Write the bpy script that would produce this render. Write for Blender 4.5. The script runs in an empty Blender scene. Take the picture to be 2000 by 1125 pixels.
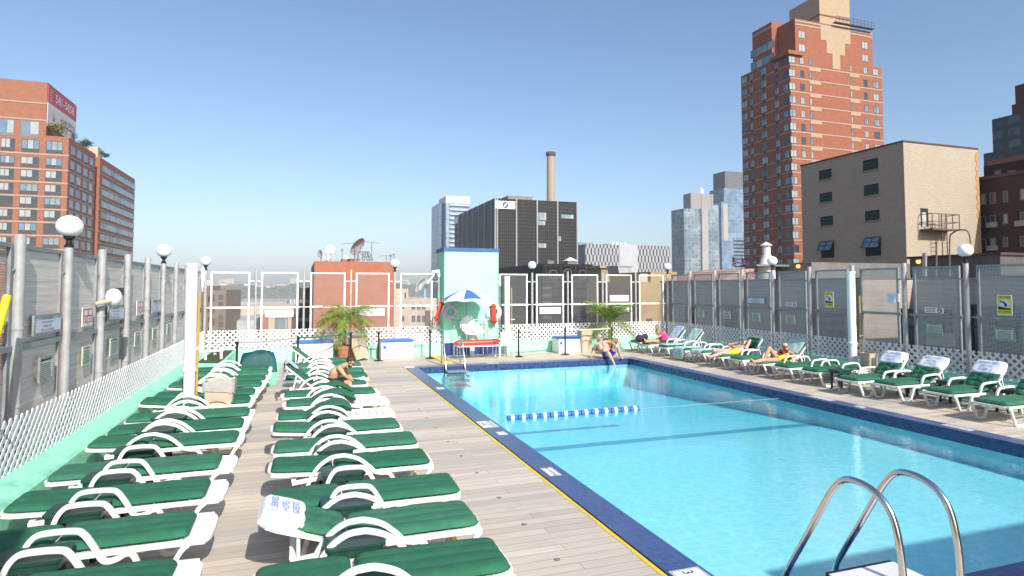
import bpy, bmesh, math, random
from mathutils import Vector, Matrix
random.seed(7)
SC = bpy.context.scene
COL = SC.collection
R = math.radians

# ---------------------------------------------------------------- camera
CAMH = 2.55
FPX, PCX, PCY = 1189.7, 1000.0, 502.5
YAW, PITCH = R(18.979), R(2.753)
cam = bpy.data.cameras.new('camera')
co = bpy.data.objects.new('camera', cam); COL.objects.link(co)
co.location = (0, 0, CAMH)
co.rotation_euler = (R(90) + PITCH, 0, -YAW)
cam.sensor_fit = 'HORIZONTAL'; cam.sensor_width = 36
cam.lens = FPX * 36 / 2000
cam.shift_y = -0.03
cam.clip_end = 12000
SC.camera = co
# ---------------------------------------------------------------- sky, sun, exposure
SUN_EL, SUN_AZ = R(34.6), R(170.2)          # azimuth from +Y towards +X
w = bpy.data.worlds.new("World"); SC.world = w; w.use_nodes = True
nt = w.node_tree; bg = nt.nodes['Background']
sky = nt.nodes.new('ShaderNodeTexSky'); sky.sky_type = 'NISHITA'; sky.sun_disc = False
sky.sun_elevation = SUN_EL; sky.sun_rotation = SUN_AZ
sky.air_density = 1.0; sky.dust_density = 2.3; sky.ozone_density = 3.0; sky.altitude = 200
nt.links.new(sky.outputs[0], bg.inputs[0]); bg.inputs[1].default_value = 0.12
sl = bpy.data.lights.new('sun', 'SUN'); sl.energy = 3.95; sl.angle = R(0.5); sl.color = (1, .95, .87)
so = bpy.data.objects.new('sun', sl); COL.objects.link(so)
SDIR = Vector((math.sin(SUN_AZ) * math.cos(SUN_EL), math.cos(SUN_AZ) * math.cos(SUN_EL), math.sin(SUN_EL)))
so.rotation_euler = SDIR.to_track_quat('Z', 'Y').to_euler(); so.location = (20, -30, 40)
SC.view_settings.view_transform = 'Standard'; SC.view_settings.look = 'None'
SC.view_settings.exposure = 0.62; SC.view_settings.gamma = 1
SC.cycles.transparent_max_bounces = 24
SC.cycles.max_bounces = 8
SC.cycles.caustics_reflective = False; SC.cycles.caustics_refractive = False

# ---------------------------------------------------------------- survey: pixel of the photograph -> point of the place
_r = Vector((math.cos(YAW), -math.sin(YAW), 0)); _f0 = Vector((math.sin(YAW), math.cos(YAW), 0)); _u0 = Vector((0, 0, 1))
_fw = _f0 * math.cos(PITCH) + _u0 * math.sin(PITCH); _up = _u0 * math.cos(PITCH) - _f0 * math.sin(PITCH)
def ray(x, y): return _r * ((x - PCX) / FPX) - _up * ((y - PCY) / FPX) + _fw
CAMP = Vector((0, 0, CAMH))
def onY(x, y, Y): d = ray(x, y); return CAMP + d * (Y / d.y)
def onX(x, y, X): d = ray(x, y); return CAMP + d * (X / d.x)
def onZ(x, y, z=0.0): d = ray(x, y); return CAMP + d * ((z - CAMH) / d.z)

# ---------------------------------------------------------------- mesh builder
class MB:
    def __init__(s): s.v = []; s.f = []; s.m = []
    def add(s, vs, fs, m=0, M=None):
        b = len(s.v)
        for p in vs:
            p = Vector(p); s.v.append(M @ p if M else p)
        for f in fs: s.f.append([i + b for i in f]); s.m.append(m)
    def box(s, x0, x1, y0, y1, z0, z1, m=0, M=None):
        vs = [(x, y, z) for z in (z0, z1) for y in (y0, y1) for x in (x0, x1)]
        s.add(vs, [(0, 2, 3, 1), (4, 5, 7, 6), (0, 1, 5, 4), (2, 6, 7, 3), (0, 4, 6, 2), (1, 3, 7, 5)], m, M); return s
    def cyl(s, p0, p1, r0, r1=None, n=12, m=0, M=None, caps=True):
        p0, p1 = Vector(p0), Vector(p1); r1 = r0 if r1 is None else r1
        d = (p1 - p0).normalized(); a = d.orthogonal().normalized(); b = d.cross(a)
        vs = []
        for p, r in ((p0, r0), (p1, r1)):
            for i in range(n):
                t = 2 * math.pi * i / n; vs.append(p + (a * math.cos(t) + b * math.sin(t)) * r)
        fs = [(i, (i + 1) % n, n + (i + 1) % n, n + i) for i in range(n)]
        if caps: fs += [tuple(range(n - 1, -1, -1)), tuple(range(n, 2 * n))]
        s.add(vs, fs, m, M); return s
    def tube(s, pts, r, n=8, m=0, M=None, closed=False, sec=None, up=None):
        """sweep a section (list of (a,b)) along pts"""
        pts = [Vector(p) for p in pts]; k = len(pts)
        if sec is None: sec = [(math.cos(2 * math.pi * i / n) * r, math.sin(2 * math.pi * i / n) * r) for i in range(n)]
        n = len(sec); vs = []; a = None
        for i, p in enumerate(pts):
            if closed: d = pts[(i + 1) % k] - pts[i - 1]
            else: d = pts[min(i + 1, k - 1)] - pts[max(i - 1, 0)]
            d.normalize()
            if up is not None: a = Vector(up)
            elif a is None: a = d.orthogonal()
            a = (a - d * a.dot(d)).normalized(); b = d.cross(a)
            for u, v in sec: vs.append(p + a * u + b * v)
        fs = []
        for i in range(k if closed else k - 1):
            for j in range(n):
                fs.append((i * n + j, i * n + (j + 1) % n, ((i + 1) % k) * n + (j + 1) % n, ((i + 1) % k) * n + j))
        if not closed: fs += [tuple(range(n - 1, -1, -1)), tuple(range((k - 1) * n, k * n))]
        s.add(vs, fs, m, M); return s
    def lathe(s, prof, n=20, m=0, M=None, c=(0, 0, 0)):
        vs = []; c = Vector(c)
        for r, z in prof:
            for i in range(n):
                t = 2 * math.pi * i / n; vs.append(c + Vector((r * math.cos(t), r * math.sin(t), z)))
        fs = [(a * n + i, a * n + (i + 1) % n, (a + 1) * n + (i + 1) % n, (a + 1) * n + i) for a in range(len(prof) - 1) for i in range(n)]
        fs += [tuple(range(n - 1, -1, -1)), tuple(range((len(prof) - 1) * n, len(prof) * n))]
        s.add(vs, fs, m, M); return s
    def ball(s, c, r, n=16, k=10, m=0, M=None):
        if not hasattr(r, '__len__'): r = (r, r, r)
        c = Vector(c); vs = [c + Vector((0, 0, -r[2]))]
        for a in range(1, k):
            t = math.pi * a / k - math.pi / 2
            for i in range(n):
                q = 2 * math.pi * i / n
                vs.append(c + Vector((r[0] * math.cos(t) * math.cos(q), r[1] * math.cos(t) * math.sin(q), r[2] * math.sin(t))))
        vs.append(c + Vector((0, 0, r[2]))); L = len(vs) - 1
        fs = [(0, 1 + (i + 1) % n, 1 + i) for i in range(n)]
        for a in range(k - 2):
            for i in range(n):
                fs.append((1 + a * n + i, 1 + a * n + (i + 1) % n, 1 + (a + 1) * n + (i + 1) % n, 1 + (a + 1) * n + i))
        o = 1 + (k - 2) * n
        fs += [(o + i, o + (i + 1) % n, L) for i in range(n)]
        s.add(vs, fs, m, M); return s
    def prism(s, poly, y0, y1, m=0, M=None):
        """poly in (x,z), extruded along y"""
        n = len(poly)
        vs = [(x, y0, z) for x, z in poly] + [(x, y1, z) for x, z in poly]
        fs = [tuple(range(n)), tuple(range(2 * n - 1, n - 1, -1))] + [(i, i + n, (i + 1) % n + n, (i + 1) % n) for i in range(n)]
        s.add(vs, fs, m, M); return s
    def text(s, body, size, M, m=0, ext=0.0, sx=1.0, align='CENTER'):
        c = bpy.data.curves.new('t', 'FONT'); c.body = body; c.size = size; c.extrude = ext
        c.align_x = align; c.align_y = 'CENTER'; c.resolution_u = 2
        o = bpy.data.objects.new('t', c); COL.objects.link(o)
        dg = bpy.context.evaluated_depsgraph_get()
        me = bpy.data.meshes.new_from_object(o.evaluated_get(dg))
        s.add([(v.co.x * sx, v.co.y, v.co.z) for v in me.vertices], [tuple(p.vertices) for p in me.polygons], m, M)
        bpy.data.objects.remove(o); bpy.data.curves.remove(c); bpy.data.meshes.remove(me); return s
    def mesh(s, name, mats, smooth=True, shift=None, ang=40):
        me = bpy.data.meshes.new(name)
        vs = [tuple(p - shift) for p in s.v] if shift is not None else [tuple(p) for p in s.v]
        me.from_pydata(vs, [], s.f)
        if not isinstance(mats, (list, tuple)): mats = [mats]
        for q in mats: me.materials.append(q)
        me.polygons.foreach_set('material_index', s.m)
        bm = bmesh.new(); bm.from_mesh(me); bmesh.ops.recalc_face_normals(bm, faces=bm.faces); bm.to_mesh(me); bm.free()
        if smooth:
            me.polygons.foreach_set('use_smooth', [True] * len(me.polygons)); me.set_sharp_from_angle(angle=R(ang))
        me.update(); return me

def tag(o, label=None, cat=None, group=None, kind=None):
    if label: o['label'] = label
    if cat: o['category'] = cat
    if group: o['group'] = group
    if kind: o['kind'] = kind
    return o
def link(name, me, parent=None, loc=None, rz=None):
    o = bpy.data.objects.new(name, me); COL.objects.link(o)
    if parent: o.parent = parent
    if loc is not None: o.location = loc
    if rz is not None: o.rotation_euler = (0, 0, rz)
    return o
def wloc(o):
    p = Vector(o.location)
    while o.parent: o = o.parent; p = p + Vector(o.location)
    return p
def thing(name, label, cat, loc=(0, 0, 0), rz=0, group=None):
    o = link(name, None, None, loc, rz); o.empty_display_size = .2
    return tag(o, label, cat, group)
def part(name, mb, mats, parent, world=False, smooth=True, ang=40, label=None):
    me = mb.mesh(name, mats, smooth, wloc(parent) if world else None, ang)
    o = link(name, me, parent)
    if label: o['label'] = label
    return o
def single(name, mb, mats, label, cat, loc=(0, 0, 0), rz=0, group=None, world=False, smooth=True, ang=40):
    me = mb.mesh(name, mats, smooth, Vector(loc) if world else None, ang)
    return tag(link(name, me, None, loc, rz), label, cat, group)
def setting(name, mb, mats, smooth=False):
    return tag(link(name, mb.mesh(name, mats, smooth)), kind='structure')

# ---------------------------------------------------------------- materials
def nmat(name):
    m = bpy.data.materials.new(name); m.use_nodes = True
    return m, m.node_tree.nodes, m.node_tree.links, m.node_tree.nodes['Principled BSDF']
def coords(N, L, stretch=None):
    tc = N.new('ShaderNodeTexCoord')
    if stretch is None: return tc.outputs['Object']
    mp = N.new('ShaderNodeMapping'); mp.inputs['Scale'].default_value = stretch
    L.new(tc.outputs['Object'], mp.inputs[0]); return mp.outputs[0]
def mixc(N, L, fac, a, b, mode='MIX'):
    x = N.new('ShaderNodeMix'); x.data_type = 'RGBA'; x.blend_type = mode
    for i, q in ((0, fac), (6, a), (7, b)):
        if hasattr(q, 'is_linked') or isinstance(q, bpy.types.NodeSocket): L.new(q, x.inputs[i])
        elif i == 0: x.inputs[i].default_value = q
        else: x.inputs[i].default_value = (q[0], q[1], q[2], 1)
    return x.outputs[2]
def math_(N, L, op, a, b=None, c=None):
    x = N.new('ShaderNodeMath'); x.operation = op
    for i, q in enumerate((a, b, c)):
        if q is None: continue
        if isinstance(q, bpy.types.NodeSocket): L.new(q, x.inputs[i])
        else: x.inputs[i].default_value = q
    return x.outputs[0]
def noise(N, L, vec, scale, detail=4, rough=.55):
    n = N.new('ShaderNodeTexNoise'); n.inputs['Scale'].default_value = scale
    n.inputs['Detail'].default_value = detail; n.inputs['Roughness'].default_value = rough
    if vec is not None: L.new(vec, n.inputs['Vector'])
    return n
def ramp(N, L, fac, a, b):
    x = N.new('ShaderNodeMapRange'); x.inputs[1].default_value = a; x.inputs[2].default_value = b
    L.new(fac, x.inputs[0]); return x.outputs[0]
def bump(N, L, h, strength, dist, bsdf):
    b = N.new('ShaderNodeBump'); b.inputs['Strength'].default_value = strength; b.inputs['Distance'].default_value = dist
    L.new(h, b.inputs['Height']); L.new(b.outputs[0], bsdf.inputs['Normal'])
def mat(name, c, rough=.6, var=.18, scale=5, bmp=.0, bs=60, metal=0, spec=.5, stretch=None, dirt=None, dscale=1.5):
    m, N, L, B = nmat(name)
    v = coords(N, L, stretch); n = noise(N, L, v, scale)
    f = ramp(N, L, n.outputs[0], .3, .7)
    col = mixc(N, L, f, [q * (1 - var) for q in c], [min(1, q * (1 + var * .6)) for q in c])
    if dirt:
        d = noise(N, L, v, dscale, 6, .65); col = mixc(N, L, ramp(N, L, d.outputs[0], .52, .72), col, dirt)
    L.new(col, B.inputs['Base Color'])
    L.new(math_(N, L, 'MULTIPLY_ADD', f, .16, rough - .08), B.inputs['Roughness'])
    B.inputs['Metallic'].default_value = metal; B.inputs['Specular IOR Level'].default_value = spec
    if bmp:
        b = noise(N, L, v, bs, 3); bump(N, L, b.outputs[0], bmp, .01, B)
    return m
def uvface(N, L):
    """(x+y, z) of the object's own space: runs along any axis-aligned wall"""
    tc = N.new('ShaderNodeTexCoord'); s = N.new('ShaderNodeSeparateXYZ'); L.new(tc.outputs['Object'], s.inputs[0])
    c = N.new('ShaderNodeCombineXYZ'); L.new(math_(N, L, 'ADD', s.outputs[0], s.outputs[1]), c.inputs[0]); L.new(s.outputs[2], c.inputs[1])
    return c.outputs[0], s
def brick(name, c1, c2, mortar, bw=.4, bh=.13, ms=.012, rough=.85, bias=0, stain=.25, sscale=.25, offset=.5, bmp=.25, spec=.5):
    m, N, L, B = nmat(name); uv, s = uvface(N, L); B.inputs['Specular IOR Level'].default_value = spec
    t = N.new('ShaderNodeTexBrick'); L.new(uv, t.inputs['Vector'])
    t.inputs['Scale'].default_value = 1; t.inputs['Brick Width'].default_value = bw; t.inputs['Row Height'].default_value = bh
    t.inputs['Mortar Size'].default_value = ms; t.inputs['Bias'].default_value = bias; t.offset = offset
    for i, q in ((1, c1), (2, c2), (3, mortar)): t.inputs[i].default_value = (*q, 1)
    n = noise(N, L, uv, sscale * 4, 5, .6)
    col = mixc(N, L, ramp(N, L, n.outputs[0], .35, .75), t.outputs[0], [q * (1 - stain) for q in c1])
    L.new(col, B.inputs['Base Color']); B.inputs['Roughness'].default_value = rough
    if bmp: bump(N, L, t.outputs['Fac'], -bmp, .01, B)
    return m
def glass(name, c, rough=.08, var=.5, scale=.35):
    m, N, L, B = nmat(name); uv, s = uvface(N, L)
    n = noise(N, L, uv, scale, 2)
    L.new(mixc(N, L, n.outputs[0], [q * (1 - var) for q in c], [q * (1 + var) for q in c]), B.inputs['Base Color'])
    B.inputs['Roughness'].default_value = rough; B.inputs['Specular IOR Level'].default_value = .8
    return m
def screen(name, c, fz, wz, fu=None, wu=.2, streak=.3):
    """perforated metal sheet: real see-through holes between its wires"""
    m, N, L, B = nmat(name); uv, s = uvface(N, L)
    sp = N.new('ShaderNodeSeparateXYZ'); L.new(uv, sp.inputs[0])
    a = math_(N, L, 'LESS_THAN', math_(N, L, 'FRACT', math_(N, L, 'MULTIPLY', sp.outputs[1], fz)), wz)
    if fu:
        b = math_(N, L, 'LESS_THAN', math_(N, L, 'FRACT', math_(N, L, 'MULTIPLY', sp.outputs[0], fu)), wu)
        a = math_(N, L, 'MAXIMUM', a, b)
    mp = N.new('ShaderNodeMapping'); mp.inputs['Scale'].default_value = (.35, 9, 1); L.new(uv, mp.inputs[0])
    n = noise(N, L, mp.outputs[0], 2.2, 5, .7)
    L.new(mixc(N, L, ramp(N, L, n.outputs[0], .35, .65), [q * (1 - streak) for q in c], [q * (1 + streak) for q in c]), B.inputs['Base Color'])
    B.inputs['Roughness'].default_value = .6; B.inputs['Metallic'].default_value = .1
    tr = N.new('ShaderNodeBsdfTransparent'); mx = N.new('ShaderNodeMixShader')
    L.new(a, mx.inputs[0]); L.new(tr.outputs[0], mx.inputs[1]); L.new(B.outputs[0], mx.inputs[2])
    L.new(mx.outputs[0], N['Material Output'].inputs[0])
    return m

WHITE = mat('white_resin', (.80, .79, .76), .38, .07, 3, dirt=(.62, .60, .55), dscale=2.5)
WPAINT = mat('white_paint', (.80, .80, .78), .5, .08, 4, dirt=(.55, .52, .46), dscale=3)
PVC = mat('white_pipe', (.82, .82, .84), .35, .05, 2)
GREEN = mat('green_fabric', (.012, .135, .068), .9, .16, 9, .35, 260, dirt=(.022, .165, .095), dscale=4)
def fade(m, amount):
    """each copy of a thing is a little more or less sun-bleached"""
    N, L = m.node_tree.nodes, m.node_tree.links; B = N['Principled BSDF']; src = B.inputs['Base Color'].links[0].from_socket
    oi = N.new('ShaderNodeObjectInfo'); hs = N.new('ShaderNodeHueSaturation')
    L.new(math_(N, L, 'MULTIPLY_ADD', oi.outputs['Random'], amount, 1 - amount * .5), hs.inputs['Value'])
    L.new(math_(N, L, 'MULTIPLY_ADD', oi.outputs['Random'], -amount * .4, 1.0), hs.inputs['Saturation'])
    L.new(src, hs.inputs['Color']); L.new(hs.outputs[0], B.inputs['Base Color'])
fade(GREEN, .34)
DGREEN = mat('dark_green_plastic', (.014, .055, .042), .4, .3, 4, spec=.35)
TURQ = brick('turquoise_paint', (.36, .85, .57), (.40, .88, .61), (.30, .76, .50), .42, .14, .008, .6, stain=.12, bmp=.2)
TURQP = mat('turquoise_ledge_paint', (.31, .76, .53), .55, .12, 3, .2, 30, dirt=(.17, .50, .38), dscale=2.6)
NAVY = mat('navy_paint', (.012, .035, .16), .5, .2, 5)
GALV = mat('galvanised_steel', (.42, .42, .42), .5, .16, 6, metal=.15, dirt=(.34, .31, .27), dscale=5)
GALVF = mat('galvanised_frame', (.28, .295, .30), .5, .2, 7, metal=.2)
CHROME = mat('polished_steel', (.72, .70, .67), .16, .1, 8, metal=1)
BLACKM = mat('black_metal', (.012, .012, .013), .4, .3, 6)
DARK = mat('dark_void', (.015, .014, .014), .8, .3, 3)
GLOBE = mat('opal_globe', (.88, .88, .88), .22, .03, 2)
RED = mat('red_plastic', (.80, .05, .025), .35, .1, 6)
YEL = mat('yellow_paint', (.85, .58, .01), .5, .1, 6)
YELG = mat('yellow_brown_pole', (.50, .30, .04), .5, .2, 6)
BLUEL = mat('blue_plastic', (.05, .15, .45), .4, .12, 4)
BEIGE = mat('beige_plastic', (.50, .42, .31), .55, .12, 3, dirt=(.40, .33, .24))
LINER = mat('bin_liner', (.40, .385, .355), .35, .15, 8, .6, 20)
TERRA = mat('terracotta', (.42, .17, .085), .8, .25, 5, .2, 30)
TOWEL = mat('white_towelling', (.80, .81, .85), .95, .06, 6, .5, 180)
MINT = mat('mint_towelling', (.42, .60, .56), .95, .12, 6, .5, 160)
PBLUE = mat('pale_blue_towelling', (.52, .58, .74), .95, .15, 9, .5, 160)
INKB = mat('blue_ink', (.10, .28, .68), .8, .1, 9)
INK = mat('black_ink', (.015, .015, .016), .7, .2, 9)
INKR = mat('red_ink', (.50, .03, .02), .7, .1, 9)
INKG = mat('grey_ink', (.10, .11, .13), .7, .1, 9)
PLATE = mat('sign_white', (.80, .80, .80), .45, .05, 5)
PLATEB = mat('sign_pale_blue', (.62, .68, .76), .45, .06, 5)
PLATEG = mat('sign_pale_green', (.58, .66, .52), .5, .1, 6)
PLATEY = mat('sign_yellow', (.80, .68, .02), .45, .06, 6)
TURF = mat('green_turf', (.045, .075, .022), .95, .3, 25, .8, 90)
TARP = mat('green_tarpaulin', (.006, .075, .08), .68, .25, 7, .3, 25)

# ================================================================ deck, pool
def deck_mat():
    m, N, L, B = nmat('deck_boards')
    tc = N.new('ShaderNodeTexCoord')
    t = N.new('ShaderNodeTexBrick'); L.new(tc.outputs['Object'], t.inputs['Vector'])
    t.inputs['Scale'].default_value = 1; t.inputs['Brick Width'].default_value = 3.9; t.inputs['Row Height'].default_value = .142
    t.inputs['Mortar Size'].default_value = .0035; t.inputs['Mortar Smooth'].default_value = .1; t.offset = .37; t.offset_frequency = 3
    t.inputs[1].default_value = (.655, .575, .465, 1); t.inputs[2].default_value = (.43, .38, .315, 1); t.inputs[3].default_value = (.27, .23, .19, 1)
    t.inputs['Bias'].default_value = -.15
    mp = N.new('ShaderNodeMapping'); mp.inputs['Scale'].default_value = (1.2, 26, 1); L.new(tc.outputs['Object'], mp.inputs[0])
    g = noise(N, L, mp.outputs[0], 2.0, 6, .65)
    col = mixc(N, L, ramp(N, L, g.outputs[0], .38, .72), t.outputs[0], mixc(N, L, .30, t.outputs[0], (.20, .17, .14)))
    # stretched noise mixes whole stretches of boards greyer
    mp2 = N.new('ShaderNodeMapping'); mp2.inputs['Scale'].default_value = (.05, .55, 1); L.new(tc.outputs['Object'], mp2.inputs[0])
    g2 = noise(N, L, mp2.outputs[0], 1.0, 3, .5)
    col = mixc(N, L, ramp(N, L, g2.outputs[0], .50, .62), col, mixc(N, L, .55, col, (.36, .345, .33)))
    st = noise(N, L, tc.outputs['Object'], 1.1, 6, .7)
    col = mixc(N, L, math_(N, L, 'MULTIPLY', ramp(N, L, st.outputs[0], .55, .8), .35), col, (.24, .20, .16))
    # screw heads
    v = N.new('ShaderNodeTexVoronoi'); v.inputs['Scale'].default_value = 3.1; L.new(tc.outputs['Object'], v.inputs['Vector'])
    dot = math_(N, L, 'LESS_THAN', v.outputs['Distance'], .018)
    col = mixc(N, L, dot, col, (.09, .075, .06))
    L.new(col, B.inputs['Base Color']); B.inputs['Roughness'].default_value = .72
    h = math_(N, L, 'MULTIPLY_ADD', g.outputs[0], .25, math_(N, L, 'SUBTRACT', 1.0, t.outputs['Fac']))
    bump(N, L, h, .5, .006, B)
    return m
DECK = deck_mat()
PX0, PX1, PY0, PY1 = 3.46, 10.98, 3.91, 19.2        # water's edge
CW = .36
mb = MB()
def quad(mb, x0, x1, y0, y1, z, m=0): mb.add([(x0, y0, z), (x1, y0, z), (x1, y1, z), (x0, y1, z)], [(0, 1, 2, 3)], m)
for a in ((-3.4, PX0 - CW, -9, 22.7), (PX1 + CW, 15, -9, 22.7), (PX0 - CW, PX1 + CW, -9, PY0 - CW), (PX0 - CW, PX1 + CW, PY1 + CW, 22.7)): quad(mb, *a, 0)
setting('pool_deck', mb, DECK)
# the roof slab carrying deck and pool, down to the street
ROOFC = mat('roof_concrete', (.30, .28, .26), .9, .2, 1)
mb = MB(); mb.box(-3.45, 15.05, -9, 22.75, -45, -2.2)
setting('roof_slab', mb, ROOFC)

def tile_mat(name, c, g, s, var=.25):
    m, N, L, B = nmat(name); tc = N.new('ShaderNodeTexCoord')
    t = N.new('ShaderNodeTexBrick'); L.new(tc.outputs['Object'], t.inputs['Vector'])
    t.inputs['Scale'].default_value = 1; t.inputs['Brick Width'].default_value = s; t.inputs['Row Height'].default_value = s
    t.inputs['Mortar Size'].default_value = s * .05; t.offset = 0
    t.inputs[1].default_value = (*[q * (1 - var) for q in c], 1); t.inputs[2].default_value = (*[q * (1 + var) for q in c], 1); t.inputs[3].default_value = (*g, 1)
    n = noise(N, L, tc.outputs['Object'], 1.3, 5)
    L.new(mixc(N, L, math_(N, L, 'MULTIPLY', ramp(N, L, n.outputs[0], .45, .75), .35), t.outputs[0], g), B.inputs['Base Color'])
    B.inputs['Roughness'].default_value = .35
    bump(N, L, t.outputs['Fac'], -.3, .004, B)
    return m
COPE = tile_mat('blue_mosaic_tile', (.040, .075, .215), (.10, .14, .26), .05)
mb = MB(); ct = .014
mb.box(PX0 - CW, PX0, PY0 - CW, PY1 + CW, -.12, ct); mb.box(PX1, PX1 + CW, PY0 - CW, PY1 + CW, -.12, ct)
mb.box(PX0, PX1, PY0 - CW, PY0, -.12, ct); mb.box(PX0, PX1, PY1, PY1 + CW, -.12, ct)
FACE = mat('navy_tile_face', (.026, .055, .155), .3, .3, 10); g = .008  # inner faces coloured darker than the coping top to carry their shade
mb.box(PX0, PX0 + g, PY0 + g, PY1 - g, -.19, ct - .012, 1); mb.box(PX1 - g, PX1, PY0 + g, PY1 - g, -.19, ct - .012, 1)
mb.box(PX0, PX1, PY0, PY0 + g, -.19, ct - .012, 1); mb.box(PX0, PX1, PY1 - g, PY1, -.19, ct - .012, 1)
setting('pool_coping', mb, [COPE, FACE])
# basin: walls and sloping floor
def zf(y): return -.52 - .42 * max(0, min(1, (y - 10.2) / 8.0))
BASIN = tile_mat('pool_plaster', (.66, .87, .89), (.60, .84, .87), .18, .035)
TILE = mat('dark_waterline_tile', (.008, .02, .085), .3, .3, 12)
FLOORB = mat('painted_pool_line', (.10, .42, .55), .5, .15, 5)
mb = MB(); ys = [PY0, 7, 10.2, 12.2, 14.2, 16.2, 18.2, PY1]; e = .012
for a, b in zip(ys, ys[1:]):
    mb.add([(PX0, a, zf(a)), (PX1, a, zf(a)), (PX1, b, zf(b)), (PX0, b, zf(b))], [(0, 1, 2, 3)], 0)
    for x in (PX0, PX1): mb.add([(x, a, zf(a)), (x, b, zf(b)), (x, b, -.2), (x, a, -.2)], [(0, 1, 2, 3)], 0)
    for x in (PX0, PX1): mb.add([(x, a, -.2), (x, b, -.2), (x, b, -.12), (x, a, -.12)], [(0, 1, 2, 3)], 1)
for y in (PY0, PY1):
    mb.add([(PX0, y, zf(y)), (PX1, y, zf(y)), (PX1, y, -.2), (PX0, y, -.2)], [(0, 1, 2, 3)], 0)
    mb.add([(PX0, y, -.2), (PX1, y, -.2), (PX1, y, -.12), (PX0, y, -.12)], [(0, 1, 2, 3)], 1)
setting('pool_basin', mb, [BASIN, TILE])
mb = MB()
for y0, y1 in ((11.35 - .52, 11.35 - .22),):
    mb.add([(PX0, y0, zf(y0) + .004), (PX1, y0, zf(y0) + .004), (PX1, y1, zf(y1) + .004), (PX0, y1, zf(y1) + .004)], [(0, 1, 2, 3)])
setting('pool_floor_line', mb, FLOORB)
def water_mat():
    m, N, L, B = nmat('pool_water_surface'); N.remove(B)
    tc = N.new('ShaderNodeTexCoord')
    mp = N.new('ShaderNodeMapping'); mp.inputs['Scale'].default_value = (1, 1.6, 1); L.new(tc.outputs['Object'], mp.inputs[0])
    n1 = noise(N, L, mp.outputs[0], 2.2, 3, .5); n2 = noise(N, L, mp.outputs[0], 13, 2, .5)
    h = math_(N, L, 'MULTIPLY_ADD', n2.outputs[0], .34, n1.outputs[0])
    b = N.new('ShaderNodeBump'); b.inputs['Strength'].default_value = .12; b.inputs['Distance'].default_value = .05; L.new(h, b.inputs['Height'])
    gl = N.new('ShaderNodeBsdfGlossy'); gl.inputs['Roughness'].default_value = .0; L.new(b.outputs[0], gl.inputs['Normal'])
    tr = N.new('ShaderNodeBsdfTransparent'); 
    # caustic light net painted into the tint, Voronoi edges brighter
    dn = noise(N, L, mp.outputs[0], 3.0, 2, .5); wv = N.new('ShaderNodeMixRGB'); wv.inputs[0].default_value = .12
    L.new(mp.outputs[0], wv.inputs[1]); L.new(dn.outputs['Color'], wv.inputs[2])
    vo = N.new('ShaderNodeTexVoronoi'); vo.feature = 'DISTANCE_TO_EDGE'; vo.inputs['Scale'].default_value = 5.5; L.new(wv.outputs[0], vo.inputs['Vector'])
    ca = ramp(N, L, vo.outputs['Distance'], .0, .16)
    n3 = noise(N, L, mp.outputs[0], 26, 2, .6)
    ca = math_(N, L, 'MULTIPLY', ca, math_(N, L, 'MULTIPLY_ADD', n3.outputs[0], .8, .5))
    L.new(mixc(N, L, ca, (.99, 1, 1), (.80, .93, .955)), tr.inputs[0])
    ge = N.new('ShaderNodeNewGeometry'); dp = N.new('ShaderNodeVectorMath'); dp.operation = 'DOT_PRODUCT'
    L.new(b.outputs[0], dp.inputs[0]); L.new(ge.outputs['Incoming'], dp.inputs[1])
    cs = math_(N, L, 'SUBTRACT', 1.0, math_(N, L, 'MINIMUM', math_(N, L, 'ABSOLUTE', dp.outputs['Value']), 1.0))
    fr = math_(N, L, 'MULTIPLY_ADD', math_(N, L, 'POWER', cs, 5.0), .95, .02)      # Schlick, the same from both sides
    mx = N.new('ShaderNodeMixShader'); L.new(fr, mx.inputs[0]); L.new(tr.outputs[0], mx.inputs[1]); L.new(gl.outputs[0], mx.inputs[2])
    L.new(mx.outputs[0], N['Material Output'].inputs[0])
    va = N.new('ShaderNodeVolumeAbsorption'); va.inputs[0].default_value = (.06, .90, .985, 1); va.inputs[1].default_value = .46
    L.new(va.outputs[0], N['Material Output'].inputs[1])
    return m
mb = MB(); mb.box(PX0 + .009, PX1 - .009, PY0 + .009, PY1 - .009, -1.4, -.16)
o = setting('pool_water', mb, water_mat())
# painted stripes on the deck
mb = MB(); rr = random.Random(3)
ys = [PY0 - CW + i * .25 for i in range(64)]
for a, b in zip(ys, ys[1:]):
    q = rr.uniform(-.006, .006); mb.add([(3.045 + q, a, .004), (3.085, a, .004), (3.085, b, .004), (3.045 + q, b, .004)], [(0, 1, 2, 3)])
quad(mb, 1.47, 1.52, 2.5, 16.5, .004)
quad(mb, 2.95, 3.1, PY1 + CW - .05, PY1 + CW, .004)
setting('yellow_floor_stripe', mb, YEL)
mb = MB(); mb.add([(3.085, PY0 - CW, .003), (3.1, PY0 - CW, .003), (3.1, PY1 + CW, .003), (3.085, PY1 + CW, .003)], [(0, 1, 2, 3)])
setting('joint_line', mb, DARK)
mb = MB(); quad(mb, -2.75, -.62, 17.1, 22.31, .004); setting('turquoise_floor_patch', mb, TURQP)

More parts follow.
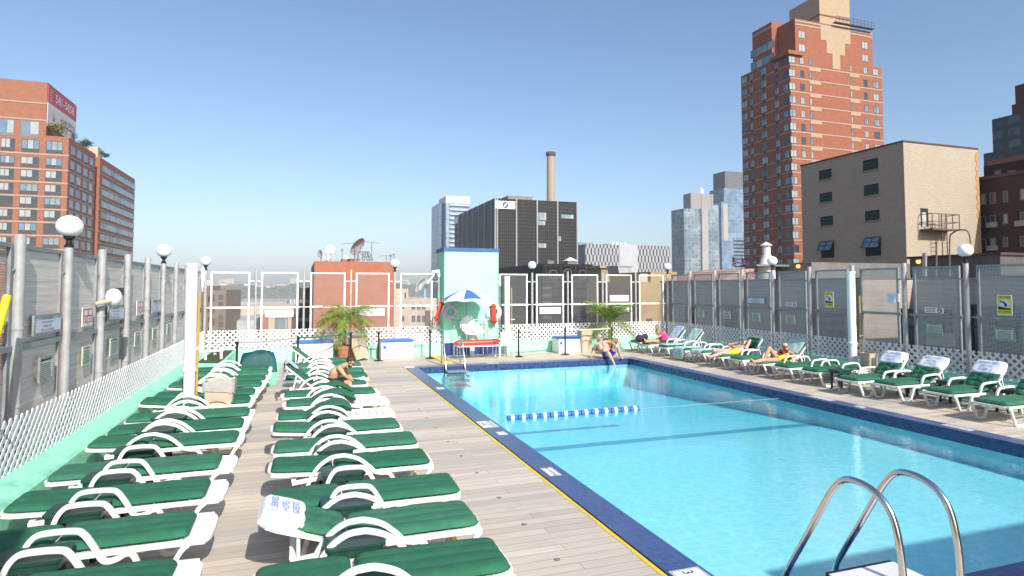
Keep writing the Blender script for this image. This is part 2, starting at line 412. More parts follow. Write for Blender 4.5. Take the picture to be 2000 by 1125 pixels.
# ================================================================ ledges
def ledge(name, poly, y0, y1, label, M=None, m=TURQP):
    mb = MB(); mb.prism(poly, y0, y1, 0, M); single(name, mb, m, label, 'ledge', smooth=False)
ledge('painted_ledge', [(-3.3, 0.002), (-3.3, .5), (-3.02, .47), (-2.79, .385), (-2.755, .35), (-2.73, .002)], -8.5, 22.3,
      'turquoise sloping ledge with sunlit top under the left lattice')
ledge('painted_ledge', [(14.95, 0.002), (14.95, .5), (14.70, .455), (14.46, .385), (14.425, .35), (14.40, .002)], -8.5, 22.3,
      'shaded teal ledge behind the right row of loungers')
MX = Matrix(((0, 1, 0, 0), (1, 0, 0, 0), (0, 0, 1, 0), (0, 0, 0, 1)))   # x<->y
bp = [(22.31, .002), (22.31, .40), (22.33, .42), (22.72, .47), (22.72, .002)]
ledge('painted_ledge', bp, -2.73, 4.985, 'low turquoise wall under the back lattice, left of the turquoise tower', MX, TURQ)
ledge('painted_ledge', bp, 7.095, 14.40, 'low turquoise wall under the back lattice, right of the turquoise tower', MX, TURQ)

# ================================================================ lattice and mesh fences
LAT = mat('white_lattice_vinyl', (.80, .80, .80), .45, .06, 5)
def lattice(label, a0, a1, z0, z1, plane, axis, p=.176):
    mb = MB(); w2 = .024; h = z1 - z0; t = .006
    n = int((a1 - a0 + h) / p) + 2
    for k in range(n):
        for s in (1, -1):
            s0 = a0 - h + k * p if s > 0 else a0 + k * p
            u0, u1 = s0, s0 + s * h                      # foot, head
            q0, q1 = z0, z1
            # clip to [a0,a1]
            def clip(u0, q0, u1, q1):
                for lim, sg in ((a0, 1), (a1, -1)):
                    if (u0 - lim) * sg < 0 and (u1 - lim) * sg < 0: return None
                    if (u0 - lim) * sg < 0: f = (lim - u0) / (u1 - u0); u0, q0 = lim, q0 + f * (q1 - q0)
                    if (u1 - lim) * sg < 0: f = (lim - u0) / (u1 - u0); u1, q1 = lim, q0 + f * (q1 - q0)
                return u0, q0, u1, q1
            c = clip(u0, q0, u1, q1)
            if not c or abs(c[0] - c[2]) < .03: continue
            u0, q0, u1, q1 = c; L_ = math.hypot(u1 - u0, q1 - q0); dx, dz = (u1 - u0) / L_, (q1 - q0) / L_
            nx, nz = -dz * w2, dx * w2; off = t * s * .6
            vs = []
            for d in (-t * .5, t * .5):
                for uu, zz in ((u0 + nx, q0 + nz), (u0 - nx, q0 - nz), (u1 - nx, q1 - nz), (u1 + nx, q1 + nz)):
                    vs.append((plane + off + d, uu, zz) if axis == 'y' else (uu, plane + off + d, zz))
            mb.add(vs, [(0, 1, 2, 3), (7, 6, 5, 4), (0, 4, 5, 1), (1, 5, 6, 2), (2, 6, 7, 3), (3, 7, 4, 0)])
    single('lattice_fence', mb, LAT, label, 'lattice', smooth=False)
lattice('white diamond lattice in sunlight along the left ledge', 3.0, 22.5, .44, 1.07, -3.05, 'y', .148)
lattice('white diamond lattice in shade behind the right loungers', 3.0, 22.5, .42, 1.06, 14.74, 'y')
lattice('sunlit white lattice on the back wall, left of the turquoise tower', -3.0, 4.97, .42, 1.075, 22.56, 'x')
lattice('sunlit white lattice on the back wall, right of the turquoise tower', 7.12, 14.7, .42, 1.075, 22.56, 'x')

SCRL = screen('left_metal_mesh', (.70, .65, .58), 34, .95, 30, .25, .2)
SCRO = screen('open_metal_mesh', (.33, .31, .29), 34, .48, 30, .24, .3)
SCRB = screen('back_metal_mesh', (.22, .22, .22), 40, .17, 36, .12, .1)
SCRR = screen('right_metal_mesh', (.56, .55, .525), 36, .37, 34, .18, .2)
def fence(label, axis, plane, posts, frames, post_r, fr_m, mesh_m, side, zlow=.45, open_first=0):
    """axis: direction the fence runs along; side: +1/-1, pool side of the plane"""
    base = (plane, posts[0], 0) if axis == 'y' else (posts[0], plane, 0)
    t = thing('mesh_fence', label, 'fence', base)
    def P(a, d, z): return (plane + d * side, a, z) if axis == 'y' else (a, plane + d * side, z)
    def bx(mb, a0, a1, d0, d1, z0, z1, m=0):
        p, q = P(a0, d0, z0), P(a1, d1, z1)
        mb.box(min(p[0], q[0]), max(p[0], q[0]), min(p[1], q[1]), max(p[1], q[1]), z0, z1, m)
    for a in posts:
        mb = MB(); mb.cyl(P(a, .06, .3), P(a, .06, 3.16), post_r, n=14)
        for z in (1.15, 2.05): mb.cyl(P(a, .06, z), P(a, .06, z + .035), post_r + .008, n=14)
        part('post', mb, GALV, t, True)
    for i, (a0, a1) in enumerate(frames):
        mb = MB(); b = .055
        for z0, z1 in ((1.87, 3.05), (zlow, 1.80)):
            bx(mb, a0, a0 + b, -.02, .03, z0, z1); bx(mb, a1 - b, a1, -.02, .03, z0, z1)
        bx(mb, a0 + b, a1 - b, -.02, .028, 3.0, 3.05)
        bx(mb, a0 - .02, a1 + .02, -.03, .045, 1.80, 1.87)
        for z in (2.74, 1.835):
            mb.cyl(P(a0 - .2, .03, z), P(a0, .03, z), .018, n=6); mb.cyl(P(a1, .03, z), P(a1 + .2, .03, z), .018, n=6)
        f = part('panel_frame', mb, fr_m, t, True, ang=30)
        mb = MB()
        for z0, z1 in ((1.87, 3.0), (zlow, 1.80)):
            mb.add([P(a0 + b, .0, z0), P(a1 - b, .0, z0), P(a1 - b, .0, z1), P(a0 + b, .0, z1)], [(0, 1, 2, 3)])
        part('mesh_sheet', mb, SCRO if i < open_first else mesh_m, f, True, smooth=False)
    return t
def globe_lamp(label, x, y, pole_r=.055):
    t = thing('globe_lamp', label, 'lamp', (x, y, 0), group='globe lamps on the fence posts')
    mb = MB(); mb.cyl((0, 0, .3), (0, 0, 3.10), pole_r, n=14); part('pole', mb, GALV, t)
    mb = MB(); mb.lathe([(.06, 3.10), (.06, 3.13), (.035, 3.15), (.035, 3.20), (.07, 3.23), (.075, 3.265)], 14); part('collar', mb, BLACKM, t)
    mb = MB(); mb.ball((0, 0, 3.40), (.165, .165, .155), 28, 16); part('globe', mb, GLOBE, t)
ord_ = ['first', 'second', 'third', 'fourth', 'fifth', 'sixth', 'seventh', 'eighth', 'ninth', 'tenth', 'eleventh', 'twelfth', 'thirteenth', 'fourteenth']
LP = [3.95, 5.5, 7.05, 8.6, 11.7, 13.27, 14.84, 17.95, 19.5, 21.05]
LFR = [(p + .1, p + 1.46) for p in (3.95, 5.5, 7.05, 8.6, 10.15, 11.72, 13.29, 14.84, 16.4, 17.95, 19.5, 21.05)]
fence('tall grey metal mesh fence in sunlight along the left side of the roof', 'y', -3.19, LP, LFR, .06, GALVF, SCRL, 1, .5, 3)
RP = [5.43, 6.98, 8.53, 11.66, 13.24, 14.78, 17.83, 19.35, 20.905]
RFR = [(p + .19, p + 1.36) for p in (5.43, 6.98, 8.53, 10.085, 11.66, 13.24, 14.78, 16.31, 17.83, 19.35, 20.905)]
fence('tall metal mesh fence in shade along the right side, brick wall showing through', 'y', 14.84, RP, RFR, .06, GALVF, SCRR, -1)
fence('white framed mesh fence across the back, left of the turquoise tower', 'x', 22.66, [-1.5, .06, 1.65, 4.86],
      [(-2.91, -1.69), (-1.336, -.125), (.266, 1.468), (1.825, 3.03), (3.42, 4.625)], .038, WPAINT, SCRB, -1)
fence('white framed mesh fence across the back, right of the turquoise tower', 'x', 22.66, [10.16, 11.73, 13.28],
      [(7.26, 8.436), (8.80, 10.0), (10.34, 11.54), (11.90, 13.12), (13.465, 14.67)], .038, WPAINT, SCRB, -1)
globe_lamp('large white globe lamp nearest on the left fence, before the brick apartment block', -3.12, 10.14)
globe_lamp('white globe lamp in the middle of the left fence against the sky', -3.12, 16.36)
globe_lamp('white globe lamp at the back left corner of the roof', -3.06, 22.58, .045)
globe_lamp('white globe lamp beside the orange brick box at the back', 3.21, 22.58, .045)
globe_lamp('white globe lamp in front of the black office building', 8.61, 22.58, .045)
globe_lamp('white globe lamp at the back right corner of the roof', 14.78, 22.5, .05)
globe_lamp('white globe lamp before the conical vent stack on the right fence', 14.77, 16.33)
globe_lamp('large white globe lamp on the right fence before the tan brick building', 14.77, 10.085)
# folded paper-like umbrella wrap hanging on the back left lamp
p = onY(396, 545, 22.4)
mb = MB(); mb.lathe([(.012, -.42), (.05, -.1), (.075, .12), (.06, .3), (.02, .4)], 8)
single('folded_parasol', mb, PVC, 'small furled white parasol hanging under the back left globe lamp', 'parasol', tuple(p))

# ================================================================ turquoise tower
t = thing('roof_tower', 'turquoise painted brick tower with blue cap behind the lifeguard umbrella', 'tower', (6.04, 22.6, 0))
mb = MB(); mb.box(4.99, 7.09, 22.22, 23.6, .46, 3.87); part('wall', mb, TURQ, t, True, False)
mb = MB(); mb.box(4.955, 7.125, 22.185, 23.635, 3.87, 4.0); part('cap', mb, mat('blue_cap_paint', (.03, .10, .29), .5, .15, 4), t, True, False)
mb = MB(); mb.box(4.975, 7.105, 22.20, 23.615, .003, .46); part('plinth', mb, NAVY, t, True, False)

# ================================================================ sun loungers
def smooth_path(pts, n=5):
    pts = [Vector(p) for p in pts]; out = []
    for i in range(len(pts) - 1):
        p0, p1, p2, p3 = pts[max(i - 1, 0)], pts[i], pts[i + 1], pts[min(i + 2, len(pts) - 1)]
        for k in range(n):
            t = k / n
            out.append(.5 * ((2 * p1) + (p2 - p0) * t + (2 * p0 - 5 * p1 + 4 * p2 - p3) * t * t + (3 * p1 - p0 - 3 * p2 + p3) * t ** 3))
    out.append(pts[-1]); return out
SEC = [(.024, .013), (.018, .021), (-.018, .021), (-.024, .013), (-.024, -.013), (-.018, -.021), (.018, -.021), (.024, -.013)]
LEGV = {'flat': [(.16, .335), (.22, .28), (.34, .06), (.38, .022), (.44, .022), (.48, .06), (.56, .29), (.62, .325), (.68, .295), (.75, .28), (.80, .31), (.86, .42), (.93, .525), (1.0, .558), (1.2, .562), (1.28, .53), (1.34, .42), (1.38, .22), (1.40, .022)],
        'round': [(.04, .335), (.09, .29), (.22, .05), (.26, .022), (.36, .022), (.41, .05), (.55, .30), (.66, .33), (.73, .35), (.80, .42), (.92, .515), (1.06, .565), (1.14, .57), (1.24, .555), (1.36, .48), (1.45, .36), (1.52, .18), (1.56, .022)],
        'chair': [(.04, .335), (.08, .29), (.19, .05), (.24, .022), (.37, .022), (.42, .05), (.53, .29), (.60, .32), (.70, .32), (.76, .36), (.80, .46), (.86, .535), (.95, .56), (1.24, .57), (1.34, .53), (1.40, .42), (1.46, .2), (1.50, .022)]}
_cache = {}
def frame_mesh(style):
    if ('f', style) in _cache: return _cache['f', style]
    mb = MB()
    for s in (-1, 1):
        y = s * .335
        mb.tube(smooth_path([(x, y, z) for x, z in LEGV[style]], 5), 0, sec=SEC, up=(0, 1, 0))
        rail = [(.03, y * .97, .345), (.4, y * .97, .35), (.9, y * .97, .345), (1.3, y * .97, .335), (1.66, y * .97, .30)]
        mb.tube(smooth_path(rail, 4), 0, sec=[(a * .75, b * 1.1) for a, b in SEC], up=(0, 1, 0))
    # foot tongue: a slab with rounded corners
    foot = -.0 if style != 'flat' else -.02
    n = 10; out = []
    for i in range(n + 1):
        t = -math.pi / 2 + math.pi * i / n
        out.append((foot + .14 - .14 * abs(math.cos(t)) ** .5, math.copysign(abs(math.sin(t)) ** .6, math.sin(t)) * .325))
    out += [(.2, .325), (.2, -.325)]
    k = len(out); mb.add([(x, y, .325) for x, y in out] + [(x, y, .362) for x, y in out],
           [tuple(range(k - 1, -1, -1)), tuple(range(k, 2 * k))] + [(i, (i + 1) % k, k + (i + 1) % k, k + i) for i in range(k)])
    for x in (.5, .95, 1.62): mb.box(x, x + .05, -.29, .29, .30, .33)
    _cache['f', style] = mb.mesh('lounger_frame', WHITE); return _cache['f', style]
def slats_mesh():
    if 's' in _cache: return _cache['s']
    mb = MB()
    for i in range(9):
        x = .215 + i * .11; mb.box(x, x + .085, -.30, .30, .335, .36)
    for y in (-.30, -.1, .1, .262): mb.box(.2, 1.2, y, y + .038, .338, .3565)
    _cache['s'] = mb.mesh('seat_slats', WHITE, ang=30); return _cache['s']
HX, HZ = 1.2, .365
def backM(th): return Matrix.Translation((HX, 0, HZ)) @ Matrix.Rotation(-th, 4, 'Y')
def back_mesh(th):
    key = ('b', round(th, 2))
    if key in _cache: return _cache[key]
    mb = MB(); M = backM(th); L_ = .74
    out = [(0, -.30), (L_ - .14, -.31), (L_ - .05, -.285), (L_ - .01, -.22), (L_, -.1), (L_, .1), (L_ - .01, .22), (L_ - .05, .285), (L_ - .14, .31), (0, .30)]
    k = len(out)
    # rim with an open middle, then slats across it
    inn = [(.06 + (x - .06) * .86 if x > .06 else .06, y * .84) for x, y in out]
    vs = [(x, y, z) for z in (-.02, .015) for x, y in out] + [(x, y, z) for z in (-.02, .015) for x, y in inn]
    fs = []
    for i in range(k):
        j = (i + 1) % k
        fs += [(i, j, k + j, k + i), (2 * k + i, 3 * k + i, 3 * k + j, 2 * k + j), (i, 2 * k + i, 2 * k + j, j), (k + i, k + j, 3 * k + j, 3 * k + i)]
    mb.add(vs, fs, 0, M)
    for i in range(5): mb.box(.09 + i * .105, .165 + i * .105, -.262, .262, -.012, .010, 0, M)
    if th > .15:                                             # prop struts
        for s in (-1, 1):
            a = M @ Vector((.42, s * .27, -.02)); b = Vector((1.60, s * .27, .31))
            mb.tube([a, b], .016, 6)
    _cache[key] = mb.mesh('backrest', WHITE); return _cache[key]
def pad(mb, path, width, thick, nch=4, m=0, nu=34, nv=40, seed=1, wr=.0028, tuft=0, corner=.1):
    """a stuffed pad laid along a path in (x,z)"""
    rr = random.Random(seed); P = smooth_path([(x, 0, z) for x, z in path], 12)
    d = [0]
    for a, b in zip(P, P[1:]): d.append(d[-1] + (b - a).length)
    tot = d[-1]
    def at(s):
        for i in range(len(P) - 1):
            if d[i + 1] >= s or i == len(P) - 2:
                f = (s - d[i]) / max(1e-6, d[i + 1] - d[i]); t = (P[i + 1] - P[i]).normalized()
                return P[i].lerp(P[i + 1], f), Vector((-t.z, 0, t.x))
    ph = [rr.uniform(0, 6.28) for _ in range(8)]
    top, bot = [], []
    for i in range(nu + 1):
        u = i / nu; u = .5 - .5 * math.cos(math.pi * u) * (.75 + .25 * abs(math.cos(math.pi * u))) if False else u
        # cluster samples towards both ends
        u = u + .06 * math.sin(2 * math.pi * u) * -1
        s = u * tot; c, nrm = at(s); du = min(s, tot - s)
        e = (1 - max(0, 1 - du / .07) ** 2) ** .5
        wfac = 1 - (1 - (1 - max(0, 1 - du / corner) ** 2) ** .5) * .22
        for j in range(nv + 1):
            v = -1 + 2 * j / nv; v = math.copysign(abs(v) ** .85, v)
            f = max(0, 1 - abs(v) ** 7) ** .5
            ch = .72 + .28 * abs(math.sin(math.pi * nch * (v + 1) / 2)) ** .45 if nch else 1
            tf = 1 - tuft * (abs(math.sin(s * 22 + .6 * math.sin(5 * v + ph[0]))) < .25) * .5 if tuft else 1
            wv = wr * (math.sin(7 * s + 3 * v + ph[1]) + math.sin(17 * s - 6 * v + ph[2]) * .6 + math.sin(31 * s + 11 * v + ph[3]) * .4)
            mid = thick * .3
            q = c + Vector((0, 1, 0)) * (v * width / 2 * wfac)
            top.append(q + nrm * (mid + thick * .7 * f * e * ch * tf + wv * f * e)); bot.append(q + nrm * (mid - mid * f * e))
    n1 = nv + 1; o = len(top); fs = []
    for i in range(nu):
        for j in range(nv):
            a = i * n1 + j; fs += [(a, a + 1, a + n1 + 1, a + n1), (o + a, o + a + n1, o + a + n1 + 1, o + a + 1)]
    rim = [j for j in range(n1)] + [i * n1 + nv for i in range(1, nu + 1)] + [nu * n1 + j for j in range(nv - 1, -1, -1)] + [i * n1 for i in range(nu - 1, 0, -1)]
    for a, b in zip(rim, rim[1:] + rim[:1]): fs.append((a, b, o + b, o + a))
    mb.add(top + bot, fs, m)
def backpath(th, s0, s1, dz=.015, n=3):
    M = backM(th); return [tuple((M @ Vector((s0 + (s1 - s0) * i / n, 0, dz))).xz) for i in range(n + 1)]
def cushion_mesh(th, kind='full', seed=1, x0=.10):
    key = ('c', round(th, 2), kind, seed, x0)
    if key in _cache: return _cache[key]
    mb = MB()
    if kind == 'full':
        pad(mb, [(x0, .362), (.45, .366), (.85, .366), (1.185, .372)], .61, .08, 4, seed=seed, corner=.18)
        pad(mb, backpath(th, .015, .70), .585, .07, 3, seed=seed + 9, tuft=1 if th > .3 else 0, corner=.2)
    elif kind == 'folded':
        pad(mb, backpath(th, .26, .70), .585, .07, 3, seed=seed, corner=.2)
        pad(mb, [(1.52, .40), (1.36, .47), (1.2, .55), (1.04, .61), (.88, .605), (.76, .54), (.72, .47)], .63, .10, 3, seed=seed + 3, wr=.012, corner=.2)
    elif kind == 'slipped':
        pad(mb, backpath(th, .16, .66), .58, .07, 3, seed=seed, corner=.2)
        pad(mb, [(1.46, .42), (1.28, .52), (1.05, .60), (.86, .59), (.70, .52), (.62, .46)], .68, .09, 3, seed=seed + 3, wr=.014, corner=.15)
    elif kind == 'draped':
        pad(mb, [(.10, .362), (.45, .366), (.85, .366), (1.185, .372)], .60, .075, 4, seed=seed, corner=.18)
        pad(mb, backpath(th, .10, .66), .585, .07, 3, seed=seed + 9, corner=.2)
        pad(mb, [(1.25, .43), (1.05, .56), (.85, .60), (.68, .53), (.55, .45)], .64, .05, 2, seed=seed + 5, wr=.012, corner=.15)
    _cache[key] = mb.mesh('cushion', GREEN, ang=70); return _cache[key]
def lounger(label, x, y, rz, style, th=0, kind='full', seed=1, group=None, x0=.10):
    t = thing('sun_lounger', label, 'sun lounger', (x, y, 0), rz + JR.uniform(-.022, .022), group)
    link('frame', frame_mesh(style), t); link('seat_slats', slats_mesh(), t); link('backrest', back_mesh(th), t)
    link('cushion', cushion_mesh(th, kind, seed, x0), t); return t
def place(mb, x, y, rz):
    M = Matrix.Translation((x, y, 0)) @ Matrix.Rotation(rz, 4, 'Z'); mb.v = [M @ p for p in mb.v]; return mb
def cover(label, x, y, rz, th, seed, s0=.36):
    """white reserved cover pulled over the head of a lounger"""
    t = thing('towel', label, 'towel', (x, y, 0), rz, 'white printed covers on lounger backs')
    mb = MB(); pad(mb, backpath(th, s0, .765, -.032), .655, .130, 0, seed=seed, wr=.004, corner=.16, nu=40); part('cloth', mb, TOWEL, t, ang=70)
    B = backM(th)
    for i, (s, tx) in enumerate(((.66, 'RESERVED'), (.565, 'HOTEL'), (.475, 'GUESTS'))):
        M = B @ Matrix.Translation((s, 0, .1045)) @ Matrix.Rotation(-math.pi / 2, 4, 'Z')
        mb = MB(); mb.text(tx, .085, M, sx=1.0); part('lettering', mb, INKB, t, smooth=False)
def drape(name, label, path, width, x, y, rz, m, thick=.02, seed=3, wr=.006, cat='towel'):
    mb = MB(); pad(mb, path, width, thick, 0, seed=seed, wr=wr, corner=.02, nu=44)
    return single(name, mb, m, label, cat, (x, y, 0), rz, ang=70)

JR = random.Random(21)
GL, GM, GR = 'loungers in the row along the left ledge', 'loungers in the row beside the pool', 'loungers in the row along the right fence'
LY = [5.22, 6.30, 7.36, 8.42, 9.72, 10.66, 11.55, 12.78, 13.72, 14.72, 15.68, 16.6, 17.6]
lx = [-.72, -.735, -.75, -.755, -.755, -.76, -.74, -.82, -.80, -.73, -.70, -.68, -.72]
LL = ['white tongued lounger nearest the camera in the left row, cut by the picture bottom',
      'left row lounger second from the camera, green cushion partly in shadow at its head',
      'left row lounger third from the camera, broad white foot beyond its green cushion',
      'left row lounger fourth from the camera, last one with the flat topped arms',
      'left row lounger fifth from the camera, first one with round arms',
      'left row lounger sixth from the camera, its foot before the pipe', 'left row lounger right in front of the white pipe',
      'left row lounger whose head shows left of the white pipe, beside the bin', 'left row lounger just behind the beige bin',
      'left row lounger second behind the beige bin, fourth from the tarpaulin', 'left row lounger third from the green tarpaulin',
      'left row lounger second from the green tarpaulin, its cushion hanging over the foot', 'left row lounger right in front of the green tarpaulin']
for i, y in enumerate(LY):
    lounger(LL[i], lx[i], y, math.pi, 'flat' if i < 4 else 'round', {7: .1, 4: .06, 2: .04, 9: .08}.get(i, 0), 'full', 1 + i % 5, GL, .17 if i < 4 else .09)
MY = [4.80, 5.75, 6.66, 7.82, 8.80, 9.85, 10.93, 12.08, 13.07, 14.32, 15.39, 16.36, 17.6, 18.7]
mx = [1.60, 1.60, 1.63, 1.59, 1.58, 1.52, 1.56, 1.62, 1.56, 1.45, 1.56, 1.60, 1.62, 1.50]
MLB = ['poolside lounger nearest the camera, big green cushion cut off by the picture bottom',
       'poolside lounger second from the camera, raised head under a white printed cover',
       'poolside lounger third from the camera, flat, cushion reaching past its foot',
       'poolside lounger fourth from the camera, flat with white head end bare',
       'poolside lounger fifth from the camera, cushion sagging at its foot',
       'poolside lounger sixth from the camera, flat under a long green cushion',
       'poolside lounger with bare white foot slats nearest the camera, cushion folded on its head',
       'poolside lounger with bare white foot slats, second of the two, cushion slipped over its arm',
       'poolside lounger beside the two bare ones, with a spare cushion draped over its arms',
       'poolside lounger with raised back and pale blue towel, man sitting on it',
       'poolside lounger right behind the sitting man', 'poolside lounger second behind the sitting man',
       'poolside lounger third behind the sitting man', 'farthest poolside lounger, white back raised before the white chest']
for i, y in enumerate(MY):
    th = {1: .33, 9: .70, 13: .66, 3: .05, 5: .09, 11: .07}.get(i, 0)
    kd = {6: 'folded', 7: 'slipped', 8: 'draped'}.get(i, 'full')
    lounger(MLB[i], mx[i], y, math.pi, 'flat' if i == 2 else 'round', th, kd, 1 + i % 5, GM, (.035, .03, .0, .05, .02, .05)[i % 6])
cover('white printed cover on the raised head of the second poolside lounger', mx[1], MY[1], math.pi, .33, 5)
drape('towel', 'pale blue towel hanging over the raised lounger back behind the sitting man', [(1.86, .42), (1.83, .70), (1.80, .90), (1.74, .945), (1.62, .87), (1.5, .76)], .5, mx[9], MY[9], math.pi, PBLUE, seed=8, wr=.012)
RYC = [21.3, 20.35, 19.2, 18.1, 17.25, 16.15, 15.3, 14.35, 13.4, 12.5, 11.08, 10.3, 9.14, 7.95]
rx = [12.33, 12.28, 12.28, 12.30, 12.38, 12.25, 12.33, 12.25, 12.28, 12.36, 12.06, 12.3, 12.4, 12.1]
rth = [0, .85, .85, 0, 0, .85, 0, .85, 0, 0, .86, .76, .82, .86]
RLB = ['farthest lounger of the right row, flat, in the back corner', 'right row lounger with raised back, woman in pink sitting on it',
       'right row lounger with raised back under a mint towel, empty', 'flat right row lounger with mint towel hanging off its foot',
       'flat right row lounger under a mint towel, beside the man in yellow shorts', 'right row lounger with raised white back, man in yellow shorts lying on it',
       'flat empty right row lounger between the two sunbathers', 'right row lounger with mint draped back, woman in sunglasses lying on it',
       'flat empty right row lounger next to the woman in sunglasses', 'flat empty right row lounger left of the small green table',
       'right row lounger with white cover, its back right of the white pipe', 'right row lounger with white cover, second right of the white pipe',
       'right row lounger with white cover, third right of the white pipe', 'right row lounger with white cover, cut by the right picture edge']
for i, y in enumerate(RYC):
    lounger(RLB[i], rx[i], y, 0, 'chair', rth[i], 'full', 1 + i % 5, GR, .06)
cl = ['rounded white printed cover on the lounger back right of the white pipe', 'white printed cover on the second lounger back right of the pipe',
      'white printed cover on the third lounger back right of the pipe', 'white printed cover on the lounger back at the right picture edge']
for k, i in enumerate((10, 11, 12, 13)): cover(cl[k], rx[i], RYC[i], 0, rth[i], 5 + k)
def bp2(th, s0, s1, dz): return backpath(th, s0, s1, dz)
for i, lab, m in ((1, 'pale grey towel on the raised back behind the woman in pink', PBLUE), (2, 'mint towel covering the empty lounger with raised back', MINT), (7, 'mint towel draped over the back behind the woman in sunglasses', MINT)):
    pth = [(.12, .445), (.5, .447), (1.0, .447), (1.16, .46)] + bp2(rth[i], .1, .76, .09)
    drape('towel', lab, pth if i == 2 else bp2(rth[i], .05 if i == 1 else .25, .78, .09), .56 if i != 7 else .63, rx[i], RYC[i], 0, m, seed=i)
drape('towel', 'mint towel hanging off the foot of a flat lounger in the right row', [(-.05, .08), (-.045, .25), (-.02, .40), (.06, .45), (.3, .452), (.9, .452)], .6, rx[3], RYC[3], 0, MINT, seed=11)
drape('towel', 'pale mint towel spread on the flat lounger beside the man in yellow shorts', [(-.03, .33), (.0, .41), (.08, .45), (.4, .452), (.95, .452)], .58, rx[4], RYC[4], 0, MINT, seed=12)

# ================================================================ small tables
def table_mb():
    mb = MB(); n = 28; out = []
    for i in range(n):
        t = 2 * math.pi * i / n; c, s = math.cos(t), math.sin(t)
        out.append((math.copysign(abs(c) ** .2, c) * .24, math.copysign(abs(s) ** .2, s) * .18))
    for z0, z1, k in ((.455, .48, 1.0), (.40, .455, .93)):
        vs = [(x * k, y * k, z0) for x, y in out] + [(x * k, y * k, z1) for x, y in out]
        mb.add(vs, [tuple(range(n - 1, -1, -1)), tuple(range(n, 2 * n))] + [(i, (i + 1) % n, n + (i + 1) % n, n + i) for i in range(n)])
    return mb
TT = table_mb().mesh('table_top', DGREEN, ang=50)
lg = MB(); lg.cyl((0, 0, 0), (0, 0, .41), .026, .034, 10); TLEG = lg.mesh('leg', DGREEN)
def side_table(label, x, y, rz=0):
    t = thing('side_table', label, 'table', (x, y, 0), rz, 'dark green plastic side tables')
    link('table_top', TT, t)
    for a in (-1, 1):
        for b in (-1, 1): link('leg', TLEG, t, (a * .16, b * .11, 0))
wl = ['nearest and second', 'second and third', 'third and fourth', 'fourth and fifth', 'fifth and sixth', 'sixth and seventh']
for i in range(6):
    side_table(f'dark green side table between the {wl[i]} loungers of the left row', lx[i] - 1.22, (LY[i] + LY[i + 1]) / 2)
    side_table(f'dark green side table between the {wl[i]} poolside loungers', mx[i] - 1.16, (MY[i] + MY[i + 1]) / 2)
p = onZ(1633, 744); side_table('dark green side table left of the first white covered lounger, by the pipe', 12.75, 11.85)
side_table('dark green side table between the first two white covered loungers on the right', 13.55, 10.68)
side_table('dark green side table between the second and third white covered loungers', 13.6, 9.72)
side_table('dark green side table between the last two white covered loungers', 13.6, 8.55)
side_table('dark green side table behind the sunbathing pool edge man', 10.95, 20.6)

# ================================================================ deck equipment
def white_pipe(label, x, y, h, r=.125, col=None):
    t = thing('vent_pipe', label, 'pipe', (x, y, 0))
    mb = MB(); mb.cyl((0, 0, .003), (0, 0, h), r, n=28); part('pipe', mb, PVC, t)
    mb = MB()
    mb.lathe([(r + .002, h - .05), (r + .012, h - .045), (r + .012, h + .01), (r - .02, h + .012)], 28)
    mb.lathe([(r + .002, h * .33), (r + .016, h * .33 + .01), (r + .016, h * .33 + .07), (r + .002, h * .33 + .08)], 28)
    part('coupling', mb, PVC, t); return t
white_pipe('tall white pipe standing among the left loungers next to the beige bin', -1.94, 12.62, 2.97, .098)
white_pipe('tall white pipe with yellow pole standing behind the right loungers', 14.15, 12.72, 2.95, .105)
white_pipe('tall white pipe right of the turquoise tower beside the white chair', 7.37, 22.0, 2.93, .105)
def pole(label, a, b, r, m, clamp=None):
    t = thing('pool_pole', label, 'pole', tuple(a))
    mb = MB(); mb.cyl(a, b, r, n=12); part('shaft', mb, m, t, True)
    mb = MB(); v = Vector(b) - Vector(a)
    c = Vector(a) + v * .52
    mb.cyl(c - v.normalized() * .025, c + v.normalized() * .025, r * 1.5, n=12); mb.cyl(c, c + Vector((.12, 0, .01)), .012, n=6)
    part('clamp', mb, PVC, t, True)
pole('yellow brown pole leaning beside the left white pipe', onY(383, 797, 12.75), onY(389, 575, 12.85), .022, YELG)
pole('bright yellow pole cut by the left picture edge', Vector((-3.0, 6.9, .4)), onX(14, 578, -2.95), .04, YEL)
pole('thin yellow brown pole beside the right white pipe', Vector((14.33, 12.62, .05)), Vector((14.33, 12.62, 2.3)), .018, YELG)
pole('thin brown pole tied to the white pipe by the turquoise tower', Vector((7.55, 21.95, 0)), Vector((7.53, 21.95, 2.5)), .016, YELG)
